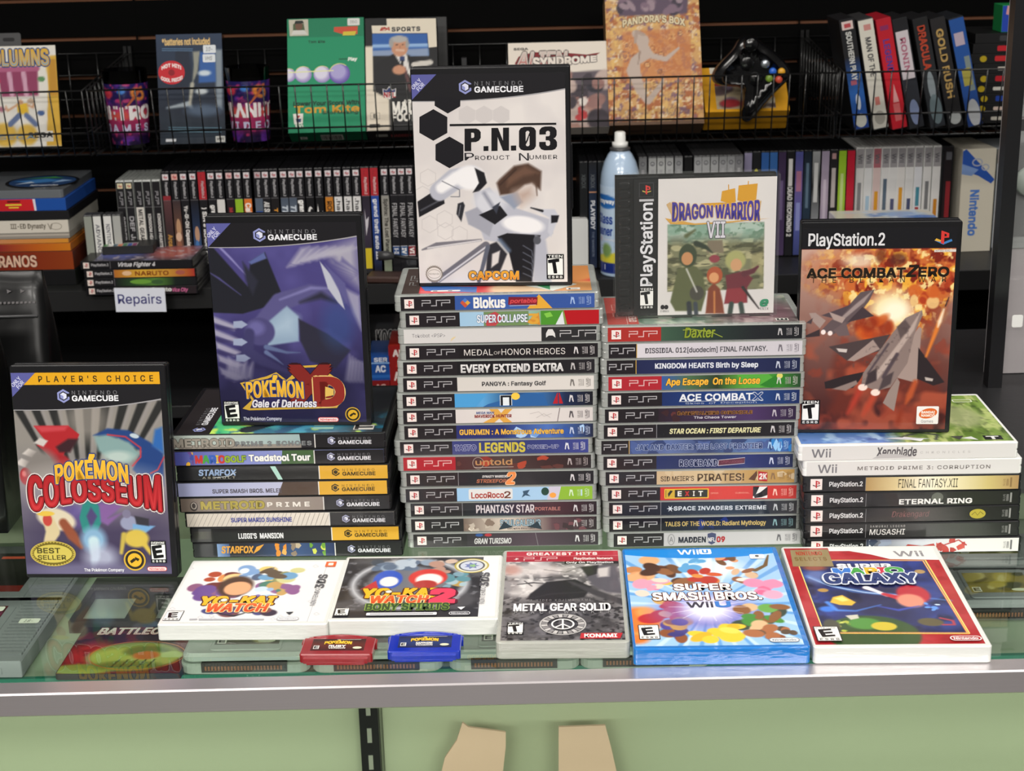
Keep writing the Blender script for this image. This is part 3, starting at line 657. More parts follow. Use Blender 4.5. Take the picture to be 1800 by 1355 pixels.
ORD = ['bottommost', 'second from the bottom', 'third from the bottom', 'fourth from the bottom', 'fifth from the bottom', 'sixth from the bottom', 'seventh from the bottom']
rnd = random.Random(3)
def build_psp_stack(rows, ox, Y, group, covers):
    for i, (L, Rr, band, div, bg, items, tail, txt) in enumerate(rows):
        z = i * TP; py = 960 - i * 27.5
        xl, xr = at(ox + L / 4.5, py, Y).x, at(ox + Rr / 4.5, py, Y).x
        blank = band == '#cfccca'
        a = psp_spine(L, Rr, band, div, bg, items, tail, mark=div > 400) if not blank else None
        if blank:
            a = Art(167.5, 12.6); a.off = 0.0055; S = 177.0 / (Rr - L); X = lambda px: (px - L) * S - 5.5
            a.rect(0, 0, a.w, a.h, '#2b2a2c'); do_items(a, items, X, S)
        top = i == len(rows) - 1
        game_case('psp', spine_up((xl + xr) / 2, Y + rnd.uniform(-.0006, .0006), z, .177, -1.2 + rnd.uniform(-.5, .5)),
                  'clear game case, ' + txt, group, a, covers if top else None, h=TP - .0002)

# front sheet of the topmost case of each stack (only the near strip shows)
ca = Art(92, 165); ca.org = (.006, .006)
q = Ras(92, 165, 2.5, '#c23a3c'); q.ell(20, 120, 26, 40, '#d8434a').ell(10, 60, 26, 30, '#e9c9a4').ell(60, 120, 40, 24, '#e0a23a').ell(50, 60, 30, 26, '#7a4a34').ell(14, 10, 20, 30, '#d99a62').ell(70, 20, 40, 30, '#cf8a52')
ca.ras(q); ca.rect(0, 150, 92, 15, '#4a3f3c'); psp_word(ca, 30, 154, 34, 6, '#8a8a8a')
ca.poly([(0, 100), (9, 145), (26, 150), (20, 100)], '#3f6db8'); ca.poly([(40, 140), (92, 146), (92, 110), (46, 118)], '#e6a637')
ca.poly([(0, 34), (22, 60), (44, 36), (22, 12)], '#d9dfd6'); ca.poly([(4, 36), (20, 48), (26, 36)], '#3c8a58'); ca.poly([(24, 24), (36, 36), (38, 26)], '#c43c34')
ca.rrect(5, 114, 5, 26, 2, '#efe9e4'); ca.rrect(6.4, 134, 2.2, 4, 1, '#333'); ca.rrect(6.4, 121, 2.2, 4, 1, '#333')
ca.rect(3, 10, 7, 12, '#eee9e0'); ca.text('E', 4, 12, 4, 8, '#222', rot=-90)
cb = Art(92, 165); cb.org = (.006, .006)
q = Ras(92, 165, 2.5, '#7f9486'); q.noise(16, 4, '#56705f', .45, .6).noise(9, 6, '#a9b8a4', .5, .7).ell(30, 30, 50, 40, '#7a5f66', .8).noise(8, 9, '#b9a8a4', .55, .7, .6)
cb.ras(q); cb.rect(0, 138, 92, 27, '#b4544e'); cb.text('GREATEST HITS', 4, 138, 6, 0.1, '#e6b9b0'); cb.rect(0, 147.5, 92, .5, '#e0b0a8')
cb.text('GREATEST HITS', 8, 139.5, 60, 6.5, '#e8cfc8', bold=.03); psp_word(cb, 26, 152, 40, 7, '#cf8d86')
cb.rect(3, 8, 8, 11, '#e9e6de'); cb.text('E', 4.5, 9.5, 5, 8, '#333', bold=.05)
cb.text('SIDEKICK', 3, 90, 5, .1, '#8a9a5a')
build_psp_stack(colA, 680, 0.302, 'stacked clear game cases, taller middle stack', ca)
build_psp_stack(colB, 1040, 0.2924, 'stacked clear game cases, right middle stack', cb)

def gc_spine(L, Rr, div, gold, bg, items):
    a = Art(186, 12.6); a.off = .002; S = 190.0 / (Rr - L); X = lambda px: (px - L) * S - 2
    a.hg(0, 0, a.w, a.h, *bg)
    do_items(a, items, X, S)
    a.rect(X(div), 0, a.w - X(div), a.h, '#d3a233' if gold else '#1b1a1d'); a.rect(X(div) - .5, 0, .9, a.h, '#d8d6d2')
    x = X(div + 95)
    if gold: gc_mark(a, x, 3, 7, '#2b2412', '#3a3014', '#d3a233'); gc_word(a, x + 9.5, 3.2, 29, 6.6, '#6a5018', '#3a2d10')
    else: gc_mark(a, x, 3, 7, '#9a9cb8', '#d9dbe8', '#1b1a1d'); gc_word(a, x + 9.5, 3.2, 29, 6.6, '#6d6c70', '#dcdce2')
    return a
lines6 = [('l', [(110 + 36 * k, .02), (150 + 36 * k + 14 * (k < 20), .98)], .35, '#8d8680') for k in range(30)]
gcs = [
 (1740, 1235, 0, ['#1a1a1f', '#20202a', '#39507a', '#20264a', '#1a1c2c'], [('g', 325, 420, 0, 1, '#7f9ac4', '#38507e'), ('t', 'STARFOX', 358, 605, .28, .8, '#d99a3c', dict(bold=.05, shear=.2)), ('p', [(600, .2), (630, .75), (690, .95), (650, .5)], '#d99a3c')] + bl(20, 770, 860, ['#d98a34', '#e0a85a'], 5, 30) + bl(21, 890, 1020, ['#8a7a6a', '#b9a890'], 5, 30) + bl(22, 1040, 1160, ['#6a9a3a', '#c9d05a'], 5, 30), 'black game case, navy spine with slanted orange lettering and small coloured figures'),
 (1725, 1210, 1, ['#1d1c1e', '#232224', '#2e2c2c', '#1c1b1d'], [('g', 130, 300, .2, .8, '#1d1c1e', '#3a3a30', '#232224'), ('t', "LUIGI'S  MANSION", 492, 835, .22, .62, '#dedce0', dict(bold=.05))], 'black game case, gold ended black spine with short blocky white title'),
 (1690, 1195, 0, ['#cfc6ba', '#d9d1c6', '#dcd5ca'], lines6 + [('t', 'SUPER MARIO SUNSHINE', 440, 905, .34, .66, '#4a4f96', dict(bold=.05))], 'black game case, cream spine with slanting hairlines and blue lettering'),
 (1650, 1150, 0, ['#6c6058', '#9a8f86', '#8a7f78', '#5a504c'], [('e', 158, .4, 30, .36, '#3c3634'), ('o', 158, .45, 22, .26, .8, '#a89e94'), ('t', 'METROID', 215, 695, .18, .74, '#a89a4a', dict(bold=.06, out=('#5a5230', .04))), ('t', 'P R I M E', 720, 1040, .3, .62, '#e2ddd6', dict(bold=.06))], 'black game case, taupe spine with gold and white block capitals'),
 (1635, 1115, 1, ['#9a9fc4', '#b4b8d2', '#a4a7bc'], [('p', [(845, 1), (1115, 1), (1115, 0), (800, 0)], '#4a3c34'), ('t', 'SUPER SMASH BROS. MELEE', 305, 830, .22, .52, '#4f4c58', dict(bold=.04))], 'black game case, gold ended lavender grey spine with dark lettering'),
 (1640, 1120, 1, ['#17181b', '#1e2022', '#232423', '#1b1b1c'], [('p', [(750, 1), (790, 1), (840, 0), (805, 0)], '#a9d0c4'), ('t', 'STARFOX', 205, 488, .36, .8, '#8fa6c8', dict(bold=.04, shear=.15)), ('t', 'ASSAULT', 230, 480, .12, .28, '#b8b4a0', dict(sp=1.4)), ('l', [(320, .2), (430, .3), (490, .6)], .5, '#c9d0d8')], 'black game case, gold ended black spine with icy blue title'),
 (1610, 1085, 0, ['#4a4f9c', '#7f88c4', '#8f98c8', '#6a74a4'], [('p', [(845, 1), (1085, 1), (1085, 0), (830, 0)], '#44603c'), ('t', 'M', 185, 235, .15, .7, '#c03a34', dict(bold=.08)), ('t', 'A', 240, 288, .15, .7, '#4a9a48', dict(bold=.08)), ('t', 'R', 292, 338, .15, .7, '#3c62b8', dict(bold=.08)), ('t', 'I', 342, 358, .15, .7, '#d8b83c', dict(bold=.08)), ('t', 'O', 362, 405, .15, .7, '#c03a34', dict(bold=.08)), ('t', 'GOLF', 408, 565, .2, .66, '#8fa83c', dict(bold=.07, out=('#35502a', .04))), ('t', 'Toadstool Tour', 592, 1052, .26, .72, '#ecebe6', dict(bold=.06, out=('#3f4a6a', .03)))] + bl(23, 90, 170, ['#3c50a0', '#6a4a8a', '#d8a83c'], 6, 22), 'black game case, periwinkle and green spine with multicoloured letters'),
 (1610, 1090, 0, ['#a9b4ae', '#b5c2bc', '#9fb4b4', '#8fa6a8', '#77807c'], [('p', [(975, 1), (1090, 1), (1090, 0), (985, 0)], '#27262a'), ('r', 60, 985, 0, .3, '#8f8880'), ('t', 'METROID', 20, 478, .14, .72, '#9a948a', dict(bold=.07, out=('#4a4640', .05))), ('t', 'PRIME 2 ECHOES', 490, 1062, .2, .5, '#7d8082', dict(bold=.05, out=('#3c4042', .03), sp=1.15))], 'black game case lying atop the left stack, silvery spine with grey capitals'),
]
gf = Art(128, 182)
q = Ras(128, 182, 2.0, '#2c3a44')
q.ell(40, 120, 60, 60, '#39b06a', .9).ell(20, 105, 40, 50, '#5fd08a', .8).ell(60, 120, 30, 30, '#7ad0c0', .7).ell(30, 70, 40, 40, '#4a9fc0', .8).noise(14, 3, '#2f6f8a', .5, .62).noise(10, 8, '#c6e86a', .62, .72)
q.stroke([(10, 120), (60, 60)], [16, 3], '#1d2730').stroke([(4, 90), (30, 70), (70, 76)], [10, 12, 4], '#2a5a7c').ell(100, 30, 60, 60, '#23242a', .6)
gf.ras(q); gf.rect(0, 152, 128, 30, '#2a2628'); gc_mark(gf, 6, 158, 11, '#8d93c8', '#d9dbee', '#2a2628'); gc_word(gf, 24, 159, 48, 11)
gf.text('2', 20, 20, 14, 22, '#3aa0dc', bold=.05, rot=-90); gf.rect(6, 8, 13, 18, '#d9d6d0'); gf.text('T', 8, 10, 9, 14, '#222', bold=.08)
for k in range(5): gf.rect(8 + 9 * k, 44, 6, 18, '#9fd0c0')
for i, (Rr, div, gold, bg, items, txt) in enumerate(gcs):
    z = i * TP; py = 985 - i * 27.5; Y = 0.290
    Rr += 14; L = Rr - 1622
    a = gc_spine(L, Rr, div, gold, bg, items)
    xr = at(310 + Rr / 4.39, py, Y).x
    game_case('dvd', spine_up(xr - .095, Y + rnd.uniform(-.0005, .0005), z, .19, -1.6 + rnd.uniform(-.4, .4)), txt, 'stacked black game cases, left stack', a, gf if i == 7 else None, h=TP - .0002)

def ps2_spine(L, Rr, bg, items, tail='#8f8f8c', band='#1b1a1c'):
    a = Art(184, 12.6); a.off = .0035; S = 190.0 / (Rr - L); X = lambda px: (px - L) * S - 3.5
    a.rect(0, 0, a.w, a.h, band); a.hg(X(580), 0, a.w - X(580), a.h, *bg); a.rect(X(577), 0, .4, a.h, '#77777a')
    ps_mark(a, X(155), 1.6, 10.2); a.text('PlayStation.2', X(300), 3.4, X(555) - X(300), 5.6, '#d6d6d8', bold=.02)
    do_items(a, items, X, S)
    a.text('SLUS', a.w - 13.4, 3, 2, 6.4, tail, rot=90); a.rect(a.w - 10.4, 3, .6, 6.4, tail); a.rect(a.w - 9.3, 3, .6, 6.4, tail); a.rect(a.w - 7.4, 1.8, 1.6, 9, tail)
    return a
def wii_spine(L, Rr, items):
    a = Art(184, 12.8); a.off = .0035; S = 190.0 / (Rr - L); X = lambda px: (px - L) * S - 3.5
    a.rect(0, 0, a.w, a.h, '#d6d4d2'); do_items(a, items, X, S); return a
rts = [
 ('dvd', 110, 1775, ps2_spine(110, 1775, ['#2b3448', '#c9ccd6', '#d9d8d6', '#dcdad6'], bl(30, 600, 800, ['#3a4458', '#8f98ac', '#e2e4ea'], 8, 60, .5) + [('p', [(850, .2), (900, .62), (1010, .5), (1100, .66), (1120, .3), (980, .2)], '#a82c24')] + bl(31, 1120, 1340, ['#b03028', '#a02820', '#c0483c'], 9, 40, .4) + [('l', [(1120, .3), (1200, .6), (1290, .9), (1355, .5)], 1.2, '#a82c24')], '#6a6a6c'), 'black game case, white spine brushed with red strokes'),
 ('dvd', 100, 1760, ps2_spine(100, 1760, ['#1c1b1c', '#3a3a3a', '#232a1e', '#1b1c1a'], [('t', 'SAMURAI LEGEND', 612, 880, .76, .92, '#b5b2b0', dict(sp=1.5)), ('t', 'MUSASHI', 608, 880, .2, .62, '#d8d5d2', dict(bold=.01, shear=.1))]), 'black game case, black spine with thin brushlike white letters'),
 ('dvd', 98, 1768, ps2_spine(98, 1768, ['#1c1a1b', '#3c3634', '#22241e', '#1a1b19'], [('t', 'Drakengard', 778, 1068, .22, .78, '#7c5656', dict(shear=.2)), ('e', 1440, .48, 62, .36, '#b0a23c'), ('l', [(1395, .4), (1420, .62), (1440, .36), (1460, .64), (1485, .44)], .5, '#3c381c')]), 'black game case, black spine with a small yellow oval badge'),
 ('dvd', 98, 1778, ps2_spine(98, 1778, ['#1c1b1c', '#2b2a2a', '#262a20', '#1c1d1a'], [('e', 1130, .6, 46, .36, '#5f625a'), ('t', 'ETERNAL RING', 838, 1398, .14, .5, '#e6e4e2', dict(bold=.04))]), 'black game case, black spine with broad white serif capitals'),
 ('dvd', 95, 1772, ps2_spine(95, 1772, ['#a98a58', '#cfbc8c', '#efe8d2', '#e2d8ae', '#c9b878', '#a8875a'], [('t', 'FINAL FANTASY.XII', 830, 1285, .18, .84, '#2c2820', dict(bold=.0))], '#8a6f48'), 'black game case, golden spine with tall narrow dark letters'),
 ('wii', 80, 1795, wii_spine(80, 1795, [('t', 'Wii', 200, 348, .2, .8, '#77757a', dict(bold=.012)), ('t', 'METROID PRIME 3: CORRUPTION', 510, 1545, .36, .62, '#77716f', dict(bold=.02, sp=1.15))]), 'white game case, grey wide lettering right across its spine'),
 ('wii', 45, 1765, wii_spine(45, 1765, [('t', 'Wii', 150, 300, .2, .8, '#77757a', dict(bold=.012)), ('t', 'Xenoblade', 660, 970, .2, .84, '#5c585c', dict(bold=.03, shear=.12)), ('p', [(625, .05), (700, .4), (830, .35), (960, .1)], '#b9b6b6'), ('t', 'CHRONICLES', 1000, 1390, .36, .52, '#b0adac', dict(sp=1.8))]), 'white game case lying on top of the right stack'),
]
xf = Art(126, 184); xf.org = (.004, .003)
q = Ras(126, 184, 1.8, '#7f9a4a')
q.noise(10, 5, '#5f7a34', .45, .6, 1, 3).noise(5, 7, '#b5c07a', .5, .7, .9, 4).noise(4, 11, '#3c4a2a', .62, .75, .7)
q.mix(np.clip((q.Y - 92) / 20, 0, 1), '#5a86c8').noise(16, 3, '#a9cdf0', .5, .62, 1, 1, np.clip((q.Y - 92) / 20, 0, 1)).noise(10, 13, '#2f5aa0', .55, .65, .9, 1, np.clip((q.Y - 92) / 20, 0, 1))
q.ell(66, 30, 30, 20, '#a9ab84', .5, 0, .7).stroke([(6, 66), (18, 62), (24, 78), (10, 100)], 3, '#39403a')
xf.ras(q); xf.rect(3, 8, 11, 16, '#222'); xf.text('T', 5, 11, 7, 10, '#e9e9e6', bold=.08, rot=-90)
xf.poly([(2, 80), (10, 96), (14, 92), (8, 76)], '#e6eaee'); xf.poly([(8, 70), (13, 98), (10, 110), (6, 90)], '#cfd6de'); xf.poly([(3, 30), (12, 34), (8, 44)], '#d9dcd8'); xf.poly([(4, 46), (14, 40), (13, 52)], '#4a4a44')
xf.rrect(106, 8, 8, 18, 2, '#dfe6cf'); xf.rrect(107, 9, 6, 16, 1.5, '#93a562')
for i, (k, L, Rr, a, txt) in enumerate(rts):
    z = i * TP; py = 965 - i * 28.5; Y = 0.266
    xl, xr = at(1390 + L / 4.39, py, Y).x, at(1390 + Rr / 4.39, py, Y).x
    game_case(k, spine_up((xl + xr) / 2, Y + rnd.uniform(-.0005, .0005), z, .19, -1.1 + rnd.uniform(-.4, .4)), txt, 'stacked game cases, far right stack', a, xf if i == 6 else None, h=TP - .0002)
# ================================================================ big covers
class Cov:
    """cover sheet laid out from photo-crop positions: c = the four sheet corners TL, TR, BR, BL in that crop"""
    def __init__(s, c, w, h, res, bg):
        A = []; b = []
        for (x, y), (u, v) in zip(c, ((0, h), (w, h), (w, 0), (0, 0))):
            A += [[x, y, 1, 0, 0, 0, -u * x, -u * y], [0, 0, 0, x, y, 1, -v * x, -v * y]]; b += [u, v]
        k = np.linalg.solve(np.array(A, float), np.array(b, float)); s.H = np.append(k, 1).reshape(3, 3)
        s.w, s.h = w, h; s.q = Ras(w, h, res, bg); s.a = Art(w, h, None, 8e-6)
        s.sx = w / (abs(c[1][0] - c[0][0]) + abs(c[2][0] - c[3][0])) * 2; s.sy = h / (abs(c[3][1] - c[0][1]) + abs(c[2][1] - c[1][1])) * 2
    def P(s, x, y=None):
        if y is None: return [s.P(*p) for p in x]
        v = s.H @ np.array([x, y, 1.0]); return (v[0] / v[2], v[1] / v[2])
    def poly(s, pts, col, soft=1.0, a=1.0): s.q.poly(s.P(pts), col, soft * (.5 if soft < 10 else 1), a); return s
    def ell(s, x, y, rx, ry, col, soft=.3, ang=0, a=1.0):
        p = s.P(x, y); s.q.ell(p[0], p[1], rx * s.sx, ry * s.sy, col, soft * (.6 if soft <= .5 else 1), ang, a); return s
    def st(s, pts, w, col, soft=1.0, a=1.0):
        s.q.stroke(s.P(pts), [k * s.sx for k in w] if isinstance(w, (list, tuple)) else w * s.sx, col, soft * .5, a); return s
    def blobs(s, seed, x0, y0, x1, y1, cols, n, r, soft=.35, a=1.0):
        g = random.Random(seed)
        for _ in range(n): s.ell(g.uniform(x0, x1), g.uniform(y0, y1), r * g.uniform(.4, 1.1), r * g.uniform(.4, 1.0) * s.sx / s.sy, g.choice(cols), soft, g.uniform(0, 180), a)
        return s
    def flush(s): s.a.ras(s.q); return s.a
    def box(s, x0, y0, x1, y1):
        xm, ym = (x0 + x1) / 2, (y0 + y1) / 2
        l, r, t, b = s.P(x0, ym)[0], s.P(x1, ym)[0], s.P(xm, y0)[1], s.P(xm, y1)[1]
        return l, b, r - l, t - b
    def text(s, t, x0, y0, x1, y1, col, **k): l, b, w, h = s.box(x0, y0, x1, y1); s.a.text(t, l, b, w, h, col, **k); return s
    def pg(s, pts, col): s.a.poly(s.P(pts), col); return s

def arch(k): return lambda u, v: (u, v * (1 - k * (1 - (2 * u - 1) ** 2)) + k * 0.0 * u)
def bow(k): return lambda u, v: (u, (v + k * (1 - (2 * u - 1) ** 2)) / (1 + k))
def flare(k): return lambda u, v: (u, .5 + (v - .5) * (1 - k + k * abs(2 * u - 1) ** 1.5) - 0 * k)

def gc_header(c, a, y1, corner=True, pc=False):
    """black maker band with hexagon mark, curved lower rim and violet corner"""
    w, h = c.w, c.h; top = h; b = y1
    if pc:
        a.rect(0, h - 10.6, w, 10.6, '#dda21f'); a.text("PLAYER'S CHOICE", w * .185, h - 8.2, w * .77, 5.2, '#3c3018', bold=.02, sp=1.7); top = h - 10.6
    pts = [(0, top), (w, top)]; n = 16
    low = [(w * (1 - k / n), b + 9.5 * (1 - k / n) ** 2.4 + .8 * (k / n) ** 3) for k in range(n + 1)]
    a.poly(pts + low, '#1c1b1f'); a.line([(x, y - .3) for x, y in low], [1.1 - .4 * (k / n) for k in range(n + 1)], '#9c9a9e')
    if corner:
        a.poly([(0, h), (w * .165, h), (0, h - 21)], '#5a5c9c')
        a.text('ONLY', 1.6, h - 12.6, 10.4, 3.4, '#c9cae4', rot=45, bold=.02); a.text('FOR', 6.2, h - 14.0, 7.4, 3.4, '#c9cae4', rot=45, bold=.02)

YEL, BLU = '#e8b83a', '#2b3f7a'
def poke(c, x0, y0, x1, y1, k=.25): c.text('POKéMON', x0, y0, x1, y1, YEL, bold=.06, out=[(BLU, .07)], warp=bow(k), vg='#d8962a')
def badge(a, cx, cy, r):
    a.ell(cx, cy, r, r, '#c9a23a', 28); a.ell(cx, cy, r * .86, r * .86, '#2a2620', 28); a.ell(cx, cy, r * .64, r * .64, '#d8a92e', 28)
    a.poly([(cx - r * .45, cy - r * .1), (cx - r * .05, cy + r * .2), (cx + r * .1, cy - r * .02), (cx - r * .3, cy - r * .32)], '#2e2718')
    a.poly([(cx + r * .05, cy + r * .3), (cx + r * .45, cy + r * .1), (cx + r * .3, cy - r * .12), (cx, cy + r * .08)], '#2e2718')

# ---- dark violet cover standing on the left stack
c = Cov([(85, 112), (958, 103), (1036, 1250), (180, 1262)], 129.5, 180, .55, '#3f3a6e')
c.q.vg('#1f1c3c', '#47417a', 20, 110); c.q.noise(30, 5, '#5a5594', .5, .8, .6)
for k in range(7): c.poly([(560 + 34 * k, 360 - 14 * k), (640 + 50 * k, 250), (690 + 50 * k, 240), (610 + 42 * k, 350 - 10 * k)], '#a9a6b8', 8, .85)
c.poly([(800, 260), (960, 200), (985, 470), (900, 400), (830, 330)], '#aaa7b4', 12, .9).poly([(900, 480), (985, 520), (1000, 720), (950, 620)], '#a4a2b6', 8, .8)
for k in range(6): c.poly([(850 - 60 * k + 30, 300 + 8 * k), (985 - 10 * k, 390 + 8 * k), (870 - 30 * k, 330 + 10 * k)], '#4a4580', 5, .6)
for k in range(5):
    y = 640 + 75 * k; c.poly([(115 + 12 * k, y), (270 + 10 * k, y + 60), (250, y + 85), (120 + 14 * k, y + 40)], '#a7a4b8', 6, .9)
    c.poly([(130 + 12 * k, y + 45), (290, y + 85), (150, y + 80)], '#37325e', 4, .8)
for k in range(4): c.poly([(200 + 40 * k, 1000), (215 + 40 * k, 880 + 20 * k), (245 + 40 * k, 900), (265 + 30 * k, 1010)], '#a9a6ba', 8, .8)
for k in range(5): c.poly([(905 + 22 * k, 1010), (930 + 18 * k, 860 + 12 * k), (945 + 18 * k, 900), (935 + 20 * k, 1020)], '#a9a6ba', 8, .8)
c.poly([(95, 215), (330, 470), (345, 325), (430, 275), (525, 500), (430, 590), (300, 628), (115, 622)], '#202129', 3).poly([(335, 330), (425, 275), (440, 310), (350, 345)], '#59649a', 3)
c.st([(150, 232), (230, 310), (320, 405)], [14, 12, 3], '#8a85ba', 3).st([(110, 395), (160, 425), (290, 520)], [4, 10, 2], '#55518a', 3).poly([(300, 330), (390, 440), (360, 520), (320, 440)], '#2b2c3a', 6)
c.st([(360, 720), (520, 560), (700, 500), (820, 500), (900, 560)], [60, 110, 90, 60, 16], '#565283', 4).st([(520, 545), (700, 478), (800, 480)], [8, 16, 6], '#7d7aae', 5).st([(640, 560), (760, 520), (850, 560)], [10, 40, 10], '#2b2b3c', 8)
c.poly([(430, 690), (560, 582), (628, 640), (632, 785), (450, 812)], '#8aa0b8', 4).poly([(440, 740), (560, 620), (620, 650), (600, 740)], '#9fb4c8', 12)
c.ell(400, 730, 90, 80, '#4a4675', .25).ell(380, 710, 50, 40, '#66629a', .7).st([(340, 740), (330, 850), (420, 900), (560, 960)], [60, 70, 60, 20], '#3c3964', 5).st([(440, 820), (560, 850), (640, 850)], [30, 16, 3], '#5d6a92', 3).st([(440, 850), (500, 890), (540, 920)], [26, 14, 3], '#66749c', 3)
for p in ((245, 690), (245, 792), (262, 885)): c.poly([(p[0], p[1] - 18), (p[0] + 50, p[1] - 22), (p[0] + 85, p[1]), (p[0] + 50, p[1] + 22), (p[0], p[1] + 18)], '#96a0bc', 2)
c.poly([(630, 655), (800, 740), (935, 835), (850, 940), (700, 900), (640, 780)], '#2b2a3a', 4).ell(860, 690, 90, 130, '#33508a', .9, 0, .5)
c.poly([(750, 325), (850, 440), (900, 600), (860, 560), (800, 480)], '#b4b6c4', 2).poly([(780, 340), (900, 450), (920, 580), (880, 520)], '#5a578a', 3)
c.poly([(150, 1010), (1010, 985), (1035, 1250), (178, 1262)], '#1f1d3e', 60, .95)
a = c.flush(); gc_header(c, a, 158.5); gc_mark(a, 40, 164, 11, bg='#1c1b1f'); gc_word(a, 53, 165, 42, 9.5)
c.pg([(285, 1030), (440, 990), (500, 965), (560, 1010), (650, 930), (590, 930), (820, 915), (800, 960), (890, 1020), (905, 1100), (860, 1170), (340, 1190), (300, 1180), (355, 1130)], '#c9a23c')
c.pg([(300, 1035), (450, 1003), (500, 980), (560, 1022), (640, 985), (610, 940), (800, 930), (780, 968), (870, 1025), (885, 1100), (845, 1158), (345, 1178), (368, 1125)], '#2a2450')
c.text('X', 590, 935, 820, 1135, '#7c2420', bold=.08, out=('#301014', .03)); c.text('D', 735, 1000, 890, 1150, '#8a2a24', bold=.09, out=('#e0c078', .02)); c.pg([(790, 1045), (840, 1060), (840, 1095), (790, 1105)], '#d8b45a')
poke(c, 325, 1012, 660, 1118, .12); c.text('Gale of Darkness', 360, 1124, 740, 1168, '#e0dde6', bold=.03, shear=.2, out=('#2a2450', .04))
l, b, w, h = c.box(190, 1135, 286, 1258); esrb(a, l, b, w, h, 'E', 'EVERYONE'); c.text('The Pokémon Company', 308, 1226, 535, 1252, '#cfcfe0', bold=.02)
l, b, w, h = c.box(750, 1223, 872, 1250); oval(a, l, b, w, h, '#d8504e', '#e9dede'); l, b, w, h = c.box(910, 1160, 1000, 1250); badge(a, l + w / 2, b + h / 2, w / 2)
game_case('dvd', standing(-.2519, .3138, 8 * TP, -3.85, 0, .0145), 'black game case with dark violet feathered cover, upright on the left stack', None, None, a)

# ---- white cover standing on the taller middle stack
c = Cov([(52, 92), (930, 74), (942, 1288), (104, 1300)], 130, 181, .55, '#d6d0ce')
c.q.noise(40, 3, '#e2dcd9', .4, .7, .8).noise(30, 9, '#c9c3c4', .55, .8, .5)
hx = lambda x, y, r: [(x + r * math.sin(R(60 * k)), y - r * math.cos(R(60 * k))) for k in range(6)]
for k in range(3): c.poly(hx(372 + 97 * k, 325, 55), '#cbc5c4', 1)
for x, y in ((150, 690), (120, 790), (160, 960), (250, 1000), (330, 1020), (245, 930), (300, 700)): c.st(hx(x, y, 50) + [hx(x, y, 50)[0]], 4, '#c6c0bf', 1)
g1, g2, bk = '#eceaec', '#a9abb8', '#1d1c21'
c.poly([(90, 830), (180, 770), (240, 800), (245, 840), (100, 920)], bk, 1.5).st([(110, 880), (220, 820)], 8, '#55565e', 3)
c.st([(215, 770), (300, 700), (400, 680)], [110, 120, 120], '#b3b4c0', 3).st([(225, 750), (310, 690), (390, 665)], [60, 70, 80], g1, 6).ell(390, 690, 85, 70, g1, .5).st([(230, 710), (330, 760), (330, 800), (280, 800)], 5, '#6a6b74', 1)
c.poly([(415, 632), (470, 660), (485, 720), (440, 770), (405, 775), (440, 720)], bk, 2).poly([(320, 840), (350, 830), (360, 850), (340, 945), (312, 900)], '#2b2b31', 2).st([(335, 850), (325, 910)], 4, '#8a8a92', 2)
c.poly([(410, 780), (500, 745), (560, 820), (640, 860), (850, 930), (860, 1010), (760, 1090), (640, 1010), (540, 1060), (470, 1050), (440, 960)], '#b5b6c2', 3).ell(690, 960, 120, 50, g1, .5, -8).ell(500, 830, 90, 70, '#cfd0d8', .6).st([(470, 780), (520, 860)], 20, '#8e909e', 6)
c.poly([(360, 890), (430, 860), (520, 960), (500, 1030), (440, 990), (380, 960)], '#9fa0ac', 3).poly([(440, 905), (560, 850), (602, 905), (530, 960)], bk, 1.5).poly([(515, 860), (560, 830), (540, 900)], '#3a3d49', 2)
c.poly([(555, 700), (640, 620), (720, 605), (795, 650), (790, 760), (740, 720), (700, 730), (640, 780), (560, 790), (540, 720)], '#4f3a30', 5).poly([(600, 690), (700, 620), (780, 660), (690, 680), (600, 740)], '#6a4e40', 8).st([(650, 640), (560, 730)], 8, '#3c2b24', 3).st([(760, 670), (770, 790)], [12, 4], '#4f3a30', 3)
c.poly([(560, 800), (660, 770), (690, 830), (640, 870)], '#8f97aa', 4).poly([(640, 770), (740, 735), (750, 790), (680, 850)], '#b9a398', 10)
c.poly([(735, 860), (780, 870), (870, 870), (895, 910), (850, 1030), (830, 1000), (840, 920)], '#c3c4ce', 3).poly([(850, 905), (895, 905), (885, 945), (850, 950)], bk, 2)
c.st([(735, 862), (800, 880)], [6, 14], bk, 2)
c.poly([(545, 1030), (600, 1010), (790, 1020), (770, 1110), (740, 1290), (650, 1290), (610, 1120)], bk, 2).st([(560, 1050), (610, 1110)], 22, '#5d6a80', 6).poly([(760, 1020), (820, 1050), (850, 1290), (745, 1290)], '#b0b1be', 5).ell(770, 1050, 22, 24, '#55565e', .4)
for k in range(5): c.st([(690, 1080 + 40 * k), (740, 1110 + 38 * k), (745, 1140 + 38 * k)], 4, '#6d7180', 2)
c.poly([(490, 1080), (540, 1060), (600, 1130), (560, 1230), (480, 1230)], '#2d2c33', 3).poly([(515, 1130), (560, 1110), (550, 1180), (510, 1210)], '#d5d0cf', 3)
c.st([(118, 1108), (200, 1080), (450, 1050)], [8, 30, 14], '#77747c', 2).st([(150, 1098), (450, 1052)], 8, '#d8d4d6', 2).st([(190, 1295), (480, 1080)], [36, 44], '#6c6a74', 2).st([(210, 1290), (480, 1090)], 10, '#cfcdd4', 2).st([(440, 1290), (490, 1090)], [20, 26], '#5d6170', 2)
a = c.flush(); gc_header(c, a, 158)
for x, y in ((180, 384), (272, 543)): c.pg(hx(x, y, 92), '#1a191e')
c.pg([(188, 216), (334, 232), (333, 275), (262, 317), (187, 272)], '#1a191e')
gc_mark(a, 40, 164.5, 11, bg='#1c1b1f'); gc_word(a, 53.5, 165.4, 41, 9.5)
c.pg([(273, 378), (880, 368), (880, 380), (273, 391)], '#19181b')
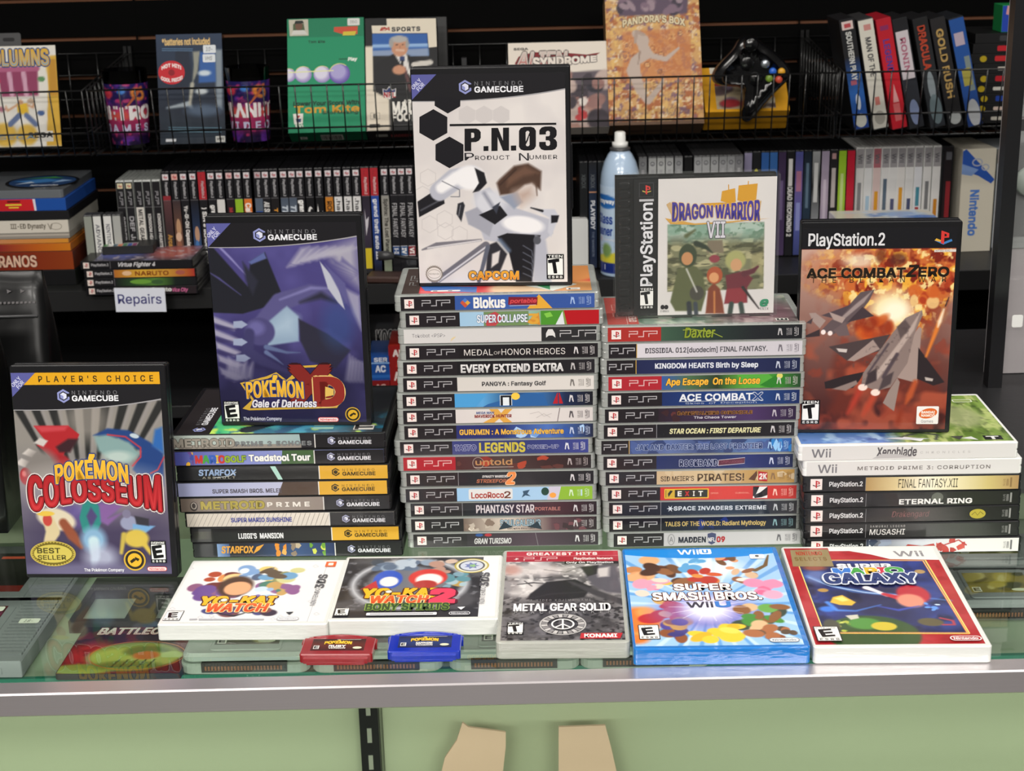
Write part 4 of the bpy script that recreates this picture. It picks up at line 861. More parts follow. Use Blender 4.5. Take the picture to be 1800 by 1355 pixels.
ink, pap = '#17161a', '#d6d0ce'
c.pg([(358, 405), (423, 403), (440, 410), (450, 424), (450, 458), (440, 474), (423, 482), (396, 483), (396, 535), (358, 536)], ink); c.pg([(396, 428), (408, 428), (413, 434), (413, 452), (408, 458), (396, 458)], pap)
c.pg([(466, 506), (494, 505), (494, 533), (466, 534)], ink); c.pg([(622, 502), (652, 501), (652, 530), (622, 531)], ink)
c.pg([(511, 400), (548, 399), (577, 474), (577, 398), (611, 397), (611, 531), (577, 532), (546, 452), (546, 533), (511, 534)], ink)
c.pg([(668, 416), (678, 400), (696, 393), (736, 392), (754, 398), (764, 414), (764, 505), (754, 521), (736, 529), (696, 530), (678, 524), (668, 508)], ink); c.pg([(706, 424), (713, 416), (722, 416), (728, 424), (728, 498), (722, 505), (713, 505), (706, 498)], pap); c.pg([(700, 490), (706, 498), (734, 440), (740, 424), (728, 424), (710, 470)], ink); c.pg([(713, 492), (726, 446), (728, 446), (728, 470), (718, 498)], pap)
c.pg([(784, 412), (796, 396), (816, 390), (852, 389), (872, 396), (882, 412), (882, 440), (874, 454), (864, 459), (876, 466), (884, 480), (884, 504), (874, 520), (856, 527), (812, 528), (794, 522), (783, 504), (783, 480), (820, 479), (820, 494), (826, 502), (838, 502), (845, 494), (845, 478), (838, 470), (820, 470), (820, 447), (838, 446), (844, 439), (844, 422), (838, 415), (828, 415), (821, 422), (821, 436), (784, 437)], ink)
for t, x0, x1 in (('P', 358, 412), ('N', 668, 724)): c.text(t, x0, 545, x1, 588, '#2a292e')
c.text('RODUCT', 418, 560, 615, 584, '#2a292e', sp=1.1); c.text('UMBER', 728, 556, 885, 579, '#2a292e', sp=1.1)
c.text('CAPCOM', 385, 1230, 665, 1276, '#e0a53a', bold=.06, out=('#26324f', .06), vg='#d0702a')
l, b, w, h = c.box(138, 1205, 236, 1288); a.star(l + w / 2, b + h / 2, w * .52, w * .46, 26, '#8d847c'); a.ell(l + w / 2, b + h / 2, w * .42, w * .38, '#ddd6d0'); a.ring(l + w / 2, b + h / 2, w * .38, w * .27, .4, '#8d847c'); a.text('Nintendo', l + w * .2, b + h * .44, w * .6, h * .14, '#8d847c')
l, b, w, h = c.box(824, 1128, 922, 1272); esrb(a, l, b, w, h, 'T', 'TEEN')
game_case('dvd', standing(-.0722, .3328, 16 * TP, -3.69, 0, .0145), 'black game case with white cover and black hexagons, upright on the tallest stack', None, None, a)

# ---- red and blue cover leaning at the far left
c = Cov([(97, 165), (930, 153), (998, 1262), (182, 1277)], 129, 180, .55, '#6f6a66')
c.q.vg('#4a4560', '#8a8580', 0, 120)
for k in range(9):
    x = 80 + 105 * k; xc = 520; f = lambda xx, t: xc + (xx - xc) * t
    c.poly([(f(x, 1.0), 310), (f(x + 55, 1.0), 310), (f(x + 55, .55) + 10, 640), (f(x, .55) + 10, 640)], '#2a2a2a', 4).poly([(f(x + 58, 1.0), 310), (f(x + 80, 1.0), 310), (f(x + 80, .55), 640), (f(x + 58, .55), 640)], '#8f8a88', 5)
c.ell(520, 420, 120, 110, '#98918a', .9, 0, .7)
c.poly([(225, 455), (420, 452), (482, 500), (470, 530), (420, 560), (380, 640), (350, 660), (290, 600), (240, 560), (300, 545), (260, 500)], '#a8262c', 2).poly([(230, 458), (420, 455), (400, 480), (270, 490)], '#c0424a', 5).poly([(350, 570), (420, 525), (475, 525), (430, 600), (370, 600)], '#3a2026', 5).ell(370, 660, 60, 50, '#9a262c', .5)
for x, y in ((270, 545), (205, 605), (165, 660)): c.poly([(x - 45, y + 5), (x - 10, y - 25), (x + 35, y - 8), (x + 10, y + 25)], '#c4bcb8', 3)
c.ell(180, 735, 34, 48, '#9a1e26', .3).ell(170, 720, 12, 16, '#d86a6a', .8).ell(270, 680, 90, 90, '#7d7774', .6)
c.poly([(560, 505), (640, 465), (760, 475), (880, 540), (950, 600), (955, 780), (850, 760), (780, 690), (830, 590), (700, 520)], '#24407a', 4).poly([(905, 470), (945, 455), (955, 600), (890, 560)], '#2f62a8', 6).poly([(565, 510), (640, 500), (760, 540), (820, 600), (760, 660), (660, 640), (590, 590)], '#7f9c9c', 6).ell(700, 620, 80, 30, '#aebfba', .8)
c.st([(640, 500), (740, 510), (825, 570), (825, 620), (780, 670)], 9, '#b03c4a', 2).st([(955, 620), (920, 690), (880, 710)], 8, '#b03c4a', 2).ell(790, 505, 26, 12, '#b9c6d0', .4, -15)
c.ell(560, 850, 420, 160, '#c9c2c0', .9, 0, .7)
c.poly([(160, 900), (990, 890), (998, 1262), (182, 1277)], '#3c3350', 50, .9).blobs(41, 380, 900, 640, 1000, ['#5a4a86', '#6f62a0'], 8, 60, .9, .7)
c.ell(350, 970, 110, 60, '#cfc3ac', .4, -15).st([(300, 960), (330, 1040), (300, 1110)], [60, 80, 50], '#c9b892', 4).st([(390, 990), (440, 1060), (490, 1120)], [50, 60, 26], '#8a4a34', 5).ell(300, 975, 26, 34, '#b8433c', .4).ell(290, 940, 50, 14, '#d8b44a', .4)
c.poly([(480, 960), (500, 880), (545, 855), (600, 900), (610, 970), (560, 1080), (500, 1040)], '#2f7f7a', 3).poly([(520, 950), (545, 900), (580, 950), (545, 1020)], '#4c4370', 4).poly([(590, 880), (730, 885), (640, 960), (720, 930), (640, 1000), (600, 980)], '#7d5a94', 5).ell(560, 1080, 70, 70, '#7fa4c4', .6).st([(560, 1090), (570, 1170), (560, 1230)], [60, 50, 30], '#b9cfd8', 6)
c.ell(760, 985, 50, 40, '#8d90ac', .4).ell(745, 935, 24, 24, '#77728c', .4).poly([(780, 990), (905, 1000), (850, 1040), (780, 1030)], '#6f9cc8', 3).poly([(790, 945), (870, 960), (870, 1000), (800, 990)], '#34323a', 3).ell(800, 1070, 70, 50, '#c8ad4a', .5).st([(730, 1050), (715, 1150)], [30, 20], '#b9a24a', 4).st([(830, 1080), (880, 1150)], [34, 20], '#c8ad4a', 4)
c.ell(600, 1180, 90, 70, '#b4b9d0', .9, 0, .8).ell(560, 1250, 420, 40, '#6a6484', .9, 0, .8)
a = c.flush(); gc_header(c, a, 147, True, True); gc_mark(a, 39, 154, 11, bg='#1c1b1f'); gc_word(a, 52, 155, 40, 9.5)
c.text('COLOSSEUM', 200, 728, 935, 925, '#a8242a', bold=.09, out=[('#d8d0ce', .1), ('#4a1418', .05)], warp=lambda u, v: (u, (v * (.62 + .38 * abs(2 * u - 1) ** 1.6)) + .32 * (1 - abs(2 * u - 1) ** 1.8)), vg='#c8383c')
poke(c, 348, 640, 752, 770, .3)
l, b, w, h = c.box(203, 1090, 460, 1230); a.ell(l + w / 2, b + h / 2, w / 2, h / 2, '#b5a04a', 36); a.star(l + w / 2, b + h / 2, w * .48, w * .42, 40, '#6a5c20', 0, h / w); a.ell(l + w / 2, b + h / 2, w * .42, h * .36, '#c4b254', 32)
a.text('BEST', l + w * .16, b + h * .52, w * .5, h * .2, '#4a4420', bold=.03); a.text('SELLER', l + w * .16, b + h * .26, w * .62, h * .18, '#4a4420', bold=.02)
c.text('The Pokémon Company', 508, 1236, 732, 1258, '#dcdae4', bold=.02); l, b, w, h = c.box(730, 1125, 853, 1250); badge(a, l + w / 2, b + h / 2, w / 2)
l, b, w, h = c.box(880, 1080, 968, 1202); esrb(a, l, b, w, h, 'E', 'EVERYONE'); l, b, w, h = c.box(862, 1222, 972, 1246); oval(a, l, b, w, h, '#d8504e', '#e4d8d8')
game_case('dvd', standing(-.4233, .2555, .0, -3.14, 6.27, .0145) @ T(0, 0, -.0), 'black game case with gold banded red and blue cover, leaning at far left', None, None, a)

# ---- fighter jet cover standing on the right stack
c = Cov([(92, 122), (1000, 112), (914, 1280), (46, 1284)], 130, 181, .55, '#8a4a3c')
c.q.vg('#3f1a1a', '#c4a090', 10, 165); c.q.noise(34, 4, '#6a2c22', .5, .7, .8, 1, np.clip((110 - c.q.Y) / 60, 0, 1)).noise(22, 6, '#b0533a', .55, .72, .8, 1, np.clip((100 - c.q.Y) / 40, 0, 1)).noise(12, 2, '#8f3a2a', .6, .75, .6, 1, np.clip((120 - c.q.Y) / 40, 0, 1))
em = np.clip(c.q.em(*c.P(600, 380), 58, 26, .8) + c.q.em(*c.P(620, 570), 34, 26, .9) + c.q.em(*c.P(860, 380), 20, 24, .8), 0, 1)
c.q.mix(em * .9, '#c8642a'); c.q.noise(9, 21, '#7a2418', .5, .62, 1, 1, em).noise(7, 22, '#e8a83c', .5, .6, 1, 1, em).noise(5, 23, '#f4dc96', .55, .66, .9, 1, em).noise(8, 25, '#a83a1e', .6, .7, .8, 1, em)
c.ell(600, 590, 130, 110, '#f3e2b0', .9).ell(630, 600, 80, 60, '#fbf3d8', .9).ell(420, 310, 90, 40, '#eadbc0', .9, 0, .8).ell(650, 300, 50, 35, '#5a2a22', .6, 0, .8).ell(550, 280, 30, 40, '#6a2c1e', .7, 0, .8)
c.blobs(8, 410, 640, 640, 740, ['#b0421e', '#c85a24', '#8a2c18'], 10, 60, .6, .8).blobs(9, 740, 470, 880, 560, ['#c8602a', '#e8c080', '#a83a1e'], 9, 40, .5, .9)
j1, j2, j3, j4 = '#86746f', '#4a3d3e', '#a08c85', '#2c2427'
c.st([(430, 1040), (385, 1130), (350, 1190)], [34, 40, 16], '#a83a2c', 8).st([(512, 1070), (470, 1150), (440, 1200)], [34, 40, 16], '#b0442f', 8)
c.poly([(600, 735), (240, 806), (350, 888), (430, 860), (540, 830)], j2, 1.2).poly([(500, 765), (350, 885), (390, 890), (540, 820)], j3, 1.5).poly([(770, 690), (785, 700), (755, 1015), (640, 985), (690, 800)], j3, 1.2).poly([(765, 810), (915, 1010), (850, 1030), (755, 990)], j4, 1.2)
c.poly([(450, 950), (330, 975), (215, 1010), (220, 1048), (380, 1045), (420, 1000)], j4, 1.2).poly([(400, 1000), (260, 1050), (340, 1060), (410, 1020)], '#8a7872', 2)
c.poly([(788, 594), (792, 620), (740, 740), (700, 900), (600, 1040), (520, 1060), (430, 1030), (440, 960), (520, 850), (620, 720), (690, 640)], j1, 1.2).poly([(780, 600), (700, 720), (560, 900), (480, 1000), (520, 1000), (640, 850), (740, 710)], '#b3a098', 3).poly([(640, 690), (690, 650), (720, 690), (660, 760)], '#5d4f4e', 3).st([(640, 850), (560, 980)], 22, '#50444a', 3).st([(590, 790), (470, 960)], 12, '#50444a', 3)
c.poly([(640, 985), (590, 1060), (555, 1130), (620, 1178), (640, 1080), (655, 1010)], '#94827b', 1.2).ell(438, 1040, 28, 20, '#f0d8cc', .4).ell(512, 1070, 28, 20, '#f0d8cc', .4).poly([(470, 960), (520, 930), (520, 1000), (450, 1030)], '#3c3236', 3).poly([(560, 980), (620, 950), (600, 1020), (530, 1060)], '#4a3f42', 3)
c.q.noise(4, 31, '#4f4242', .62, .75, .5, 1, c.q.pm(c.P([(788, 594), (700, 900), (430, 1030), (350, 888), (620, 720)]), 2))
c.poly([(512, 475), (430, 490), (330, 600), (250, 660), (195, 715), (270, 735), (400, 640), (480, 540)], '#5f5154', 1.2).poly([(500, 480), (400, 560), (300, 650), (340, 640), (450, 550)], '#9a8a88', 2.5).poly([(380, 560), (200, 625), (300, 650)], '#50444a', 1.2).poly([(440, 575), (508, 628), (350, 665)], '#43373c', 1.2)
c.poly([(128, 612), (165, 610), (225, 655), (190, 700), (150, 660)], '#a08c86', 1.2).poly([(245, 605), (340, 640), (320, 670), (270, 650)], '#a8948e', 1.2).poly([(340, 660), (365, 740), (300, 745), (270, 710)], '#6a5a5c', 1.2).poly([(88, 750), (190, 705), (190, 745), (120, 752)], '#3a3033', 1.2).ell(210, 722, 14, 14, '#f0e0dc', .4).ell(250, 728, 14, 14, '#f0e0dc', .4).poly([(110, 668), (150, 640), (140, 675)], '#4a3e42', 1.2)
c.st([(905, 610), (870, 710), (810, 860)], [16, 26, 14], '#d87a34', 4).st([(915, 590), (890, 660), (880, 690)], [10, 22, 8], '#f0dcc0', 4).st([(945, 520), (925, 570)], [5, 8], '#3a2c2c', 1.2)
c.st([(745, 1010), (710, 1090), (690, 1130)], [30, 40, 14], '#b0512e', 6).st([(660, 1180), (640, 1250)], [20, 40], '#8a3420', 8)
c.poly([(285, 815), (350, 820), (345, 840), (300, 835)], '#c9bdb8', 1.2).poly([(800, 980), (850, 990), (845, 1005), (805, 1000)], '#b9aca6', 1.2)
a = c.flush(); b = c.P(500, 238)[1]; a.rect(0, b, c.w, c.h - b, '#17171b'); a.rect(0, b - .3, c.w, .5, '#5a1c1c')
c.text('PlayStation.2', 128, 148, 572, 240, '#d9d9dc', bold=.02)
l, b, w, h = c.box(865, 132, 970, 214)
a.poly([(l, b + h * .3), (l + w * .5, b), (l + w, b + h * .25), (l + w * .95, b + h * .4), (l + w * .5, b + h * .16), (l + w * .12, b + h * .42)], '#3f7ab8'); a.poly([(l, b + h * .3), (l + w * .3, b + h * .2), (l + w * .4, b + h * .3), (l + w * .1, b + h * .45)], '#d8a83c')
a.poly([(l + w * .36, b + h * .1), (l + w * .54, b + h * .04), (l + w * .54, b + h * .92), (l + w * .36, b + h)], '#cf3a34'); a.poly([(l + w * .54, b + h * .92), (l + w * .8, b + h * .8), (l + w * .8, b + h * .5), (l + w * .54, b + h * .48), (l + w * .54, b + h * .58), (l + w * .66, b + h * .6), (l + w * .66, b + h * .72), (l + w * .54, b + h * .78)], '#cf3a34')
c.text('ACE COMBAT', 118, 352, 690, 406, '#201812', bold=.05, out=('#c8a070', .02)); c.text('Z', 700, 335, 768, 398, '#201812', bold=.05, shear=.25); c.text('ERO', 772, 345, 945, 397, '#201812', bold=.05); c.pg([(118, 400), (700, 393), (700, 398), (118, 405)], '#2a201a')
c.text('THE BELKAN WAR', 142, 402, 930, 433, '#2e241c', bold=.0, sp=1.9); c.pg([(862, 243), (990, 240), (990, 255), (862, 257)], '#d8cfc8'); c.text('NTSC U/C', 870, 244, 955, 254, '#6a5a58')
l, b, w, h = c.box(78, 1113, 186, 1252); esrb(a, l, b, w, h, 'T', 'TEEN')
l, b, w, h = c.box(750, 1148, 878, 1250); a.rrect(l, b, w, h, 1, '#ece8e6'); a.ell(l + w * .52, b + h * .6, w * .42, h * .28, '#d8672c', 24, 12); a.text('BANDAI', l + w * .22, b + h * .6, w * .6, h * .13, '#f3e6da', bold=.06); a.text('NAMCO', l + w * .22, b + h * .42, w * .6, h * .13, '#f3e6da', bold=.06); a.text('Games', l + w * .22, b + h * .08, w * .55, h * .16, '#77747a')
game_case('dvd', standing(.257, .2995, 7 * TP, -3.63, 0, .0145), 'black game case with fiery fighter jet cover, upright on the right stack', None, None, a)

# ---- square crystal case standing on the right middle stack
def jewel(Mx, label):
    t = thing('jewel_case', label, 'game case', Mx)
    W, H, D = .142, .125, .024
    b = MB(); b.slab(W, H, .0011, .0012, .0003, D - .0011); b.slab(W, H, .0011, .0012, .0003, 0)
    b.box(.0, 0, .0011, W, .0011, D - .0011).box(0, H - .0011, .0011, W, H, D - .0011).box(0, .0011, .0011, .0011, H - .0011, D - .0011).box(W - .0011, .0011, .0011, W, H - .0011, D - .0011)
    for x in (.02, .05, .085, .118): b.box(x, H - .0002, D - .0035, x + .018, H + .0002, D - .0005); b.box(x, -.0002, D - .0035, x + .018, .0002, D - .0005)
    b.obj('case_shell', 'jewel', t)
    tr = MB(); tr.box(.0016, .0016, .0014, W - .0016, H - .0016, .0108)
    for k in range(15): tr.slab(.0105, .0062, .004, .0025, .0012, D - .0062, .0035, .004 + .00785 * k)
    tr.box(.0024, .0018, .0112, .0165, H - .0018, D - .006)
    tr.obj('disc_tray', 'shiny', t)
    c = Cov([(338, 365), (1332, 340), (1300, 1246), (330, 1275)], 122.5, 120.5, .6, '#d8d4d2')
    c.q.noise(40, 3, '#e0dcd8', .4, .7, .6)
    q = [(572, 665), (1240, 645), (1232, 1088), (566, 1112)]; m = c.q.pm(c.P(q), 1.2); top = np.clip((c.q.Y - 62) / 12, 0, 1)
    c.q.mix(m, '#77785a'); c.q.noise(4, 3, '#4a4c34', .5, .62, .9, 2.2, m).noise(5, 6, '#b3ae86', .58, .7, .9, 2.5, m).noise(2.5, 12, '#3a3a2a', .62, .72, .7, 3, m)
    c.q.mix(m * top, '#a9bdb0'); c.q.noise(7, 9, '#7f9f8c', .45, .6, .9, 1.5, m * top).noise(4, 15, '#55775f', .6, .7, .8, 1, m * top)
    c.poly([(850, 770), (950, 765), (960, 850), (840, 850)], '#7a6f5c', 3).poly([(1150, 860), (1230, 840), (1230, 1000), (1150, 960)], '#a9a274', 6, .7)
    # three plain cloaked shapes standing in front of the ruin
    c.poly([(640, 960), (740, 930), (810, 980), (835, 1120), (800, 1240), (620, 1240), (585, 1180)], '#5a5f3e', 3).ell(710, 870, 62, 78, '#39442f', .25).ell(705, 890, 40, 44, '#c08a5c', .3).st([(770, 790), (830, 810), (880, 850)], [40, 30, 6], '#2c3629', 3).st([(700, 740), (760, 700)], [30, 14], '#5a6142', 4).ell(770, 1120, 50, 50, '#46443c', .3).st([(700, 960), (770, 1110)], 10, '#d3d2cc', 3).st([(715, 1190), (720, 1260)], 34, '#2b3036', 3).st([(760, 1190), (765, 1260)], 30, '#39404a', 3)
    c.poly([(850, 1090), (890, 1050), (930, 1090), (950, 1180), (960, 1255), (830, 1255)], '#7c3c26', 3).ell(895, 1000, 55, 58, '#a8502e', .25).ell(890, 1015, 34, 34, '#d89a68', .3).ell(895, 890, 36, 26, '#8a3a44', .5).st([(892, 1110), (892, 1250)], 12, '#c8844a', 3)
    c.poly([(970, 1000), (1100, 970), (1160, 1020), (1120, 1080), (1120, 1180), (960, 1190), (980, 1090)], '#6a2732', 3).ell(1040, 900, 72, 66, '#a3a36a', .4).ell(1045, 930, 40, 42, '#c99a70', .3).poly([(980, 1090), (1110, 1080), (1115, 1180), (965, 1185)], '#8a2f38', 3).st([(1090, 1080), (1200, 1220)], [22, 8], '#2c2626', 2).st([(1010, 1190), (1000, 1250)], 34, '#33423c', 3).st([(1075, 1190), (1085, 1250)], 34, '#33423c', 3).st([(1100, 990), (1160, 970), (1195, 940)], [44, 34, 14], '#5a2630', 3)
    a = c.flush()
    a.rect(0, 0, c.P(503, 800)[0], c.h, '#141416')
    ps = c.box(378, 388, 472, 478); a.rect(ps[0] - .5, ps[1] - .5, ps[2] + 1, ps[3] + 1, '#3a3a3e'); ps_mark(a, ps[0], ps[1], min(ps[2], ps[3]), '#141416', '#cf3a34', '#b3a24a')
    l, b, w, h = c.box(372, 490, 490, 1072); a.text('PlayStation', l + 1, b, w - 1.6, h - 4, '#dcdce0', rot=90, bold=.02); a.rect(l, b + h - 2.6, w * .85, 2, '#b9b9bc')
    l, b, w, h = c.box(370, 1083, 472, 1228); esrb(a, l, b, w, h, 'T', 'TEEN')
    gd = '#d39a24'
    c.pg([(940, 505), (950, 440), (1040, 420), (1045, 510), (1000, 522)], gd); c.pg([(1055, 500), (1065, 402), (1197, 388), (1185, 500), (1110, 515)], gd); c.pg([(798, 522), (950, 515), (1100, 525), (1215, 498), (1150, 545), (900, 548)], gd); c.pg([(992, 395), (998, 395), (1002, 520), (994, 520)], gd); c.pg([(1130, 372), (1136, 372), (1132, 420), (1126, 420)], gd)
    c.pg([(552, 620), (760, 655), (1000, 640), (1285, 618), (1000, 650), (760, 665), (590, 660)], '#cf9f4a')
    c.pg([(562, 530), (590, 512), (655, 640), (625, 655)], '#c9a878'); c.pg([(1190, 520), (1222, 500), (1200, 640), (1150, 625)], '#c9a878')
    c.text('DRAGON', 605, 512, 882, 640, '#463a94', bold=.06, out=[('#d8b070', .06)], warp=lambda u, v: (u, (v * (1 - .42 * u)) + .2 * u)); c.text('WARRIOR', 905, 500, 1208, 640, '#463a94', bold=.06, out=[('#d8b070', .06)], warp=lambda u, v: (u, (v * (.58 + .42 * u)) + .2 * (1 - u)))
    c.text('VII', 845, 642, 968, 748, '#cfcdd4', bold=.02, out=('#55525c', .05))
    for x in (531, 557): l, b, w, h = c.box(x - 14, 1198, x + 14, 1228); a.ell(l + w / 2, b + h / 2, w / 2, h / 2, '#2b292c')
    c.text('2 discs', 515, 1232, 575, 1246, '#77747a'); c.text('e', 1210, 1158, 1262, 1202, '#3a8a66', bold=.05, shear=.2); c.text('ENIX', 1208, 1210, 1265, 1226, '#77747a', sp=1.3)
    a.build('cover_insert', t, T(.0165, .0022, D - .0016), 'print')
    return t
jewel(standing(.0993, .3166, 14 * TP + .0002, .1, 0, .024), 'clear square disc case with black ridged side strip, upright on the right middle stack')

# ================================================================ cases lying in front on the glass
def lying(p, th): return T(p[0], p[1], .0003) @ RZ(th)
c = Cov([(752, 72), (1604, 70), (1742, 622), (806, 630)], 128.5, 182, .7, '#9cc4ea')
for k in range(40):
    an = R(9 * k + 3 * (k % 3)); cx, cy = c.P(1230, 400); rr = 110
    c.q.poly([(cx, cy), (cx + rr * math.cos(an), cy + rr * math.sin(an) * 1.3), (cx + rr * math.cos(an + .06), cy + rr * math.sin(an + .06) * 1.3)], '#cfe2f4' if k % 2 else '#4f90d0', 1.5, .7)
c.ell(1230, 180, 190, 60, '#e6f2fa', .8, 0, .8).blobs(3, 770, 130, 900, 240, ['#d89a6a', '#e0a878', '#c08050'], 8, 70, .4).blobs(4, 900, 170, 1100, 280, ['#6a4630', '#8a5c3c', '#4a3024'], 10, 80, .4).blobs(5, 1070, 130, 1200, 200, ['#5a9fd0', '#86c0e4'], 6, 50, .4)
c.blobs(6, 1130, 190, 1290, 280, ['#b0362c', '#c85a34', '#d88a44'], 10, 55, .4).blobs(7, 1300, 120, 1400, 190, ['#6a4a30', '#d89a70', '#b8302c'], 7, 50, .35).blobs(8, 1380, 190, 1520, 260, ['#e4ddd6', '#8a5c40', '#d0b090'], 9, 50, .4).blobs(9, 1480, 260, 1620, 350, ['#e88aac', '#f0a4be', '#d86a90'], 8, 60, .35).st([(1500, 200), (1560, 170), (1580, 110)], [30, 26, 10], '#6a5230', 2)
c.blobs(10, 790, 240, 1000, 370, ['#e8b44a', '#e89ab0', '#f0d0c0', '#e07aa0'], 12, 55, .4).blobs(11, 800, 430, 880, 620, ['#e87a34', '#f09a54', '#d86a2c'], 10, 90, .6).blobs(12, 880, 390, 1060, 480, ['#b82c30', '#c84440', '#d8a080'], 10, 75, .35).blobs(13, 960, 480, 1100, 590, ['#4a3f8a', '#8a5030', '#d0a040', '#3f3a78'], 11, 60, .4)
c.ell(1220, 440, 260, 90, '#7a68b8', .9, 0, .8).ell(1220, 420, 130, 60, '#e8e6f8', .9).blobs(14, 1380, 400, 1640, 560, ['#4a8a3c', '#6aa44a', '#3c4a3a', '#d8b48a', '#8a5c34'], 16, 70, .4).blobs(15, 1160, 520, 1370, 600, ['#f2c63a', '#f6d65a', '#eab02c'], 12, 70, .35).blobs(16, 1450, 520, 1700, 580, ['#8a5030', '#e0d8cc', '#5a4a3c', '#a86a44'], 10, 55, .4)
for k in range(14): g = R(26 * k); c.st([(1220, 410), (1220 + 220 * math.cos(g), 410 + 80 * math.sin(g))], [8, 2], '#f4f0ff', 2)
a = c.flush(); n = 14
a.poly([(0, 182), (128.5, 182)] + [(128.5 * (1 - k / n), 163 + 9 * abs(2 * k / n - 1) ** 2) for k in range(n + 1)], '#1784d6')
c.text('Wii', 1062, 73, 1182, 101, '#eef6fc', bold=.015); l, b, w, h = c.box(1186, 70, 1256, 100); a.rrect(l, b, w, h, 2, '#eef6fc'); a.text('U', l + w * .28, b + h * .2, w * .42, h * .6, '#1784d6', bold=.06)
for t, x0, y0, x1, y1 in (('SUPER', 1035, 276, 1350, 312), ('SMASH BROS.', 912, 326, 1522, 370)): c.text(t, x0, y0, x1, y1, '#f4f2ee', bold=.06, out=[('#5a2a20', .07)])
c.text('for', 1192, 371, 1240, 382, '#e8e6f0'); c.text('Wii', 1102, 382, 1250, 413, '#3a3846', bold=.015); c.text('U', 1268, 382, 1345, 411, '#3f7ac8', bold=.09)
l, b, w, h = c.box(824, 512, 942, 594); esrb_w(a, l, b, w, h, 'E', 'EVERYONE 10+'); l, b, w, h = c.box(1550, 588, 1720, 612); oval(a, l, b, w, h, '#8a8c92', '#e9f0f4')
l, b, w, h = c.box(1475, 108, 1558, 134); a.rrect(l, b, w, h, 1.5, '#f2f2f0'); a.ell(l + w * .5, b + h * .6, w * .14, h * .22, '#4a4a4c'); a.rect(l + w * .15, b + h * .15, w * .7, h * .1, '#9a9a9c')
a.org = (.002, .004)
game_case('wii', lying((.0955, .0682), -1.56), 'sealed bright blue game case with crowded cartoon coloured cover, lying flat', None, None, a, 'wrapblue')

c = Cov([(112, 126), (1212, 124), (1566, 850), (338, 857)], 128.5, 182, .7, '#a5262c')
c.q.noise(20, 4, '#b43c40', .5, .75, .7, 2).noise(8, 9, '#8a1c22', .6, .8, .5)
inner = [(208, 214), (1152, 222), (1448, 776), (402, 772)]; m = c.q.pm(c.P(inner), 1.0)
c.q.mix(m, '#20244e'); c.q.noise(30, 5, '#2f3f8a', .45, .7, .9, 1.5, m).noise(16, 8, '#151734', .55, .75, .8, 1, m)
for p, w in (([(290, 350), (420, 400), (620, 460), (900, 490), (1200, 515), (1330, 530)], 20), ([(290, 340), (480, 420), (760, 470), (1000, 490)], 36)): c.st(p, w, '#5f93dc', 6, .7)
c.st([(300, 350), (450, 415), (700, 465), (950, 488)], 8, '#e4f0fc', 3).ell(430, 590, 60, 20, '#3c78d8', .6).st([(430, 540), (500, 600), (640, 605), (820, 560)], [40, 30, 18, 8], '#4f8ce4', 5, .9).ell(360, 345, 90, 60, '#6f86b8', .8, 0, .6)
c.poly([(470, 500), (540, 485), (640, 540), (610, 565), (520, 560), (450, 540)], '#e0b23c', 3).poly([(480, 510), (540, 495), (590, 525), (540, 535)], '#f4da7a', 4)
c.st([(720, 430), (800, 460), (870, 490)], [60, 40, 40], '#e4e0e4', 3).st([(850, 480), (960, 510)], [44, 70], '#b8283c', 4).ell(1060, 480, 120, 70, '#b02838', .4).ell(1040, 530, 100, 50, '#d88a74', .5).st([(800, 570), (950, 600), (1100, 570)], [10, 30, 10], '#3a4cb0', 5).blobs(6, 1140, 540, 1250, 600, ['#5f93dc', '#c8dcf4', '#3c4cb0'], 9, 24, .5)
c.ell(760, 780, 330, 130, '#35502c', .15).ell(700, 700, 120, 40, '#4f8a3c', .5).poly([(560, 640), (650, 632), (660, 660), (600, 672)], '#c8c4b4', 2).blobs(7, 500, 680, 600, 760, ['#a9b44a', '#6a8a3a', '#c8cc6a'], 8, 30, .4).ell(840, 720, 90, 30, '#c8b43a', .3).ell(460, 720, 60, 50, '#4a4a40', .5).ell(1180, 690, 90, 28, '#5a5238', .4, -8).st([(1250, 660), (1340, 680), (1350, 710), (1270, 710)], 22, '#a83a4a', 3).ell(1115, 310, 40, 16, '#a98a5a', .4).ell(400, 448, 40, 14, '#b08a4a', .5).ell(340, 275, 90, 24, '#8a4a3c', .7)
a = c.flush()
for o, col in ((0, '#e0a03a'), (10, '#f4e0a0'), (14, '#c8682c')): a.segs([c.P(208 + o, 214 + o / 2), c.P(1152 - o, 222 + o / 2), c.P(1448 - o, 776 - o / 2), c.P(402 + o, 772 - o / 2)], .7, col) if True else 0
a.segs([c.P(402, 772), c.P(208, 214)], .9, '#f0d47a'); a.segs([c.P(1160, 224), c.P(1456, 776)], .9, '#f0d47a'); a.segs([c.P(402, 774), c.P(1450, 779)], .9, '#e8b85a')
a.poly([c.P(x, y) for x, y in [(440, 124), (1212, 122), (1262, 222), (900, 214), (760, 178), (600, 150), (450, 150)]], '#e4e2de')
c.pg([(160, 140), (440, 136), (484, 268), (180, 266)], '#8f7f5a'); c.text('NINTENDO', 205, 152, 395, 180, '#a83c2c', bold=.04); c.text('SELECTS', 195, 196, 430, 222, '#7a6038', bold=.04, sp=1.2)
c.text('Wii', 932, 153, 1142, 194, '#8d8b8e', bold=.015)
c.text('SUPER', 510, 252, 902, 284, '#ecebf0', bold=.08, out=('#5a5a6a', .05))
for t, x0, x1, col in (('M', 484, 600, '#3f78c8'), ('A', 608, 700, '#4aa04a'), ('R', 720, 800, '#e0b43a'), ('I', 815, 860, '#c8384a'), ('O', 866, 985, '#4aa04a')): c.text(t, x0, 288, x1, 330, col, bold=.1, out=('#e8ecf4', .06))
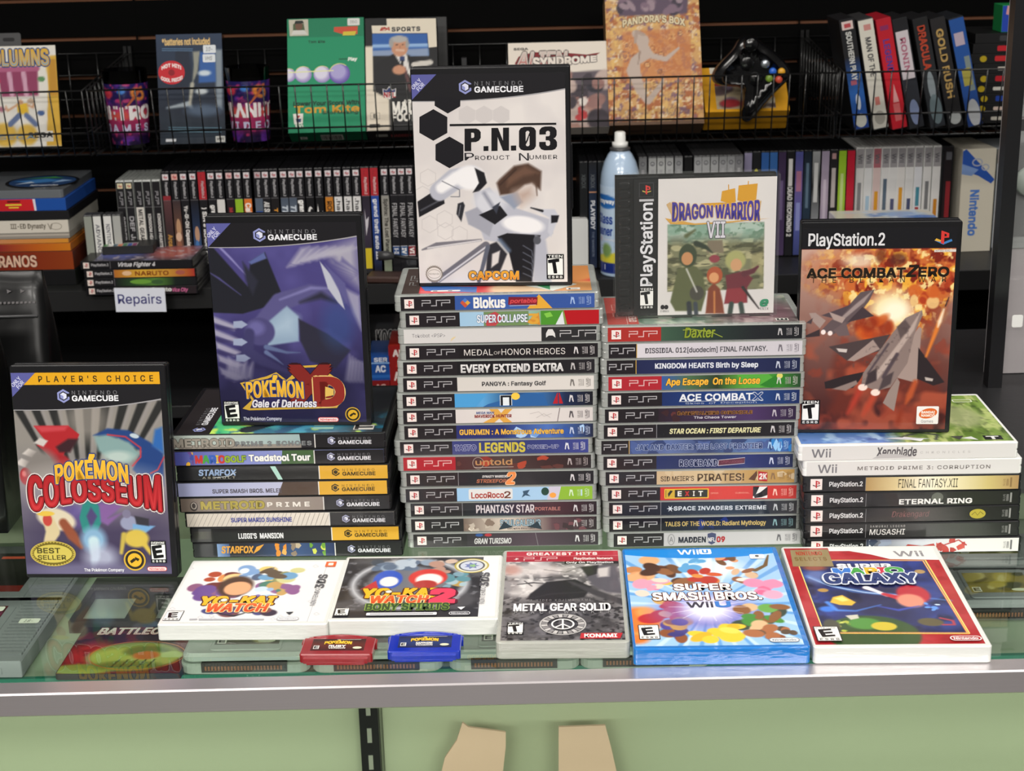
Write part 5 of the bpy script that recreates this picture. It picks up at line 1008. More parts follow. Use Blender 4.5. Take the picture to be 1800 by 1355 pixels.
c.text('GALAXY', 418, 334, 1088, 408, '#2c3c70', bold=.09, out=[('#8f9ab4', .1), ('#eef0f6', .06)])
l, b, w, h = c.box(336, 734, 520, 845); esrb_w(a, l, b, w, h, 'E'); l, b, w, h = c.box(1312, 808, 1540, 842); oval(a, l, b, w, h, '#efe8e6', '#a5262c')
a.org = (.002, .004)
game_case('wii', lying((.2325, .0639), -2.1), 'sealed white game case with red bordered starry cover, lying flat at right', None, None, a, 'wrapwhite')

c = Cov([(94, 84), (706, 83), (741, 594), (47, 603)], 97, 170, .75, '#8d898a')
c.q.noise(26, 4, '#c9c4c2', .42, .62, 1).noise(14, 7, '#4a484a', .5, .66, .9).noise(6, 9, '#e4dfdc', .6, .72, .7).vg
c.poly([(80, 360), (740, 330), (741, 594), (47, 603)], '#3a383b', 24, .85); c.q.noise(7, 14, '#6f6c70', .55, .7, .8, 1, np.clip((80 - c.q.Y) / 30, 0, 1)).noise(4, 19, '#1d1c1f', .55, .65, .8, 1, np.clip((90 - c.q.Y) / 30, 0, 1))
c.ell(250, 190, 170, 40, '#cfc6c2', .9, 0, .8).ell(120, 190, 50, 30, '#a86a5c', .9, 0, .6).st([(300, 190), (420, 205), (500, 175)], 5, '#55504e', 2).st([(150, 275), (240, 265), (300, 270)], [8, 16, 6], '#3a383a', 2).st([(190, 255), (230, 285)], 8, '#3a383a', 2).st([(270, 240), (340, 232)], [4, 14], '#3a383a', 2)
c.poly([(220, 330), (310, 262), (470, 245), (560, 290), (520, 350), (320, 380), (200, 360)], '#242326', 4).st([(200, 360), (340, 330), (520, 320)], [10, 22, 20], '#2c2b2e', 3).st([(440, 260), (600, 330), (735, 380)], [20, 60, 60], '#3c3a3e', 6).poly([(520, 180), (640, 165), (700, 170), (735, 330), (640, 320), (560, 280), (530, 230)], '#55525a', 8).poly([(580, 185), (660, 175), (655, 230), (600, 235)], '#c3bdbb', 8).poly([(500, 175), (600, 165), (590, 215), (540, 230)], '#2a282b', 4)
a = c.flush(); y1, y2, y3 = c.P(400, 111)[1], c.P(400, 143)[1], c.P(400, 158)[1]
a.rect(0, y1, 97, 170 - y1, '#b02c3c'); a.rect(0, y2, 97, y1 - y2, '#a02434'); a.rect(0, y1 - .3, 97, .5, '#d88a90'); a.rect(97 * .52, y3, 97 * .48, y2 - y3, '#1c1b1e')
c.text('GREATEST HITS', 206, 91, 592, 106, '#f0dcd8', bold=.06, sp=1.1); l, b, w, h = c.box(190, 119, 372, 136); psp_word(a, l, b, w, h, '#e0b4b4', .9); l, b, w, h = c.box(125, 118, 165, 137); ps_mark(a, l, b, min(w, h), None, '#f0dcd8', '#f0dcd8')
c.text('PlayStation Network', 466, 121, 680, 137, '#f0dcd8', bold=.03); c.text('Only On PlayStation', 424, 145, 680, 158, '#d8d6d6', bold=.03)
c.text('A HIDEO KOJIMA GAME', 220, 362, 555, 374, '#8d8a8c', sp=1.5); c.text('METAL GEAR SOLID', 128, 388, 660, 430, '#f0eeec', bold=.06, out=('#55525a', .06)); c.text('PEACE WALKER', 130, 431, 666, 446, '#8a888a', bold=.02, sp=2.4)
l, b, w, h = c.box(268, 450, 528, 570); cx, cy, rr = l + w / 2, b + h / 2, w / 2
a.ring(cx, cy, rr, rr, 1.2, '#b9b6b4', 40)
for k in range(24): a.ring(cx, cy, rr * .92, rr * .92, rr * .26, '#8d8a8a' if k % 2 else '#c4c0be', 3, 15 * k + 1, 15 * k + 13)
r2 = rr * .5; a.ring(cx, cy, r2, r2, 1.5, '#e6e3e0', 36); a.line([(cx, cy - r2 + .5), (cx, cy + r2 - .5)], 1.5, '#e6e3e0'); a.line([(cx, cy), (cx - r2 * .7, cy - r2 * .66)], 1.5, '#e6e3e0'); a.line([(cx, cy), (cx + r2 * .7, cy - r2 * .66)], 1.5, '#e6e3e0')
l, b, w, h = c.box(86, 500, 181, 572); esrb(a, l, b, w, h, 'T', 'TEEN'); c.pg([(498, 562), (726, 560), (712, 592), (492, 594)], '#b8242e'); c.text('KONAMI', 518, 566, 694, 586, '#f2e6e2', bold=.06)
for k in range(2): c.pg([(88, 578 + 9 * k), (430, 574 + 9 * k), (430, 578 + 9 * k), (88, 582 + 9 * k)], '#5c595c')
a.org = (.0035, .0035)
game_case('psp', lying((-.0099, .0837), -2.0), 'sealed clear game case with grey smoky cover and red top band, lying flat', None, None, a, 'wrapclear')

def band3ds(c, a, xs, txt, boxx):
    l, b, w, h = c.box(*txt); a.text('NINTENDO', l + w * .0, b, 4.2, h * .54, '#6f6f74', rot=90); a.text('3DS', l - 1, b + h * .56, 7.2, h * .44, '#55555a', rot=90, bold=.04)
c = Cov([(222, 84), (984, 77), (884, 394), (46, 401)], 131, 117, .8, '#e3e2e1')
c.blobs(30, 290, 140, 430, 230, ['#a8452c', '#d88a4a', '#6a2c28', '#e8c88a', '#8a3a3a'], 16, 60, .35).blobs(31, 220, 210, 420, 270, ['#6a4a8a', '#8a5a7a', '#4a3a5a', '#c8a0b8'], 14, 60, .35).blobs(32, 470, 110, 580, 170, ['#d8e4f0', '#7a9cc8', '#b0c8e4', '#4a5a78'], 10, 50, .35).blobs(33, 580, 120, 750, 190, ['#8a8a5a', '#c8c48a', '#6a9ac0', '#5a4a3a', '#e0c06a'], 15, 50, .35).blobs(34, 560, 190, 740, 250, ['#7a6a4a', '#4a7a6a', '#c09a5a', '#8a5a8a', '#d8d0b8'], 14, 50, .35).blobs(35, 540, 220, 620, 280, ['#9ab4d8', '#c8d8ec', '#7a6ab0'], 8, 40, .4)
c.ell(430, 210, 90, 55, '#4a3024', .4).ell(440, 220, 70, 36, '#e0a478', .3).blobs(36, 290, 330, 600, 350, ['#5a3a5a', '#3a2c3c', '#7a4a4a', '#4a4a7a'], 14, 50, .4).st([(330, 352), (420, 366), (470, 352)], [8, 16, 10], '#2a2a30', 3)
g = random.Random(5)
for _ in range(34):
    x, y = g.uniform(90, 860), g.uniform(95, 390)
    if not (210 < x - .35 * (y - 240) * -1 < 780 and 125 < y < 360): c.q.stroke(c.P([(x - 14, y), (x, y - 7), (x + 14, y + 3), (x - 4, y + 8), (x - 14, y)]), .5, '#a9a9b0', .6, .8)
a = c.flush(); a.rect(117.2, 0, .5, 117, '#b9b9bc')
c.text('YO-KAI', 255, 264, 630, 307, '#f0b428', bold=.1, out=[('#4a2a1c', .09), ('#8a4a1c', .03)], shear=.1); c.text('WATCH', 284, 303, 592, 345, '#e0642c', bold=.08, out=[('#f0d8a0', .06)], shear=.1, vg='#c83a24')
l, b, w, h = c.box(340, 270, 400, 300); a.ell(l + w / 2, b + h / 2, w * .34, w * .34, '#f4ecd8'); a.ring(l + w / 2, b + h / 2, w * .36, w * .36, .9, '#7a6a4a')
l, b, w, h = c.box(62, 342, 152, 394); esrb_w(a, l, b, w, h, 'E', 'EVERYONE'); l, b, w, h = c.box(892, 82, 944, 108); a.rect(l, b, w, h, '#d8602c'); a.rrect(l + w * .25, b + h * .25, w * .5, h * .5, .8, '#f4e4d8')
c.text('Fantasy is all 10 and 20.  30 cents for ages 7', 235, 384, 575, 394, '#77777c') if False else None
for x0, x1 in ((190, 230), (238, 575)): c.pg([(x0, 385), (x1, 383), (x1, 390), (x0, 392)], '#b4b4b8')
c.pg([(688, 348), (728, 346), (706, 362)], '#33333a'); l, b, w, h = c.box(640, 374, 755, 392); oval(a, l, b, w, h, '#b0b0b4', '#efeeee')
band3ds(c, a, 0, (838, 150, 900, 312), 0); a.org = (.003, .004)
game_case('dvd', lying((-.2814, .1296), -2.48), 'white square game case with white cover of colourful figures, lying at left', None, None, a, 'wrapwhite', dims=(.137, .125))

c = Cov([(1005, 68), (1774, 60), (1738, 373), (914, 379)], 131, 117, .8, '#4a4a4e')
c.q.noise(30, 5, '#26262a', .45, .65, 1).noise(6, 8, '#8a8a90', .62, .75, .6)
cx, cy = c.P(1310, 200); d = np.hypot((c.q.X - cx) / 50, (c.q.Y - cy) / 50)
c.q.mix(np.clip(1 - abs(d - .95) * 9, 0, 1), '#b9bbc0'); c.q.mix(np.clip(1 - abs(d - .8) * 16, 0, 1), '#303036'); c.q.mix(np.clip((.76 - d) * 8, 0, 1), '#6f7078')
c.blobs(40, 1140, 85, 1420, 125, ['#8a9aac', '#5a6a80', '#b0bcc8', '#3a4450'], 18, 50, .4).blobs(41, 1420, 80, 1530, 150, ['#b08a7a', '#8a6a5a', '#c8b0a0'], 9, 44, .4).blobs(42, 1480, 150, 1600, 220, ['#7a9aa8', '#5a8a94', '#a0b8c0', '#b0904a'], 12, 44, .4)
c.ell(1200, 180, 75, 50, '#3a58b8', .25).ell(1205, 190, 48, 26, '#ece4e0', .4).poly([(1060, 230), (1140, 185), (1150, 225), (1090, 240)], '#b83438', 2)
c.ell(1405, 170, 100, 46, '#c83a34', .22).ell(1410, 180, 70, 32, '#f0e6e0', .4).ell(1390, 205, 60, 22, '#a83430', .4)
c.poly([(905, 345), (1740, 335), (1738, 378), (912, 380)], '#2c2c30', 8)
a = c.flush(); a.rect(117.5, 0, 13.5, 117, '#e3e2e1')
for cxx, rr, col in ((0, 15, '#b0a050'), (0, 13.4, '#ded8bc'), (0, 11.4, '#55555c'), (0, 9.8, '#c3c8d4')):
    l, b, w, h = c.box(1540, 65, 1722, 150); a.ell(l + w / 2, b + h / 2, rr, rr, col, 30)
l, b, w, h = c.box(1540, 65, 1722, 150); a.star(l + w / 2, b + h / 2, 7, 4, 7, '#6f78a8'); a.star(l + w / 2 + 1, b + h / 2, 4, 2, 5, '#8ab47a')
c.text('YO-KAI', 1075, 228, 1450, 274, '#f0b428', bold=.1, out=[('#4a2a1c', .09), ('#8a4a1c', .03)], shear=.1); c.text('WATCH', 1112, 266, 1402, 304, '#e0642c', bold=.08, out=[('#f0d8a0', .06)], shear=.1, vg='#c83a24')
c.text('2', 1425, 236, 1528, 300, '#d8405c', bold=.12, out=('#5a1c2c', .06)); c.text('BONY SPIRITS', 1088, 308, 1504, 342, '#2f4a2c', bold=.06, out=[('#8fae4a', .06)])
l, b, w, h = c.box(1175, 234, 1232, 262); a.ell(l + w / 2, b + h / 2, w * .34, w * .34, '#f4ecd8'); a.ring(l + w / 2, b + h / 2, w * .36, w * .36, .9, '#7a6a4a')
l, b, w, h = c.box(930, 333, 1000, 371); esrb_w(a, l, b, w, h, 'E', 'EVERYONE'); l, b, w, h = c.box(1505, 352, 1614, 370); oval(a, l, b, w, h, '#d0d0d4', '#2c2c30'); l, b, w, h = c.box(1088, 357, 1444, 371); a.rrect(l, b, w, h, 1, '#dcdce0'); a.rect(l + 3, b + h * .35, w - 6, h * .3, '#8a8a90'); c.pg([(1550, 330), (1590, 328), (1568, 344)], '#ececf0')
band3ds(c, a, 0, (1672, 150, 1722, 312), 0); a.org = (.003, .004)
game_case('dvd', lying((-.1447, .1297), -1.75), 'white square game case with dark cover and gold medal seal, lying flat', None, None, a, 'wrapwhite', dims=(.137, .125))

# ================================================================ two small cartridges on the glass
def mini_cart(px, py, rot, mt, label, word, inks):
    p = on(px, py, 0.0)
    t = thing('game_cartridge', label, 'cartridge', T(p.x, p.y, 0.0002) @ RZ(rot), 'small cartridges lying on the counter glass')
    W, D, H = .057, .0345, .0076
    b = MB(); b.slab(W, D - .006, H, (.002, .002, .001, .001), .0007, 0, 0, .003)
    b.box(.0035, 0, .0012, W - .0035, .004, H - .0024); b.box(.006, -.0006, .0004, W - .006, .001, .002)
    n = 12; b.prism([(0.0015, D - .004)] + [(.004 + (W - .008) * k / n, D - .0012 + .0042 * math.sin(PI * k / n)) for k in range(n + 1)][::1] + [(W - .0015, D - .004)][::1], .0066, .0004) if False else None
    pts = [(W - .0015, D - .005), (W - .004, D - .0012)] + [(W - .004 - (W - .008) * k / n, D - .0012 + .0042 * math.sin(PI * k / n)) for k in range(1, n)] + [(.004, D - .0012), (.0015, D - .005)]
    b.prism(pts, H - .0008, .0004)
    b.tube([(.007 + (W - .014) * k / n, D - .0022 + .0036 * math.sin(PI * k / n), H - .0004) for k in range(n + 1)], .0009)
    b.box(-.0012, D - .011, .0012, .0004, D - .004, H - .001).box(W - .0004, D - .011, .0012, W + .0012, D - .004, H - .001)
    body = b.obj('body', mt, t)
    a = Art(42, 19.5, '#1b1a22'); a.vgr(0, 0, 42, 19.5, *inks); a.text('POKéMON', 10, 10.4, 21, 5.8, '#f0c43a', bold=.08, out=[('#8a5a24', .06)], warp=bow(.3)); a.text(word, 14, 5.6, 13, 3.2, '#f0ece6', bold=.06); a.text('VERSION', 14, 2.8, 13, 2, '#e8e4de', bold=.04)
    a.rect(2, 2.2, 4.4, 5.6, '#eceae6'); a.text('E', 2.8, 3.2, 2.8, 3.6, '#222', bold=.08); a.ell(36.5, 4, 3.6, 2, '#d8d4b8'); a.rect(19, 17.6, 19, .5, '#c9c6c0')
    a.build('label', t, T(.0075, .0095, H + .00006), 'print'); return t
mini_cart(525.5, 1169.5, -2.5, 'red_tr', 'small dark red game cartridge lying on the glass beside the blue one', 'RUBY', ['#3a1418', '#5a2420', '#2a1416'])
mini_cart(680.5, 1164.5, -1.5, 'blue_tr', 'small royal blue game cartridge lying on the glass beside the red one', 'SAPPHIRE', ['#161c4a', '#203468', '#14183c'])

# ================================================================ things under the glass, on the inner shelf
IZ = -0.0899
def n64(px, py, label, art=None, rot=-1.0, w=.116, body='cartl'):
    p = on(px, py, IZ)
    t = thing('game_cartridge', label, 'cartridge', T(p.x, p.y, IZ) @ RZ(rot), 'grey cartridges under the counter glass')
    d, h = .074, .019; b = MB()
    b.slab(w, d, h * .55, (.011, .011, .006, .006), .0015); b.slab(w - .004, d - .002, h * .5, (.010, .010, .006, .006), .003, h * .5, .002, .002)
    b.slab(.064, d - .012, .0018, .004, .0008, h - .0004, (w - .064) / 2, .008)
    b.obj('body', body, t)
    k = MB(); k.box((w - .076) / 2, -.0012, .0028, (w + .076) / 2, .004, h * .62, 0)
    for i in range(24): k.box((w - .07) / 2 + .00292 * i, -.0016, .005, (w - .07) / 2 + .00292 * i + .0016, -.0011, .009, 1)
    k.obj('connector_slot', ['dark', 'mdf'], t)
    if art: art.build('label', t, T((w - art.w / 1000) / 2, d - .012 - art.h / 1000, h + .0016), 'print')
    return t
def lbl(seed, bg, cols, txt, tc, rating='E'):
    a = Art(58, 44); q = Ras(58, 44, 2, bg); g = random.Random(seed)
    for _ in range(14): q.ell(g.uniform(0, 58), g.uniform(6, 44), g.uniform(4, 14), g.uniform(3, 9), g.choice(cols), .4, g.uniform(0, 90))
    a.ras(q); a.rect(2, 2, 8, 10, '#e4e2da'); a.text(rating, 3.4, 4, 5, 6, '#222', bold=.08)
    if txt: a.text(txt, 8, 18, 42, 12, tc, bold=.06, out=('#26261e', .06), shear=.1)
    a.ell(46, 6, 8, 3, '#d8d8c0'); return a
n64(316, 1187, 'grey cartridge with olive label under the glass, below the leftmost white case', lbl(1, '#4a4a34', ['#8a8a5a', '#6a6a44', '#b0a870', '#3a4a3a'], None, '#d8d4b0'))
n64(548, 1184.5, 'grey cartridge under the glass beneath the small red cartridge', lbl(2, '#5a4a4a', ['#8a6a5a', '#b09a7a', '#4a5a6a'], None, '#d8d4b0'))
n64(789, 1181, 'grey cartridge under the glass beneath the small blue cartridge', lbl(3, '#3a423a', ['#6a745a', '#525e4e', '#8a8e6a'], None, '#d8d4b0'))
n64(1020, 1177, 'grey cartridge under the glass beneath the clear case with red band', lbl(4, '#3a423a', ['#6a745a', '#525e4e'], None, '#d8d4b0'))
n64(1660, 1092, 'grey cartridge with golden label under the glass, nearer of the right pair', lbl(5, '#8a7a3c', ['#b09c4a', '#6a5c2c', '#c8b87a', '#4a4a34'], None, '#d8d4b0'), -2.0, .116, 'cart')
n64(1640, 1021, 'grey cartridge with faded yellow label under the glass, farther of the right pair', lbl(6, '#6f6a3a', ['#a09a5a', '#55522c', '#c0b88a'], None, '#d8d4b0'), -2.0, .116, 'cart')

def nes(px, py, label, art, rot, stick=None):
    p = on(px, py, IZ); w, d, h = .120, .133, .0165
    t = thing('game_cartridge', label, 'cartridge', T(p.x, p.y, IZ) @ RZ(rot) @ T(-w, 0, 0), 'ridged grey cartridges under the counter glass')
    b = MB(); b.slab(w, d, h, .0015, .0012)
    for k in range(17): b.box(w - .034, .012 + .0066 * k, h - .0003, w - .003, .012 + .0066 * k + .0040, h + .0018)
    b.slab(w - .046, d - .03, .0008, .002, .0003, h - .0002, .006, .008)
    b.box(w - .026, -.0004, .004, w - .018, .001, .010)
    b.obj('body', 'cart', t)
    art.build('label', t, T(.010, .020, h + .0008), 'print')
    for tx, sx, sy in stick or ():
        sk = Art(19, 10); sk.rrect(0, 0, 19, 10, 2, '#e8e6de'); sk.text(tx, 4, 2.4, 9, 5, '#33333a', shear=.3); sk.build('price_sticker', t, T(sx, sy, h + .0021), 'paper')
    return t
la = Art(62, 92); q = Ras(62, 92, 3, '#241a24'); q.vg('#1f1c2a', '#5a1c22', 20, 90).ell(40, 30, 24, 14, '#8a2c2c', .6).noise(12, 4, '#3a3a5a', .55, .7, .7); la.ras(q); la.rect(30, 80, 28, 4, '#c8484a')
nes(40, 1192, 'ridged grey cartridge with dark red label under the glass at far left', la, -2.0, (('15-', .052, .098), ('18-', .094, .072)))
lb = Art(62, 92); lb.rect(0, 0, 62, 92, '#1d1a1a'); lb.rect(0, 0, 62, 14, '#7a2420'); lb.rect(18, 78, 36, 6, '#c0503a'); lb.ell(8, 40, 14, 26, '#8a3a44')
nes(112, 1083, 'ridged grey cartridge with black label under the glass, farther back at left', lb, -2.0)
# leaflet and dark tray
p = on(97, 1196, IZ)
t = thing('game_booklet', 'dark red booklet with green armoured robot art lying under the glass', 'booklet', T(p.x, p.y, IZ) @ RZ(-2))
MB().slab(.112, .094, .006, .003, .0006).obj('body', 'dark', t)
c = Art(110, 92); q = Ras(110, 92, 1.5, '#3a1418'); q.vg('#6a1c24', '#1c1518', 20, 74).ell(22, 36, 22, 26, '#a8242c', .6).noise(10, 4, '#7a1c24', .55, .7, .7)
q.ell(62, 34, 42, 26, '#8a9a4a', .15).ell(50, 30, 30, 18, '#a9bc5a', .4).ell(70, 42, 20, 10, '#5f7a3c', .4).ell(80, 26, 22, 14, '#b8c46a', .4).ell(72, 34, 12, 8, '#c8743a', .4).ell(96, 34, 10, 8, '#b0c46a', .3).ell(20, 8, 30, 10, '#9aac52', .4).ell(60, 14, 30, 10, '#7f9444', .4)
for k in range(5): q.stroke([(46 + 8 * k, 12), (50 + 8 * k, 26)], 1.6, '#3f5228')
c.ras(q); c.ring(64, 34, 44, 28, 1.0, '#c8783a', 40); c.text('BATTLECLASH', 16, 76, 92, 13, '#f0ece8', bold=.05, out=('#8a2c30', .06), shear=.15, vg='#d89a94')
c.build('cover_sheet', t, T(.001, .001, .00606), 'print')
p = on(122, 1113, IZ)
t = thing('plastic_tray', 'dark plastic tray with two pale windows under the glass behind the booklet', 'tray', T(p.x, p.y, IZ) @ RZ(-2))
b = MB(); w, d = .128, .098
b.box(0, 0, 0, w, .006, .012).box(0, d - .03, 0, w, d, .012).box(0, .006, 0, .006, d - .03, .012).box(w - .006, .006, 0, w, d - .03, .012).box(w * .5 - .012, .006, 0, w * .5 + .012, d - .03, .012)
b.obj('rim', 'greyblack', t); MB().box(.006, .006, .001, w * .5 - .012, d - .03, .003).obj('window_panel', 'cartl', t); MB().box(w * .5 + .012, .006, .001, w - .006, d - .03, .003).obj('window_panel', 'cartl', t)
# ================================================================ the wall behind: shelf row
_cm = {}
def cm(hexc, rough=0.5, coat=0.0):
    k = (hexc, rough, coat)
    if k not in _cm: _cm[k] = mat('card_' + hexc.strip('#'), hexc, rough, coat=coat)
    return _cm[k]
def nth(i): return '%d%s' % (i, 'th' if 10 < i % 100 < 14 else {1: 'st', 2: 'nd', 3: 'rd'}.get(i % 10, 'th'))
def upright(xc, Y, z, h): return Matrix(((0, 0, 1, xc - h / 2), (1, 0, 0, Y), (0, 1, 0, z), (0, 0, 0, 1)))
BS = 2e-5
def ps2_back(low, items, band='#17161a', pl='#d8cfd2', txt='#b9b7ba'):
    a = Art(184, 13, band, BS); a.off = .003
    if isinstance(low, (list, tuple)): a.hg(48, 0, 136, 13, *low)
    else: a.rect(48, 0, 136, 13, low)
    a.rect(47.6, 0, .8, 13, '#6a686c')
    if pl: ps_mark(a, 2.5, 1.6, 10, pl); a.text('PlayStation.2', 16, 4, 29, 5.6, txt, bold=.02)
    for it in items:
        if it[0] == 'r': a.rect(it[1], it[3], it[2] - it[1], it[4] - it[3], it[5])
        elif it[0] == 'e': a.ell(it[1], it[2], it[3], it[4], it[5])
        elif it[0] == 'p': a.poly(it[1], it[2])
        else: a.text(it[0], it[1], it[3], it[2] - it[1], it[4] - it[3], it[5], **(it[6] if len(it) > 6 else {}))
    return a
B5 = dict(bold=.05)
ff = lambda n, c: ps2_back('#1b1a1e', [('FINAL', 62, 86, 2.5, 10.5, '#c9c7c9'), ('FANTASY', 89, 122, 2.5, 10.5, '#c9c7c9'), ('r', 138, 154, .8, 12.2, c), (n, 141, 151, 3, 10, '#e9e6e2', dict(bold=.05)), ('r', 137, 138, .8, 12.2, '#c9c7c9'), ('r', 154, 155, .8, 12.2, '#c9c7c9')])
hk = lambda: ps2_back('#d9d7d6', [('.hack//', 52, 100, 2.6, 10.4, '#26242a', dict(bold=.02)), ('INFECTION', 104, 150, 4, 9, '#5a585c')])
RED = '#a8262f'
left_row = [
 (288, ps2_back(['#5a3a3c', '#2c2426', '#3a2c26'], [('Arcana', 108, 140, 3, 10, '#b0823c', B5), ('r', 40, 47.6, 0, 13, '#8a2c34')]), 'maroon topped black game case with faint golden lettering'),
 (304, ps2_back(['#3c3032', '#6a4a3c', '#2c2224'], [('e', 96, 7, 16, 4, '#b08a6a'), ('e', 130, 6, 14, 4, '#8a5a44'), ('e', 112, 6, 8, 5, '#c8a890')], pl='#d8a8a0'), 'black game case with tan blotchy spine picture'),
 (319.5, ps2_back('#1b1a1e', [('Yu-Gi-Oh! Capsule Monster', 58, 160, 2.6, 10.4, '#d8d6d4', B5)]), 'black game case with long white lettering down the spine'),
 (336, ps2_back(['#1b1a1e', '#22304a', '#2c4f7a', '#1b1a1e'], [('e', 108, 7, 14, 4, '#b08a70'), ('e', 134, 6, 16, 3.5, '#3f6fa8')]), 'black game case with a skin and blue spine picture'),
 (352, ps2_back('#1b1a1e', [(') SIN & BLADE: FIRE', 62, 160, 2.4, 10.6, '#e0dedc', B5)], band=RED, pl=RED), 'red topped black game case with white capitals'),
 (368, ps2_back('#1d1c20', [('grand theft', 58, 110, 2, 11, '#dcdad8', dict(bold=.08)), ('auto', 114, 140, 3, 10, '#8a8a8a', B5)]), 'black game case with heavy white lower case lettering'),
 (383, ps2_back('#d6d3d0', [('r', 86, 120, 2.4, 10.6, '#3a3a3e'), ('WII', 90, 116, 4, 9, '#d6d3d0', B5)]), 'black game case with white lower spine and dark bar'),
 (400, ps2_back('#231c20', [('r', 62, 110, 3, 10, '#5a2026'), ('MANHUNT', 64, 108, 4, 9, '#a83a3c', B5)], pl='#d8b4b4'), 'black game case with dim dark red lettering'),
 (415, ps2_back('#8fb52c', [('e', 92, 6.5, 8, 5, '#e0e6d0'), ('8', 86, 98, 3, 10, '#3a5a20', B5)]), 'black game case with lime green lower spine'),
 (431, ps2_back('#d8732c', [("Cabela's", 56, 104, 2, 11, '#f0e6dc', dict(bold=.06)), ('r', 70, 120, .6, 2, '#a83a2c')]), 'black game case with orange lower spine and white script'),
 (450.5, ps2_back(['#55606f', '#6a7484'], [('p', [(70, 1), (92, 1), (92, 12), (70, 12)], '#2c4a8c'), ('p', [(80, 1), (92, 1), (92, 12), (76, 12)], '#b8363c'), ('p', [(78, 3), (90, 5), (84, 11)], '#ecebe8'), ('r', 100, 130, 3, 10, '#aab2bc')], pl='#b9a8ac'), 'black game case with blue, white and red batter badge'),
 (464, ps2_back('#1b1a1e', [('All Star', 54, 80, 2, 11, '#e0dedc', dict(bold=.04, shear=.2)), ('Baseball', 82, 122, 3, 10, '#e0dedc', dict(bold=.04, shear=.2))]), 'black game case with slanting white script'),
 (479, ps2_back('#1d1a1c', [('Tony Hawk', 66, 130, 3, 10, '#e09a3c', dict(bold=.06))]), 'black game case with orange lettering'),
 (496, ps2_back(['#4a5464', '#76808e', '#4a5464'], [('Time', 62, 96, 2, 11, '#c4ccd6', dict(bold=.06, shear=.2))]), 'black game case with steel blue lower spine, left of its twin'),
 (511, ps2_back(['#4a5464', '#76808e', '#4a5464'], [('Time', 62, 96, 2, 11, '#c4ccd6', dict(bold=.06, shear=.2))]), 'black game case with steel blue lower spine, right of its twin'),
 (525, ps2_back('#1b1a1e', [('grand', 53, 80, 1.6, 11.4, '#eceae8', dict(bold=.09)), ('theft auto', 83, 130, 1.6, 11.4, '#eceae8', dict(bold=.09))]), 'black game case with blocky white lower case lettering'),
 (541, ps2_back('#151417', [('e', 78, 6.5, 14, 4.6, '#d8d6d4'), ('e', 80, 8.5, 12, 3.4, '#151417'), ('e', 100, 5, 9, 3, '#d8d6d4'), ('e', 102, 6, 8, 2.2, '#151417')]), 'black game case with a white crescent emblem'),
 (558, ps2_back('#151417', [('p', [(60, 3), (84, 5), (72, 11), (90, 9), (112, 4), (96, 2), (80, 1)], '#dcdad8'), ('p', [(110, 8), (122, 11), (118, 4)], '#dcdad8')]), 'black game case with jagged white emblem'),
 (575, ps2_back('#c07a2c', [('ROCKBAND', 56, 120, 2.6, 10.4, '#4a3420', dict(bold=.03))]), 'black game case with ochre lower spine'),
 (591, hk(), 'white spined game case with thin dark lettering, first of three alike'),
 (608, hk(), 'white spined game case with thin dark lettering, middle of three alike'),
 (624, hk(), 'white spined game case with thin dark lettering, last of three alike'),
 (640, ps2_back(['#2a2430', '#3c3444', '#1b1a1e'], [('p', [(70, 3), (90, 5), (84, 10), (100, 8), (118, 4)], '#c9c4cc'), ('r', 140, 176, 1, 12, '#d0b82c')], band=RED, pl=RED, txt='#d8c4c4'), 'red topped black game case with yellow foot, left of pair'),
 (656, ps2_back(['#2c4a9a', '#26407f', '#1b1a1e'], [('grand theft auto III', 54, 160, 2.4, 10.6, '#dcdce0', dict(bold=.06))], band=RED, pl=RED, txt='#d8c4c4'), 'red topped game case with royal blue lower spine, right of pair'),
 (674, ps2_back(['#8f8c86', '#a09d94', '#7f8a74'], [('Sphinx: The Lost Planet', 54, 150, 2.4, 10.6, '#35332f', dict(bold=.03))]), 'black game case with stone grey lower spine'),
 (690, ff('X-II', '#27467a'), 'black game case with white capitals and a navy number box'),
 (704, ff('IV', '#3a5a86'), 'black game case with white capitals and a steel blue number box'),
 (718, ff('VI', '#8a2c34'), 'black game case with white capitals and a red number box'),
 (734, ff('II', '#c8a05a'), 'black game case with white capitals and a golden number box'),
]
NB = 0
def row_case(px, py, Y, sp, txt, kind='dvd', shell=None, z=SHZ, h=.0145, grp='upright game cases on the wall shelf'):
    global NB; NB += 1
    x = at(px, py, Y).x
    if len(txt.split()) > 13: txt = txt.replace('game case', 'case').replace(' with ', ', ', 1)
    return game_case(kind, upright(x, Y, z + .0003, h), '%s, %s from left' % (txt, nth(NB)), grp, sp, None, shell, h, 'print')
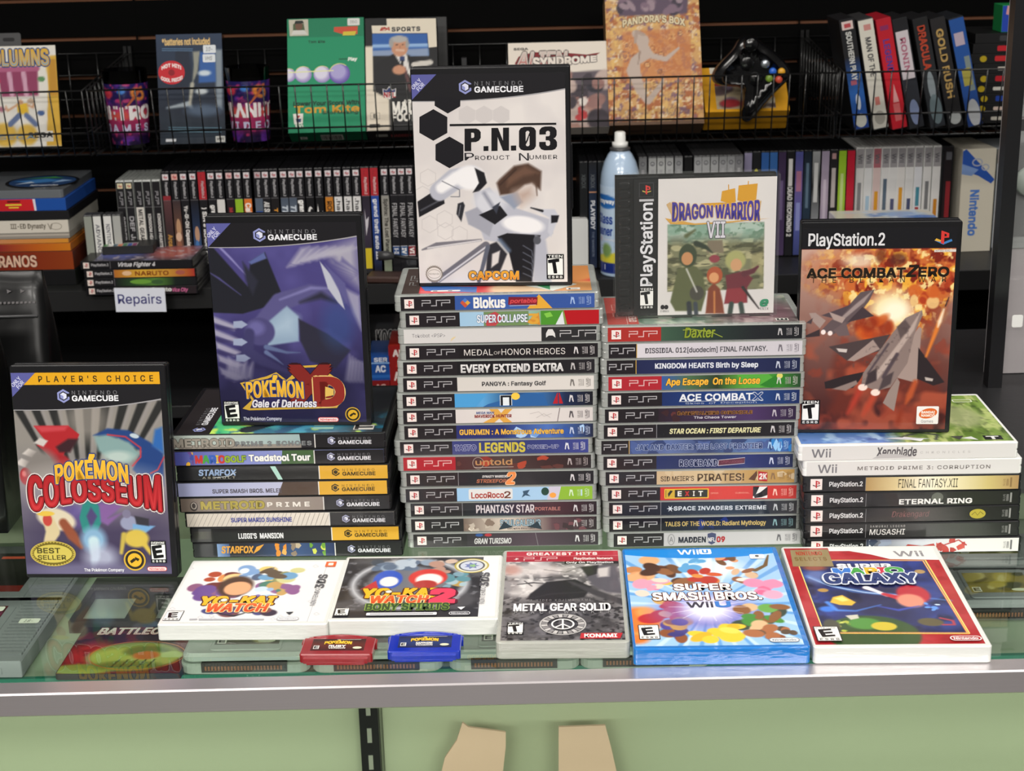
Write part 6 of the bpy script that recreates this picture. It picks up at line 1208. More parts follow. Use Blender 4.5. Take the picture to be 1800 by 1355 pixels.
# shorter upright hand-held cases at the far left of the row
def psp_back(low, items):
    a = Art(170, 13, '#1d1c1f', BS); a.off = .0035; a.rect(44, 0, 126, 13, low); a.rect(43.6, 0, .6, 13, '#7a787c')
    psp_word(a, 17, 4.4, 22, 4.6, '#9a989c', 1.0)
    for it in items:
        if it[0] == 'm': ps_mark(a, 2, 2, 9, '#d8cfae')
        else: a.text(it[0], it[1], it[3], it[2] - it[1], it[4] - it[3], it[5], **(it[6] if len(it) > 6 else {}))
    return a
for px, lowc, its, txt in (
    (208, '#1d1c1f', [('m',), ('SPIDER MAN', 60, 130, 3, 10, '#c9c7c9', B5)], 'clear edged black spine with cream square'),
    (223.5, '#1f1e22', [('m',), ('DEF JAM', 60, 120, 3, 10, '#a9a7aa', B5)], 'clear edged black spine with cream square and grey text'),
    (240, '#d3cfc8', [('METAL GEAR SOLID: PEACE', 48, 165, 3, 10, '#3a383a', dict(bold=.03))], 'clear edged case with white lower spine'),
    (255, '#1b1a1d', [('KINGDOM HEARTS Birth by Sleep', 56, 160, 3.4, 9.6, '#c9c7c4', B5)], 'clear edged black spine with white lettering, left of two'),
    (271.5, '#1b1a1d', [('KINGDOM HEARTS Birth by Sleep', 56, 160, 3.4, 9.6, '#c9c7c4', B5)], 'clear edged black spine with white lettering, right of two')):
    row_case(px, 300, 1.665, psp_back(lowc, its), txt, 'psp')
# small white-spined card-game cases in front of them
for i, (px, c0, c1, tx, txt) in enumerate(((158, '#8f938a', '#5a7a3c', '', 'grey green'), (174, '#d8d8d4', '#4a7a4a', 'ADVANCE', 'white and green'), (192, '#dad9d6', '#3f78b8', 'NINTENDO DS', 'white and blue'), (208, '#a9aaa6', '#8a8a86', '', 'pale grey'))):
    a = Art(119, 13, c0, BS); a.off = .003; a.rect(78, 0, 30, 13, c1)
    if tx: a.text(tx, 14, 3.4, 56, 6.4, '#7a7a80', bold=.03)
    x = at(px, 380, 1.648).x
    game_case('dvd', upright(x, 1.632, SHZ + .0003, .0145), 'short upright game case with %s spine, %s of four beside the box pile' % (txt, ('leftmost', 'second', 'third', 'rightmost')[i]), 'short upright game cases on the wall shelf', a, None, 'greyblack', None, 'print', 'game_case', (.024, .125))
for px, a, txt in left_row: row_case(px, 288, 1.67, a, txt)

def plain_back(cols, items, top=None):
    a = Art(184, 13, None, BS); a.off = .003; a.hg(0, 0, 184, 13, *(cols if len(cols) > 1 else cols * 2))
    if top: a.rect(0, 0, top[1], 13, top[0])
    for it in items:
        if it[0] == 'r': a.rect(it[1], it[3], it[2] - it[1], it[4] - it[3], it[5])
        elif it[0] == 'e': a.ell(it[1], it[2], it[3], it[4], it[5])
        elif it[0] == 'o': a.ring(it[1], it[2], it[3], it[3], it[4], it[5])
        else: a.text(it[0], it[1], it[3], it[2] - it[1], it[4] - it[3], it[5], **(it[6] if len(it) > 6 else {}))
    return a
swirl = lambda c: plain_back([c, c], [('o', 10, 6.5, 4, 1.4, '#55555a'), ('e', 11, 6.5, 1.4, 1.4, '#77777c'), ('r', 20, 60, 4, 9, '#9a9a9c'), ('r', 66, 90, 3, 10, '#c9c8c6')])
NB = 29 + 5
row_case(1026, 330, 1.67, plain_back(['#15171a', '#1a1c1e'], [('XBOX', 20, 44, 3, 10, '#5a5e60')]), 'black game case with dim grey lettering beside spray can')
row_case(1042, 330, 1.67, plain_back(['#1a1c20', '#22304a', '#1f2a44'], [('XBOX', 20, 44, 3, 10, '#6a6e70'), ('r', 50, 52, 0, 13, '#c08a6a'), ('PLAYBOY', 66, 116, 3, 10, '#d8dae0', B5), ('THE MANSION', 120, 164, 4.6, 8.6, '#8a94a8')]), 'dark blue game case with white serif title beside spray can')
row_case(1058, 330, 1.67, plain_back(['#1b1f24', '#20242c'], [('XBOX', 20, 44, 3, 10, '#4a4e50')]), 'black game case half hidden behind the spray can')
for px, c, t in ((1130, '#77787a', 'dull grey'), (1147, '#a3a4a4', 'silver'), (1162, '#a8a9a8', 'silver'), (1177, '#a6a7a7', 'silver'), (1193, '#8b8c8e', 'mid grey')):
    row_case(px, 290, 1.70, swirl(c), '%s spined game case with round swirl mark' % t, shell='greyblack')
row_case(1210, 290, 1.70, plain_back(['#0e0e10', '#121214'], []), 'plain black game case among silver ones')
for px, c, t in ((1227, '#97989a', 'silver'), (1241, '#9a9b9c', 'silver'), (1256, '#999a9b', 'silver'), (1271, '#8f9092', 'silver'), (1285, '#8f9092', 'silver'), (1299, '#77777a', 'dull grey')):
    row_case(px, 290, 1.70, swirl(c), '%s spined game case with round swirl mark' % t, shell='greyblack')
rowR = [(1315, ['#8a84a0', '#77708c'], [('r', 60, 100, 3, 10, '#b9b4c8')], 'lilac grey'), (1330, ['#1b1b1e', '#222226'], [('e', 40, 6, 12, 4, '#c8c03a')], 'black and yellow'), (1345, ['#2f5a9c', '#34629f'], [('r', 40, 70, 3, 10, '#a9c0dc')], 'bright blue'), (1360, ['#33619f', '#2c5590'], [('r', 60, 120, 4, 9, '#b9cce4')], 'second bright blue'),
 (1375, ['#3a2c4a', '#4a3a5c'], [('r', 50, 120, 4, 9, '#6a5a80')], 'plum'), (1390, ['#1a1a1d', '#1c1c20'], [('r', 12, 60, 3, 10, '#d0cecc'), ('DEAD RECKONING 2', 62, 150, 2.6, 10.4, '#dcdad8', B5)], 'black, white lettered'), (1405, ['#4a4f8c', '#6a5a94', '#5a62a8', '#3c4478'], [('r', 34, 70, 2, 11, '#a8708c'), ('r', 90, 140, 3, 10, '#8a90c8')], 'violet blue'),
 (1420, ['#1c2430', '#2a3a4c', '#1c2430'], [('r', 20, 100, 4, 9, '#5f7488')], 'slate'), (1435, ['#9a9c9e', '#2a2a2e', '#8a8c90', '#55586a'], [('r', 20, 90, 3, 10, '#c8c8c8')], 'black and white'), (1451, ['#9a8fa4', '#b0a0b4', '#8f86a0'], [('r', 50, 120, 4, 9, '#c9bccc')], 'pale mauve'), (1466, ['#222024', '#2c2a2e'], [('r', 30, 100, 3, 10, '#b9b0ae'), ('r', 4, 14, 3, 10, '#b08a8a')], 'charcoal'),
 (1481, ['#8fb82a', '#9cc03c', '#a8c860'], [('r', 40, 110, 4, 9, '#c0d48a')], 'lime green'), (1496, ['#b81e34', '#c02438'], [('r', 120, 160, 4, 9, '#c84a5a')], 'crimson')]
for px, cols, its, t in rowR:
    row_case(px, 290, 1.73, plain_back(cols, its), 'game case with %s spine' % t, shell='black' if px < 1475 else None)
def wii_back(col, y0, y1, topc='#8d898c', tint='#dcdad8'):
    a = Art(184, 13, tint, BS); a.off = .003; a.rect(0, 0, 34, 13, topc); a.text('Wii', 10, 3, 16, 7, '#6a686c', bold=.04)
    if col: a.rect(y0, 3.4, y1 - y0, 6.4, col)
    return a
for k, (px, col, y0, y1, tc, tint, t) in enumerate(((1512, '#8a8a8c', 60, 120, '#a09c9e', '#dcdad8', 'grey print'), (1527, '#a9c4d8', 84, 120, '#a3a0a2', '#dcdcdc', 'pale blue print'), (1542, '#d8982c', 76, 118, '#a8646c', '#d8c0bc', 'orange print and red top'), (1557, '#5a6a7a', 54, 120, '#9c989a', '#dcdad8', 'slate print'), (1571, '#55587a', 90, 118, '#989496', '#dcdad8', 'dark indigo print'), (1585, '#d8982c', 70, 120, '#989496', '#dedad6', 'orange print'), (1600, '#4a5070', 90, 130, '#969294', '#dcdad8', 'navy print'), (1615, '#4a8a9c', 70, 104, '#9a9698', '#dcdce0', 'teal and red print'), (1631, '#7a7a7c', 60, 120, '#9c989a', '#dcdad8', 'thin grey print'), (1647, '#c8842c', 92, 140, '#9c989a', '#dcdad8', 'amber print'))):
    a = wii_back(col, y0, y1, tc, tint)
    if k == 7: a.rect(106, 3.4, 26, 6.4, '#a8383c')
    row_case(px, 290, 1.745, a, 'white spined game case with %s' % t, 'wii')
row_case(1666, 290, 1.74, plain_back(['#1d1a1c', '#2a2022', '#2c1c1e'], [('r', 8, 22, 3, 14, '#55555a'), ('r', 60, 150, 5, 14, '#8a2a30')]), 'thick black game case with dim red lettering', h=.019)

# ---------------------------------------------------------------- cartons and boxes
def carton(name, label, cat, pts, Y, depth, body, art=None, lean=0.0, yaw=0.0, group=None, z=None, org=(0, 0), rough=.5, r=.001, Hfix=None, partname='carton'):
    """box whose front is seen between pixel corners pts = (x left, x right, y top, y bottom)"""
    x0, x1, yt, yb = pts
    a, b = at(x0, yb, Y), at(x1, yb, Y); w = (b.x - a.x); zb = min(a.z, b.z) if z is None else z
    H = Hfix or .2
    for _ in range(12):
        top = at((x0 + x1) / 2, yt, Y + H * math.sin(R(lean))); H = (top.z - zb) / math.cos(R(lean)) if not Hfix else H
    t = thing(name, label, cat, T(a.x, Y, zb + depth * math.sin(R(lean)) * 0) @ RZ(yaw) @ RX(90 - lean) @ T(0, 0, -depth), group)
    MB().slab(w, H, depth, r, .0006).obj(partname, body if isinstance(body, str) else cm(body[0], rough) if isinstance(body, tuple) else body, t) if not isinstance(body, tuple) else put(partname, MB().slab(w, H, depth, r, .0006).mesh(partname, cm(body[0], rough)), t)
    if art:
        ar = art(w * 1000, H * 1000) if callable(art) else art
        ar.build('front_print', t, T(org[0], org[1], depth + .00008), 'paper')
    t['wh'] = (w, H); return t
def fit(corners, bg, res=2.5):
    return lambda w, h: Cov(corners, w, h, res, bg)
BY, BZ = 1.70, 0.1500        # basket line and basket floor

# ---- wire baskets
def basket(x0, x1, label, ends=(True, True), clip=None):
    t = thing('wire_basket', label, 'basket', T(0, 0, 0), 'black wire baskets on the slat wall')
    yf0, yf1, yb, z0, zm, z1, zt = 1.672, 1.652, WY - .012, .1465, .184, .2565, .285
    r = .00155; f = MB()
    fy = lambda z: yf0 + (yf1 - yf0) * (z - z0) / (z1 - z0)
    for z in (z0, zm, z1): f.tube([(x0, fy(z), z), (x1, fy(z), z)], r * 1.15)
    n = int((x1 - x0) / .0262)
    for k in range(n + 1): x = x0 + (x1 - x0) * k / n; f.tube([(x, fy(z0) - .002, z0), (x, fy(z1) - .002, z1)], r * .85, 5)
    f.obj('front_grid', 'wire', t)
    g = MB(); n = int((x1 - x0) / .05)
    for z in (z0, .2, .245, zt): g.tube([(x0, yb, z), (x1, yb, z)], r)
    for k in range(n + 1): x = x0 + (x1 - x0) * k / n; g.tube([(x, yb - .002, z0), (x, yb - .002, zt)], r * .85, 5)
    g.obj('back_grid', 'wire', t)
    g = MB()
    for k in range(n * 2 + 1): x = x0 + (x1 - x0) * k / (n * 2); g.tube([(x, yf0, z0 - .002), (x, yb, z0 - .002)], r * .85, 5)
    for y in (1.75, 1.83, 1.91): g.tube([(x0, y, z0 - .0005), (x1, y, z0 - .0005)], r)
    g.obj('bottom_grid', 'wire', t)
    for x, e in zip((x0, x1), ends):
        if not e: continue
        g = MB()
        for v in (0, .35, 1): g.tube([(x, fy(z0 + (z1 - z0) * v), z0 + (z1 - z0) * v), (x, yb, z0 + (zt - z0) * v)], r)
        for k in range(1, 12):
            u = k / 12; y = yf0 + (yb - yf0) * u; yt = yf1 + (yb - yf1) * u
            g.tube([(x, y, z0), (x, yt, z1 + (zt - z1) * u)], r * .85, 5)
        g.obj('side_grid', 'wire', t)
        MB().box(x - .003, yb - .003, z0 - .02, x + .003, WY + .004, zt + .012).obj('hanger', 'wire', t)
xl0 = at(143, 160, 1.65).x; xl1 = at(148, 160, 1.65).x; xr0 = at(1474, 115, 1.65).x; xr1 = at(1481, 115, 1.65).x
basket(-1.35, xl0, 'left wire basket holding the tall pillar puzzle box')
basket(xl1 + .004, xr0, 'long middle wire basket holding cups, boxes and controller')
basket(xr1 + .003, 1.35, 'right wire basket holding the leaning tape cases')

# ---- hanging clamshell in the left basket
def art_pillar(w, h):
    c = Cov([(-110, 312), (290, 308), (372, 975), (-25, 985)], w, h, 2.2, '#dcd8d0')
    c.poly([(245, 380), (300, 375), (375, 975), (300, 975), (275, 560)], '#d0a53c', 3).poly([(265, 400), (300, 400), (330, 640), (290, 640)], '#b8862c', 3)
    c.ell(90, 900, 60, 80, '#d8b04a', .5).ell(200, 900, 50, 70, '#d8b04a', .5)
    c.poly([(20, 460), (215, 455), (235, 640), (55, 645)], '#8a3a5c', 3)
    for x in (80, 150): c.st([(x, 490), (x + 25, 630)], 22, '#c79ab0', 3)
    c.st([(25, 465), (215, 460)], 24, '#a85a7c', 3)
    c.poly([(130, 690), (185, 690), (195, 760), (145, 765)], '#d8b02c', 3).ell(150, 682, 14, 16, '#c89a78', .4).st([(135, 700), (90, 740), (80, 710)], 10, '#c89a78', 3).st([(185, 700), (215, 720), (215, 690)], 10, '#c89a78', 3).st([(150, 770), (110, 830)], 26, '#5f6f94', 3).st([(185, 770), (235, 830)], 26, '#5f6f94', 3)
    for x, y, col in ((25, 540, '#a83a5c'), (240, 530, '#5a8a5a'), (60, 730, '#a86a7c'), (255, 755, '#3f5a8c'), (30, 805, '#d8b04a'), (200, 675, '#b8a08a')): c.ell(x, y, 18, 18, col, .3)
    a = c.flush(); c.text('COLUMNS', -60, 335, 262, 440, '#d8a92c', bold=.07, out=('#2c4a7c', .1), vg='#7aa0b8')
    l, b, w_, h_ = c.box(268, 875, 326, 945); a.rrect(l, b, w_, h_, 1, '#dcd8d0'); c.text('SEGA', 205, 885, 322, 918, '#2a2a2c', bold=.06); c.text('SEGA', 60, 905, 240, 930, '#6f9ab8')
    return a
t = carton('clamshell_game_box', 'black clamshell box with yellow lettered pillar cover in the left basket', 'game box', (-37, 106, 84, 272), 1.70, .028, 'black', art_pillar, 9, 0, None, BZ + .005, (.004, .003), .4, .003)
w_, h_ = t['wh']; hb = MB(); hb.slab(.042, .028, .0012, .004, .0002, .014, w_ * .29, h_ - .002); hb.obj('hang_tab', 'greyblack', t); MB().slab(.02, .006, .0014, .0028, .0002, .0141, w_ * .29 + .011, h_ + .012).obj('hang_slot', 'black', t)

# ---- drinking glasses with printed bands
def pint(px, label, words, seed):
    p = at(px, 262, 1.735); t = thing('drinking_glass', label, 'glass', T(p.x, 1.735, BZ), 'printed drinking glasses in the middle basket')
    rb, rt, H = .0315, .0385, .132
    MB().lathe([(0.0, .0), (rb, .0), (rt, H), (rt - .0022, H), (rb - .002, .006), (0, .006)], 40).obj('glass_body', 'tint', t)
    MB().lathe([(0, .0064), (rb - .0024, .0064), (rt - .004, H * .82), (0, H * .82)], 32).obj('dark_lining', 'dark', t)
    q = Ras(118, 104, 2, '#1a1440'); q.vg('#1c1030', '#241a5a'); q.noise(16, seed, '#5a2c8a', .5, .7).ell(60, 42, 70, 22, '#a8305c', .9, 0, .9).ell(60, 52, 70, 8, '#d85a3c', .8, 0, .7).noise(9, seed + 2, '#c83a6c', .62, .75, .8)
    q.ell(86 if seed == 3 else 84, 86, 14, 10, '#d8823c', .3, -30).ell(86, 86, 8, 5, '#2a1a4a', .3, -30).ell(30, 88, 12, 8, '#c8384a', .4).ell(58, 92, 7, 5, '#3a78c8', .4).stroke([(60, 60), (92, 96)], [2, 6], '#b8603c')
    a = Art(118, 104, None, BS); a.ras(q); a.text(words[0], 6, 44, 106, 22, '#ece6e6', bold=.07, out=('#a8305c', .03)); a.text(words[1], 14, 22, 92, 13, '#c8c4e0', bold=.04, sp=1.5)
    def bend(x, y, z):
        an = (x - .059) / .0355; v = (y + .006) / H; rr = rb + (rt - rb) * v + .0003 + z
        return (rr * math.sin(an), -rr * math.cos(an), y + .006)
    # finer columns so the band follows the curve
    a.build('printed_band', t, None, 'print', None, bend)
pint(232, 'drinking glass with pink and violet band left of the blue tape box', ('RETRO', 'GAMES'), 3)
pint(444, 'drinking glass with pink and violet band right of the blue tape box', ('PLANET', 'VIDEO'), 7)

# ---- shrink-wrapped tape box
def art_tape(w, h):
    c = Cov([(958, 250), (1372, 225), (1432, 940), (1012, 962)], w, h, 2.0, '#1f2f4c')
    c.q.vg('#141a26', '#26364f'); c.poly([(1085, 345), (1170, 340), (1200, 560), (1090, 600)], '#1a2436', 4).poly([(1195, 350), (1240, 345), (1230, 480), (1200, 560), (1205, 430)], '#8f8f84', 5).poly([(1335, 330), (1380, 330), (1400, 720), (1360, 700)], '#7f8a94', 8).poly([(1240, 350), (1335, 340), (1350, 540), (1240, 550)], '#2f5a9c', 6)
    c.ell(1275, 485, 40, 18, '#c9d4dc', .6).ell(1260, 605, 40, 20, '#b9c0c4', .6).st([(1045, 720), (1180, 690), (1210, 720)], [10, 34, 14], '#9aa4ac', 6).ell(1280, 730, 110, 40, '#4a5a70', .7).st([(1190, 690), (1200, 560)], [16, 26], '#a9a698', 6).poly([(1000, 800), (1420, 790), (1432, 940), (1012, 962)], '#1c2a38', 30)
    a = c.flush(); c.text('*batteries not included', 1000, 265, 1300, 308, '#dcb878', bold=.05)
    for k in range(2): c.pg([(1000, 335 + 12 * k), (1195, 330 + 12 * k), (1195, 334 + 12 * k), (1000, 339 + 12 * k)], '#5a7a9c')
    l, b, w_, h_ = c.box(982, 412, 1150, 566); cx, cy = l + w_ / 2, b + h_ / 2; a.ell(cx, cy, w_ / 2, h_ / 2, '#c0202c', 30); a.text('HOT HIT!', cx - w_ * .36, cy + h_ * .12, w_ * .72, h_ * .26, '#f0e6e4', bold=.06, warp=bow(.8)); a.text('COOL PRICE!', cx - w_ * .4, cy - h_ * .4, w_ * .8, h_ * .26, '#f0e6e4', bold=.06, warp=lambda u, v: (u, (v + .8 * (2 * u - 1) ** 2) / 1.8)); a.ell(cx, cy, w_ * .12, w_ * .12, '#8a1420')
    for y0, tx in ((303, '10-'), (362, 'VHS')): l, b, w_, h_ = c.box(1260, y0, 1340, y0 + 52); a.rrect(l, b, w_, h_, 2, '#d8dce0'); a.text(tx, l + w_ * .2, b + h_ * .25, w_ * .55, h_ * .5, '#3a3a44', shear=.2)
    for k in range(3): c.pg([(1060, 845 + 14 * k), (1400, 838 + 14 * k), (1400, 843 + 14 * k), (1060, 850 + 14 * k)], '#55788a')
    l, b, w_, h_ = c.box(1365, 895, 1425, 935); a.rect(l, b, w_, h_, '#c9c9c4'); a.text('HiFi', l + w_ * .15, b + h_ * .25, w_ * .7, h_ * .5, '#2a2a2c', bold=.05); c.pg([(1045, 925), (1110, 922), (1110, 940), (1045, 944)], '#c9ccd0')
    return a
carton('video_tape_box', 'shrink wrapped dark blue tape box with round red sticker in the middle basket', 'tape box', (283, 398, 60, 266), 1.70, .027, 'shiny', art_tape, 12, 0, None, BZ + .006, (.0004, .0004))

def art_golf(w, h):
    c = Cov([(130, 120), (598, 105), (585, 838), (95, 855)], w, h, 3, '#14885f')
    a = c.flush(); c.pg([(130, 120), (598, 105), (596, 222), (128, 238)], '#107552')
    c.pg([(140, 125), (258, 120), (256, 222), (140, 226)], '#b9b4a4'); c.pg([(165, 150), (230, 148), (238, 215), (160, 218)], '#4a5a3c'); l, b, w_, h_ = c.box(172, 135, 228, 190); a.ell(l + w_ / 2, b + h_ / 2, w_ * .4, h_ * .5, '#6a4a3a'); c.pg([(172, 150), (232, 146), (225, 128), (180, 130)], '#1c2420'); c.pg([(150, 218), (250, 214), (232, 188), (165, 190)], '#c8c6c0')
    c.pg([(415, 168), (560, 160), (556, 210), (470, 212), (412, 196)], '#c04a34'); c.pg([(470, 196), (550, 192), (540, 218), (465, 220)], '#c8b43a')
    l, b, w_, h_ = c.box(498, 112, 572, 156); a.rrect(l, b, w_, h_, 1.5, '#d0d0cc'); a.text('3DO', l + w_ * .2, b + h_ * .3, w_ * .6, h_ * .4, '#6a6a6c')
    c.text('Tom Kite', 252, 252, 355, 268, '#0c3a28', bold=.03); c.text('Play', 492, 358, 548, 384, '#e4e8e0', bold=.05, shear=.2); c.pg([(435, 366), (488, 364), (488, 372), (435, 374)], '#0f5a3e')
    for cx, cy, rr in ((120, 475, 48), (210, 470, 58), (328, 468, 60), (436, 462, 72)):
        l, b, w_, h_ = c.box(cx - rr, cy - rr * .82, cx + rr, cy + rr * .82); R_ = (w_ + h_) / 4
        for k in range(5): a.ell(l + w_ / 2 - .06 * R_ * k * .6, b + h_ / 2 + .05 * R_ * k, R_ * (1 - .08 * k), R_ * (1 - .08 * k), ('#8f84b8', '#a094c4', '#b0a6cc', '#c2bcd6', '#d2cee0')[k] if cx < 400 else ('#5f4f9c', '#6f60a8', '#8072b4', '#9288c0', '#a49cca')[k])
        a.ring(l + w_ / 2, b + h_ / 2, R_, R_, R_ * .07, '#d8d48a', 20, 50, 170)
    c.pg([(118, 455), (400, 440), (400, 446), (118, 461)], '#d8dc9a')
    c.text('Tom Kite', 145, 670, 548, 716, '#c8962c', bold=.04); c.text('Lower Your Score With', 138, 640, 548, 668, '#0a3a28', bold=.05, shear=.1); c.text('Shot Making', 318, 704, 542, 730, '#0a4a34', bold=.05, shear=.1)
    c.pg([(132, 728), (196, 724), (190, 792), (136, 796)], '#e0dcd4'); c.pg([(152, 738), (178, 738), (165, 756)], '#b0202c'); c.pg([(148, 760), (182, 758), (178, 782), (152, 784)], '#2c3a6a'); c.text('3DO', 140, 798, 190, 822, '#e0dcd4', bold=.05)
    return a
GL = 26
t = carton('long_game_box', 'green long game box with row of lavender golf balls in the middle basket', 'game box', (507, 643, 32, 236), 1.69, .05, ('#0f7a54',), art_golf, GL, 1.0, 'long card game boxes in the middle basket', BZ + .022)
w_, h_ = t['wh']; b = Art(w_ * 1000, 48, '#0d6848', BS); b.rect(w_ * 400, 4, w_ * 290, 30, '#d0d0c6')
for k in range(12): b.rect(w_ * 410 + k * 2.9, 8, 1.2 + (k * 7 % 3) * .4, 22, '#3a3a36')
b.rect(w_ * 130, 12, 12, 14, '#d8d6ce'); b.text('E', w_ * 130 + 3, 14, 6, 9, '#333'); b.build('bottom_print', t, frame((0, -.00008, .001), (1, 0, 0), (0, 0, 1)), 'paper')

def art_foot(w, h):
    c = Cov([(620, 128), (1060, 112), (1050, 835), (592, 852)], w, h, 2.2, '#17171a')
    c.poly([(606, 305), (660, 303), (650, 590), (745, 640), (740, 840), (592, 852)], '#ddd2c0', 2)
    m = [(658, 222), (1000, 215), (1002, 590), (648, 590)]
    c.poly(m, '#1c1c20', 2).poly([(658, 222), (1000, 215), (1003, 360), (655, 360)], '#2c5aa0', 2).poly([(658, 290), (1002, 280), (1003, 300), (656, 312)], '#8fb0d8', 4).poly([(656, 330), (1003, 310), (1003, 360), (655, 362)], '#9aa4b8', 5, .8)
    c.poly([(660, 420), (780, 350), (860, 345), (1000, 420), (1000, 600), (650, 590)], '#17171b', 4).poly([(790, 350), (865, 345), (890, 500), (830, 420)], '#d8d4d0', 3).st([(850, 440), (880, 580)], 20, '#5a3a3c', 3)
    c.ell(825, 300, 54, 66, '#c08a6c', .2).ell(822, 255, 56, 22, '#a9a6a4', .4).ell(775, 280, 14, 30, '#9a9896', .5).ell(872, 285, 12, 28, '#9a9896', .5).st([(800, 325), (850, 325)], 7, '#e4d4c8', 3).st([(804, 292), (812, 292)], 5, '#3a2c2c', 2).st([(840, 290), (848, 290)], 5, '#3a2c2c', 2).st([(826, 298), (830, 312)], 7, '#a8745a', 3)
    c.ell(838, 380, 18, 20, '#2c3c6a', .3).st([(838, 395), (830, 450)], 16, '#1c1c20', 2).ell(815, 450, 42, 30, '#c08a6c', .4).st([(910, 415), (1010, 400)], 34, '#c9c4bc', 3)
    a = c.flush(); c.pg([(752, 128), (1055, 122), (1055, 300), (1005, 306), (1000, 205), (752, 200)], '#d8cebc'); c.pg([(658, 172), (1004, 164), (1002, 214), (660, 220)], '#d8cebc')
    c.pg([(708, 202), (738, 178), (768, 200), (742, 192)], '#a8342c'); c.text('EA', 708, 182, 768, 202, '#a8342c', bold=.04, shear=.3); c.text('SPORTS', 782, 178, 955, 204, '#2c2c34', bold=.06, sp=1.1)
    c.pg([(706, 572), (730, 580), (748, 556), (768, 580), (790, 568), (786, 622), (748, 640), (708, 624)], '#e0dcd8'); c.pg([(710, 576), (730, 584), (748, 562), (766, 584), (786, 572), (784, 594), (710, 597)], '#2c3a6c'); c.text('NFL', 712, 596, 784, 628, '#a82c34', bold=.05)
    c.text('JOHN', 825, 642, 950, 668, '#e6e2da', bold=.07); c.text('MADDEN', 760, 655, 1040, 722, '#e6e2da', bold=.07); c.text('FOOTBALL', 758, 728, 1040, 778, '#e6e2da', bold=.07)
    l, b, w_, h_ = c.box(620, 730, 680, 772); a.rect(l, b, w_, h_, '#8a8274'); a.rect(l + .6, b + .6, w_ - 1.2, h_ - 1.2, '#ddd2c0'); a.text('E', l + w_ * .35, b + h_ * .2, w_ * .3, h_ * .6, '#333', bold=.05); c.text('3DO', 640, 808, 680, 826, '#3a3a3c', bold=.05); c.pg([(612, 806), (676, 802), (674, 826), (612, 830)], '#2a2a2c')
    return a
t = carton('long_game_box', 'black and cream long game box picturing a man in dark suit holding microphone', 'game box', (645, 772, 31, 236), 1.69, .05, ('#161518',), art_foot, GL, 0.6, 'long card game boxes in the middle basket', BZ + .022)
w_, h_ = t['wh']; b = Art(w_ * 1000, 46, '#2a2426', BS); b.rect(14, 16, 20, 14, '#b0aca4'); b.text('MADDEN FOOTBALL', 40, 14, 78, 14, '#a8484a', bold=.05); b.build('bottom_print', t, frame((0, -.00008, .001), (1, 0, 0), (0, 0, 1)), 'paper')
carton('backing_box', 'plain black box standing behind the cream and black long box', 'game box', (690, 790, 30, 200), 1.85, .05, 'dark', None, 8, 0, None, BZ + .0075)

def art_alien(w, h):
    c = Cov([(135, 262), (745, 250), (765, 795), (140, 806)], w, h, 2.6, '#dcd2c6')
    c.poly([(130, 470), (765, 430), (765, 795), (140, 806)], '#5a5058', 5); c.blobs(3, 150, 480, 760, 790, ['#3c343c', '#8f6a64', '#b9a49c', '#6a3c3c', '#2c2a34', '#a88074'], 46, 70, .3); c.blobs(5, 560, 600, 620, 760, ['#b83a3c', '#d8cfc8'], 8, 30, .3)
    a = c.flush(); c.pg([(175, 390), (200, 345), (290, 318), (480, 322), (620, 335), (705, 322), (640, 370), (420, 400), (200, 420)], '#7a1c22')
    c.text('ALIEN', 190, 318, 500, 410, '#c8bcb4', bold=.09, shear=.25, out=('#2a1a1c', .05), vg='#b03434'); c.text('SYNDROME', 290, 352, 680, 415, '#e0d6cc', bold=.07, out=('#33282a', .06), warp=lambda u, v: (u, v * (1 - .5 * u) + .55 * u)); c.text('SEGA', 170, 292, 258, 306, '#33302e', bold=.05)
    return a
carton('game_box', 'cream game box with black and red slanting title, half hidden behind the white cover', 'game box', (897, 1072, 74, 222), 1.69, .04, ('#d8cfc4',), art_alien, GL, 0.5, 'long card game boxes in the middle basket', BZ + .02)

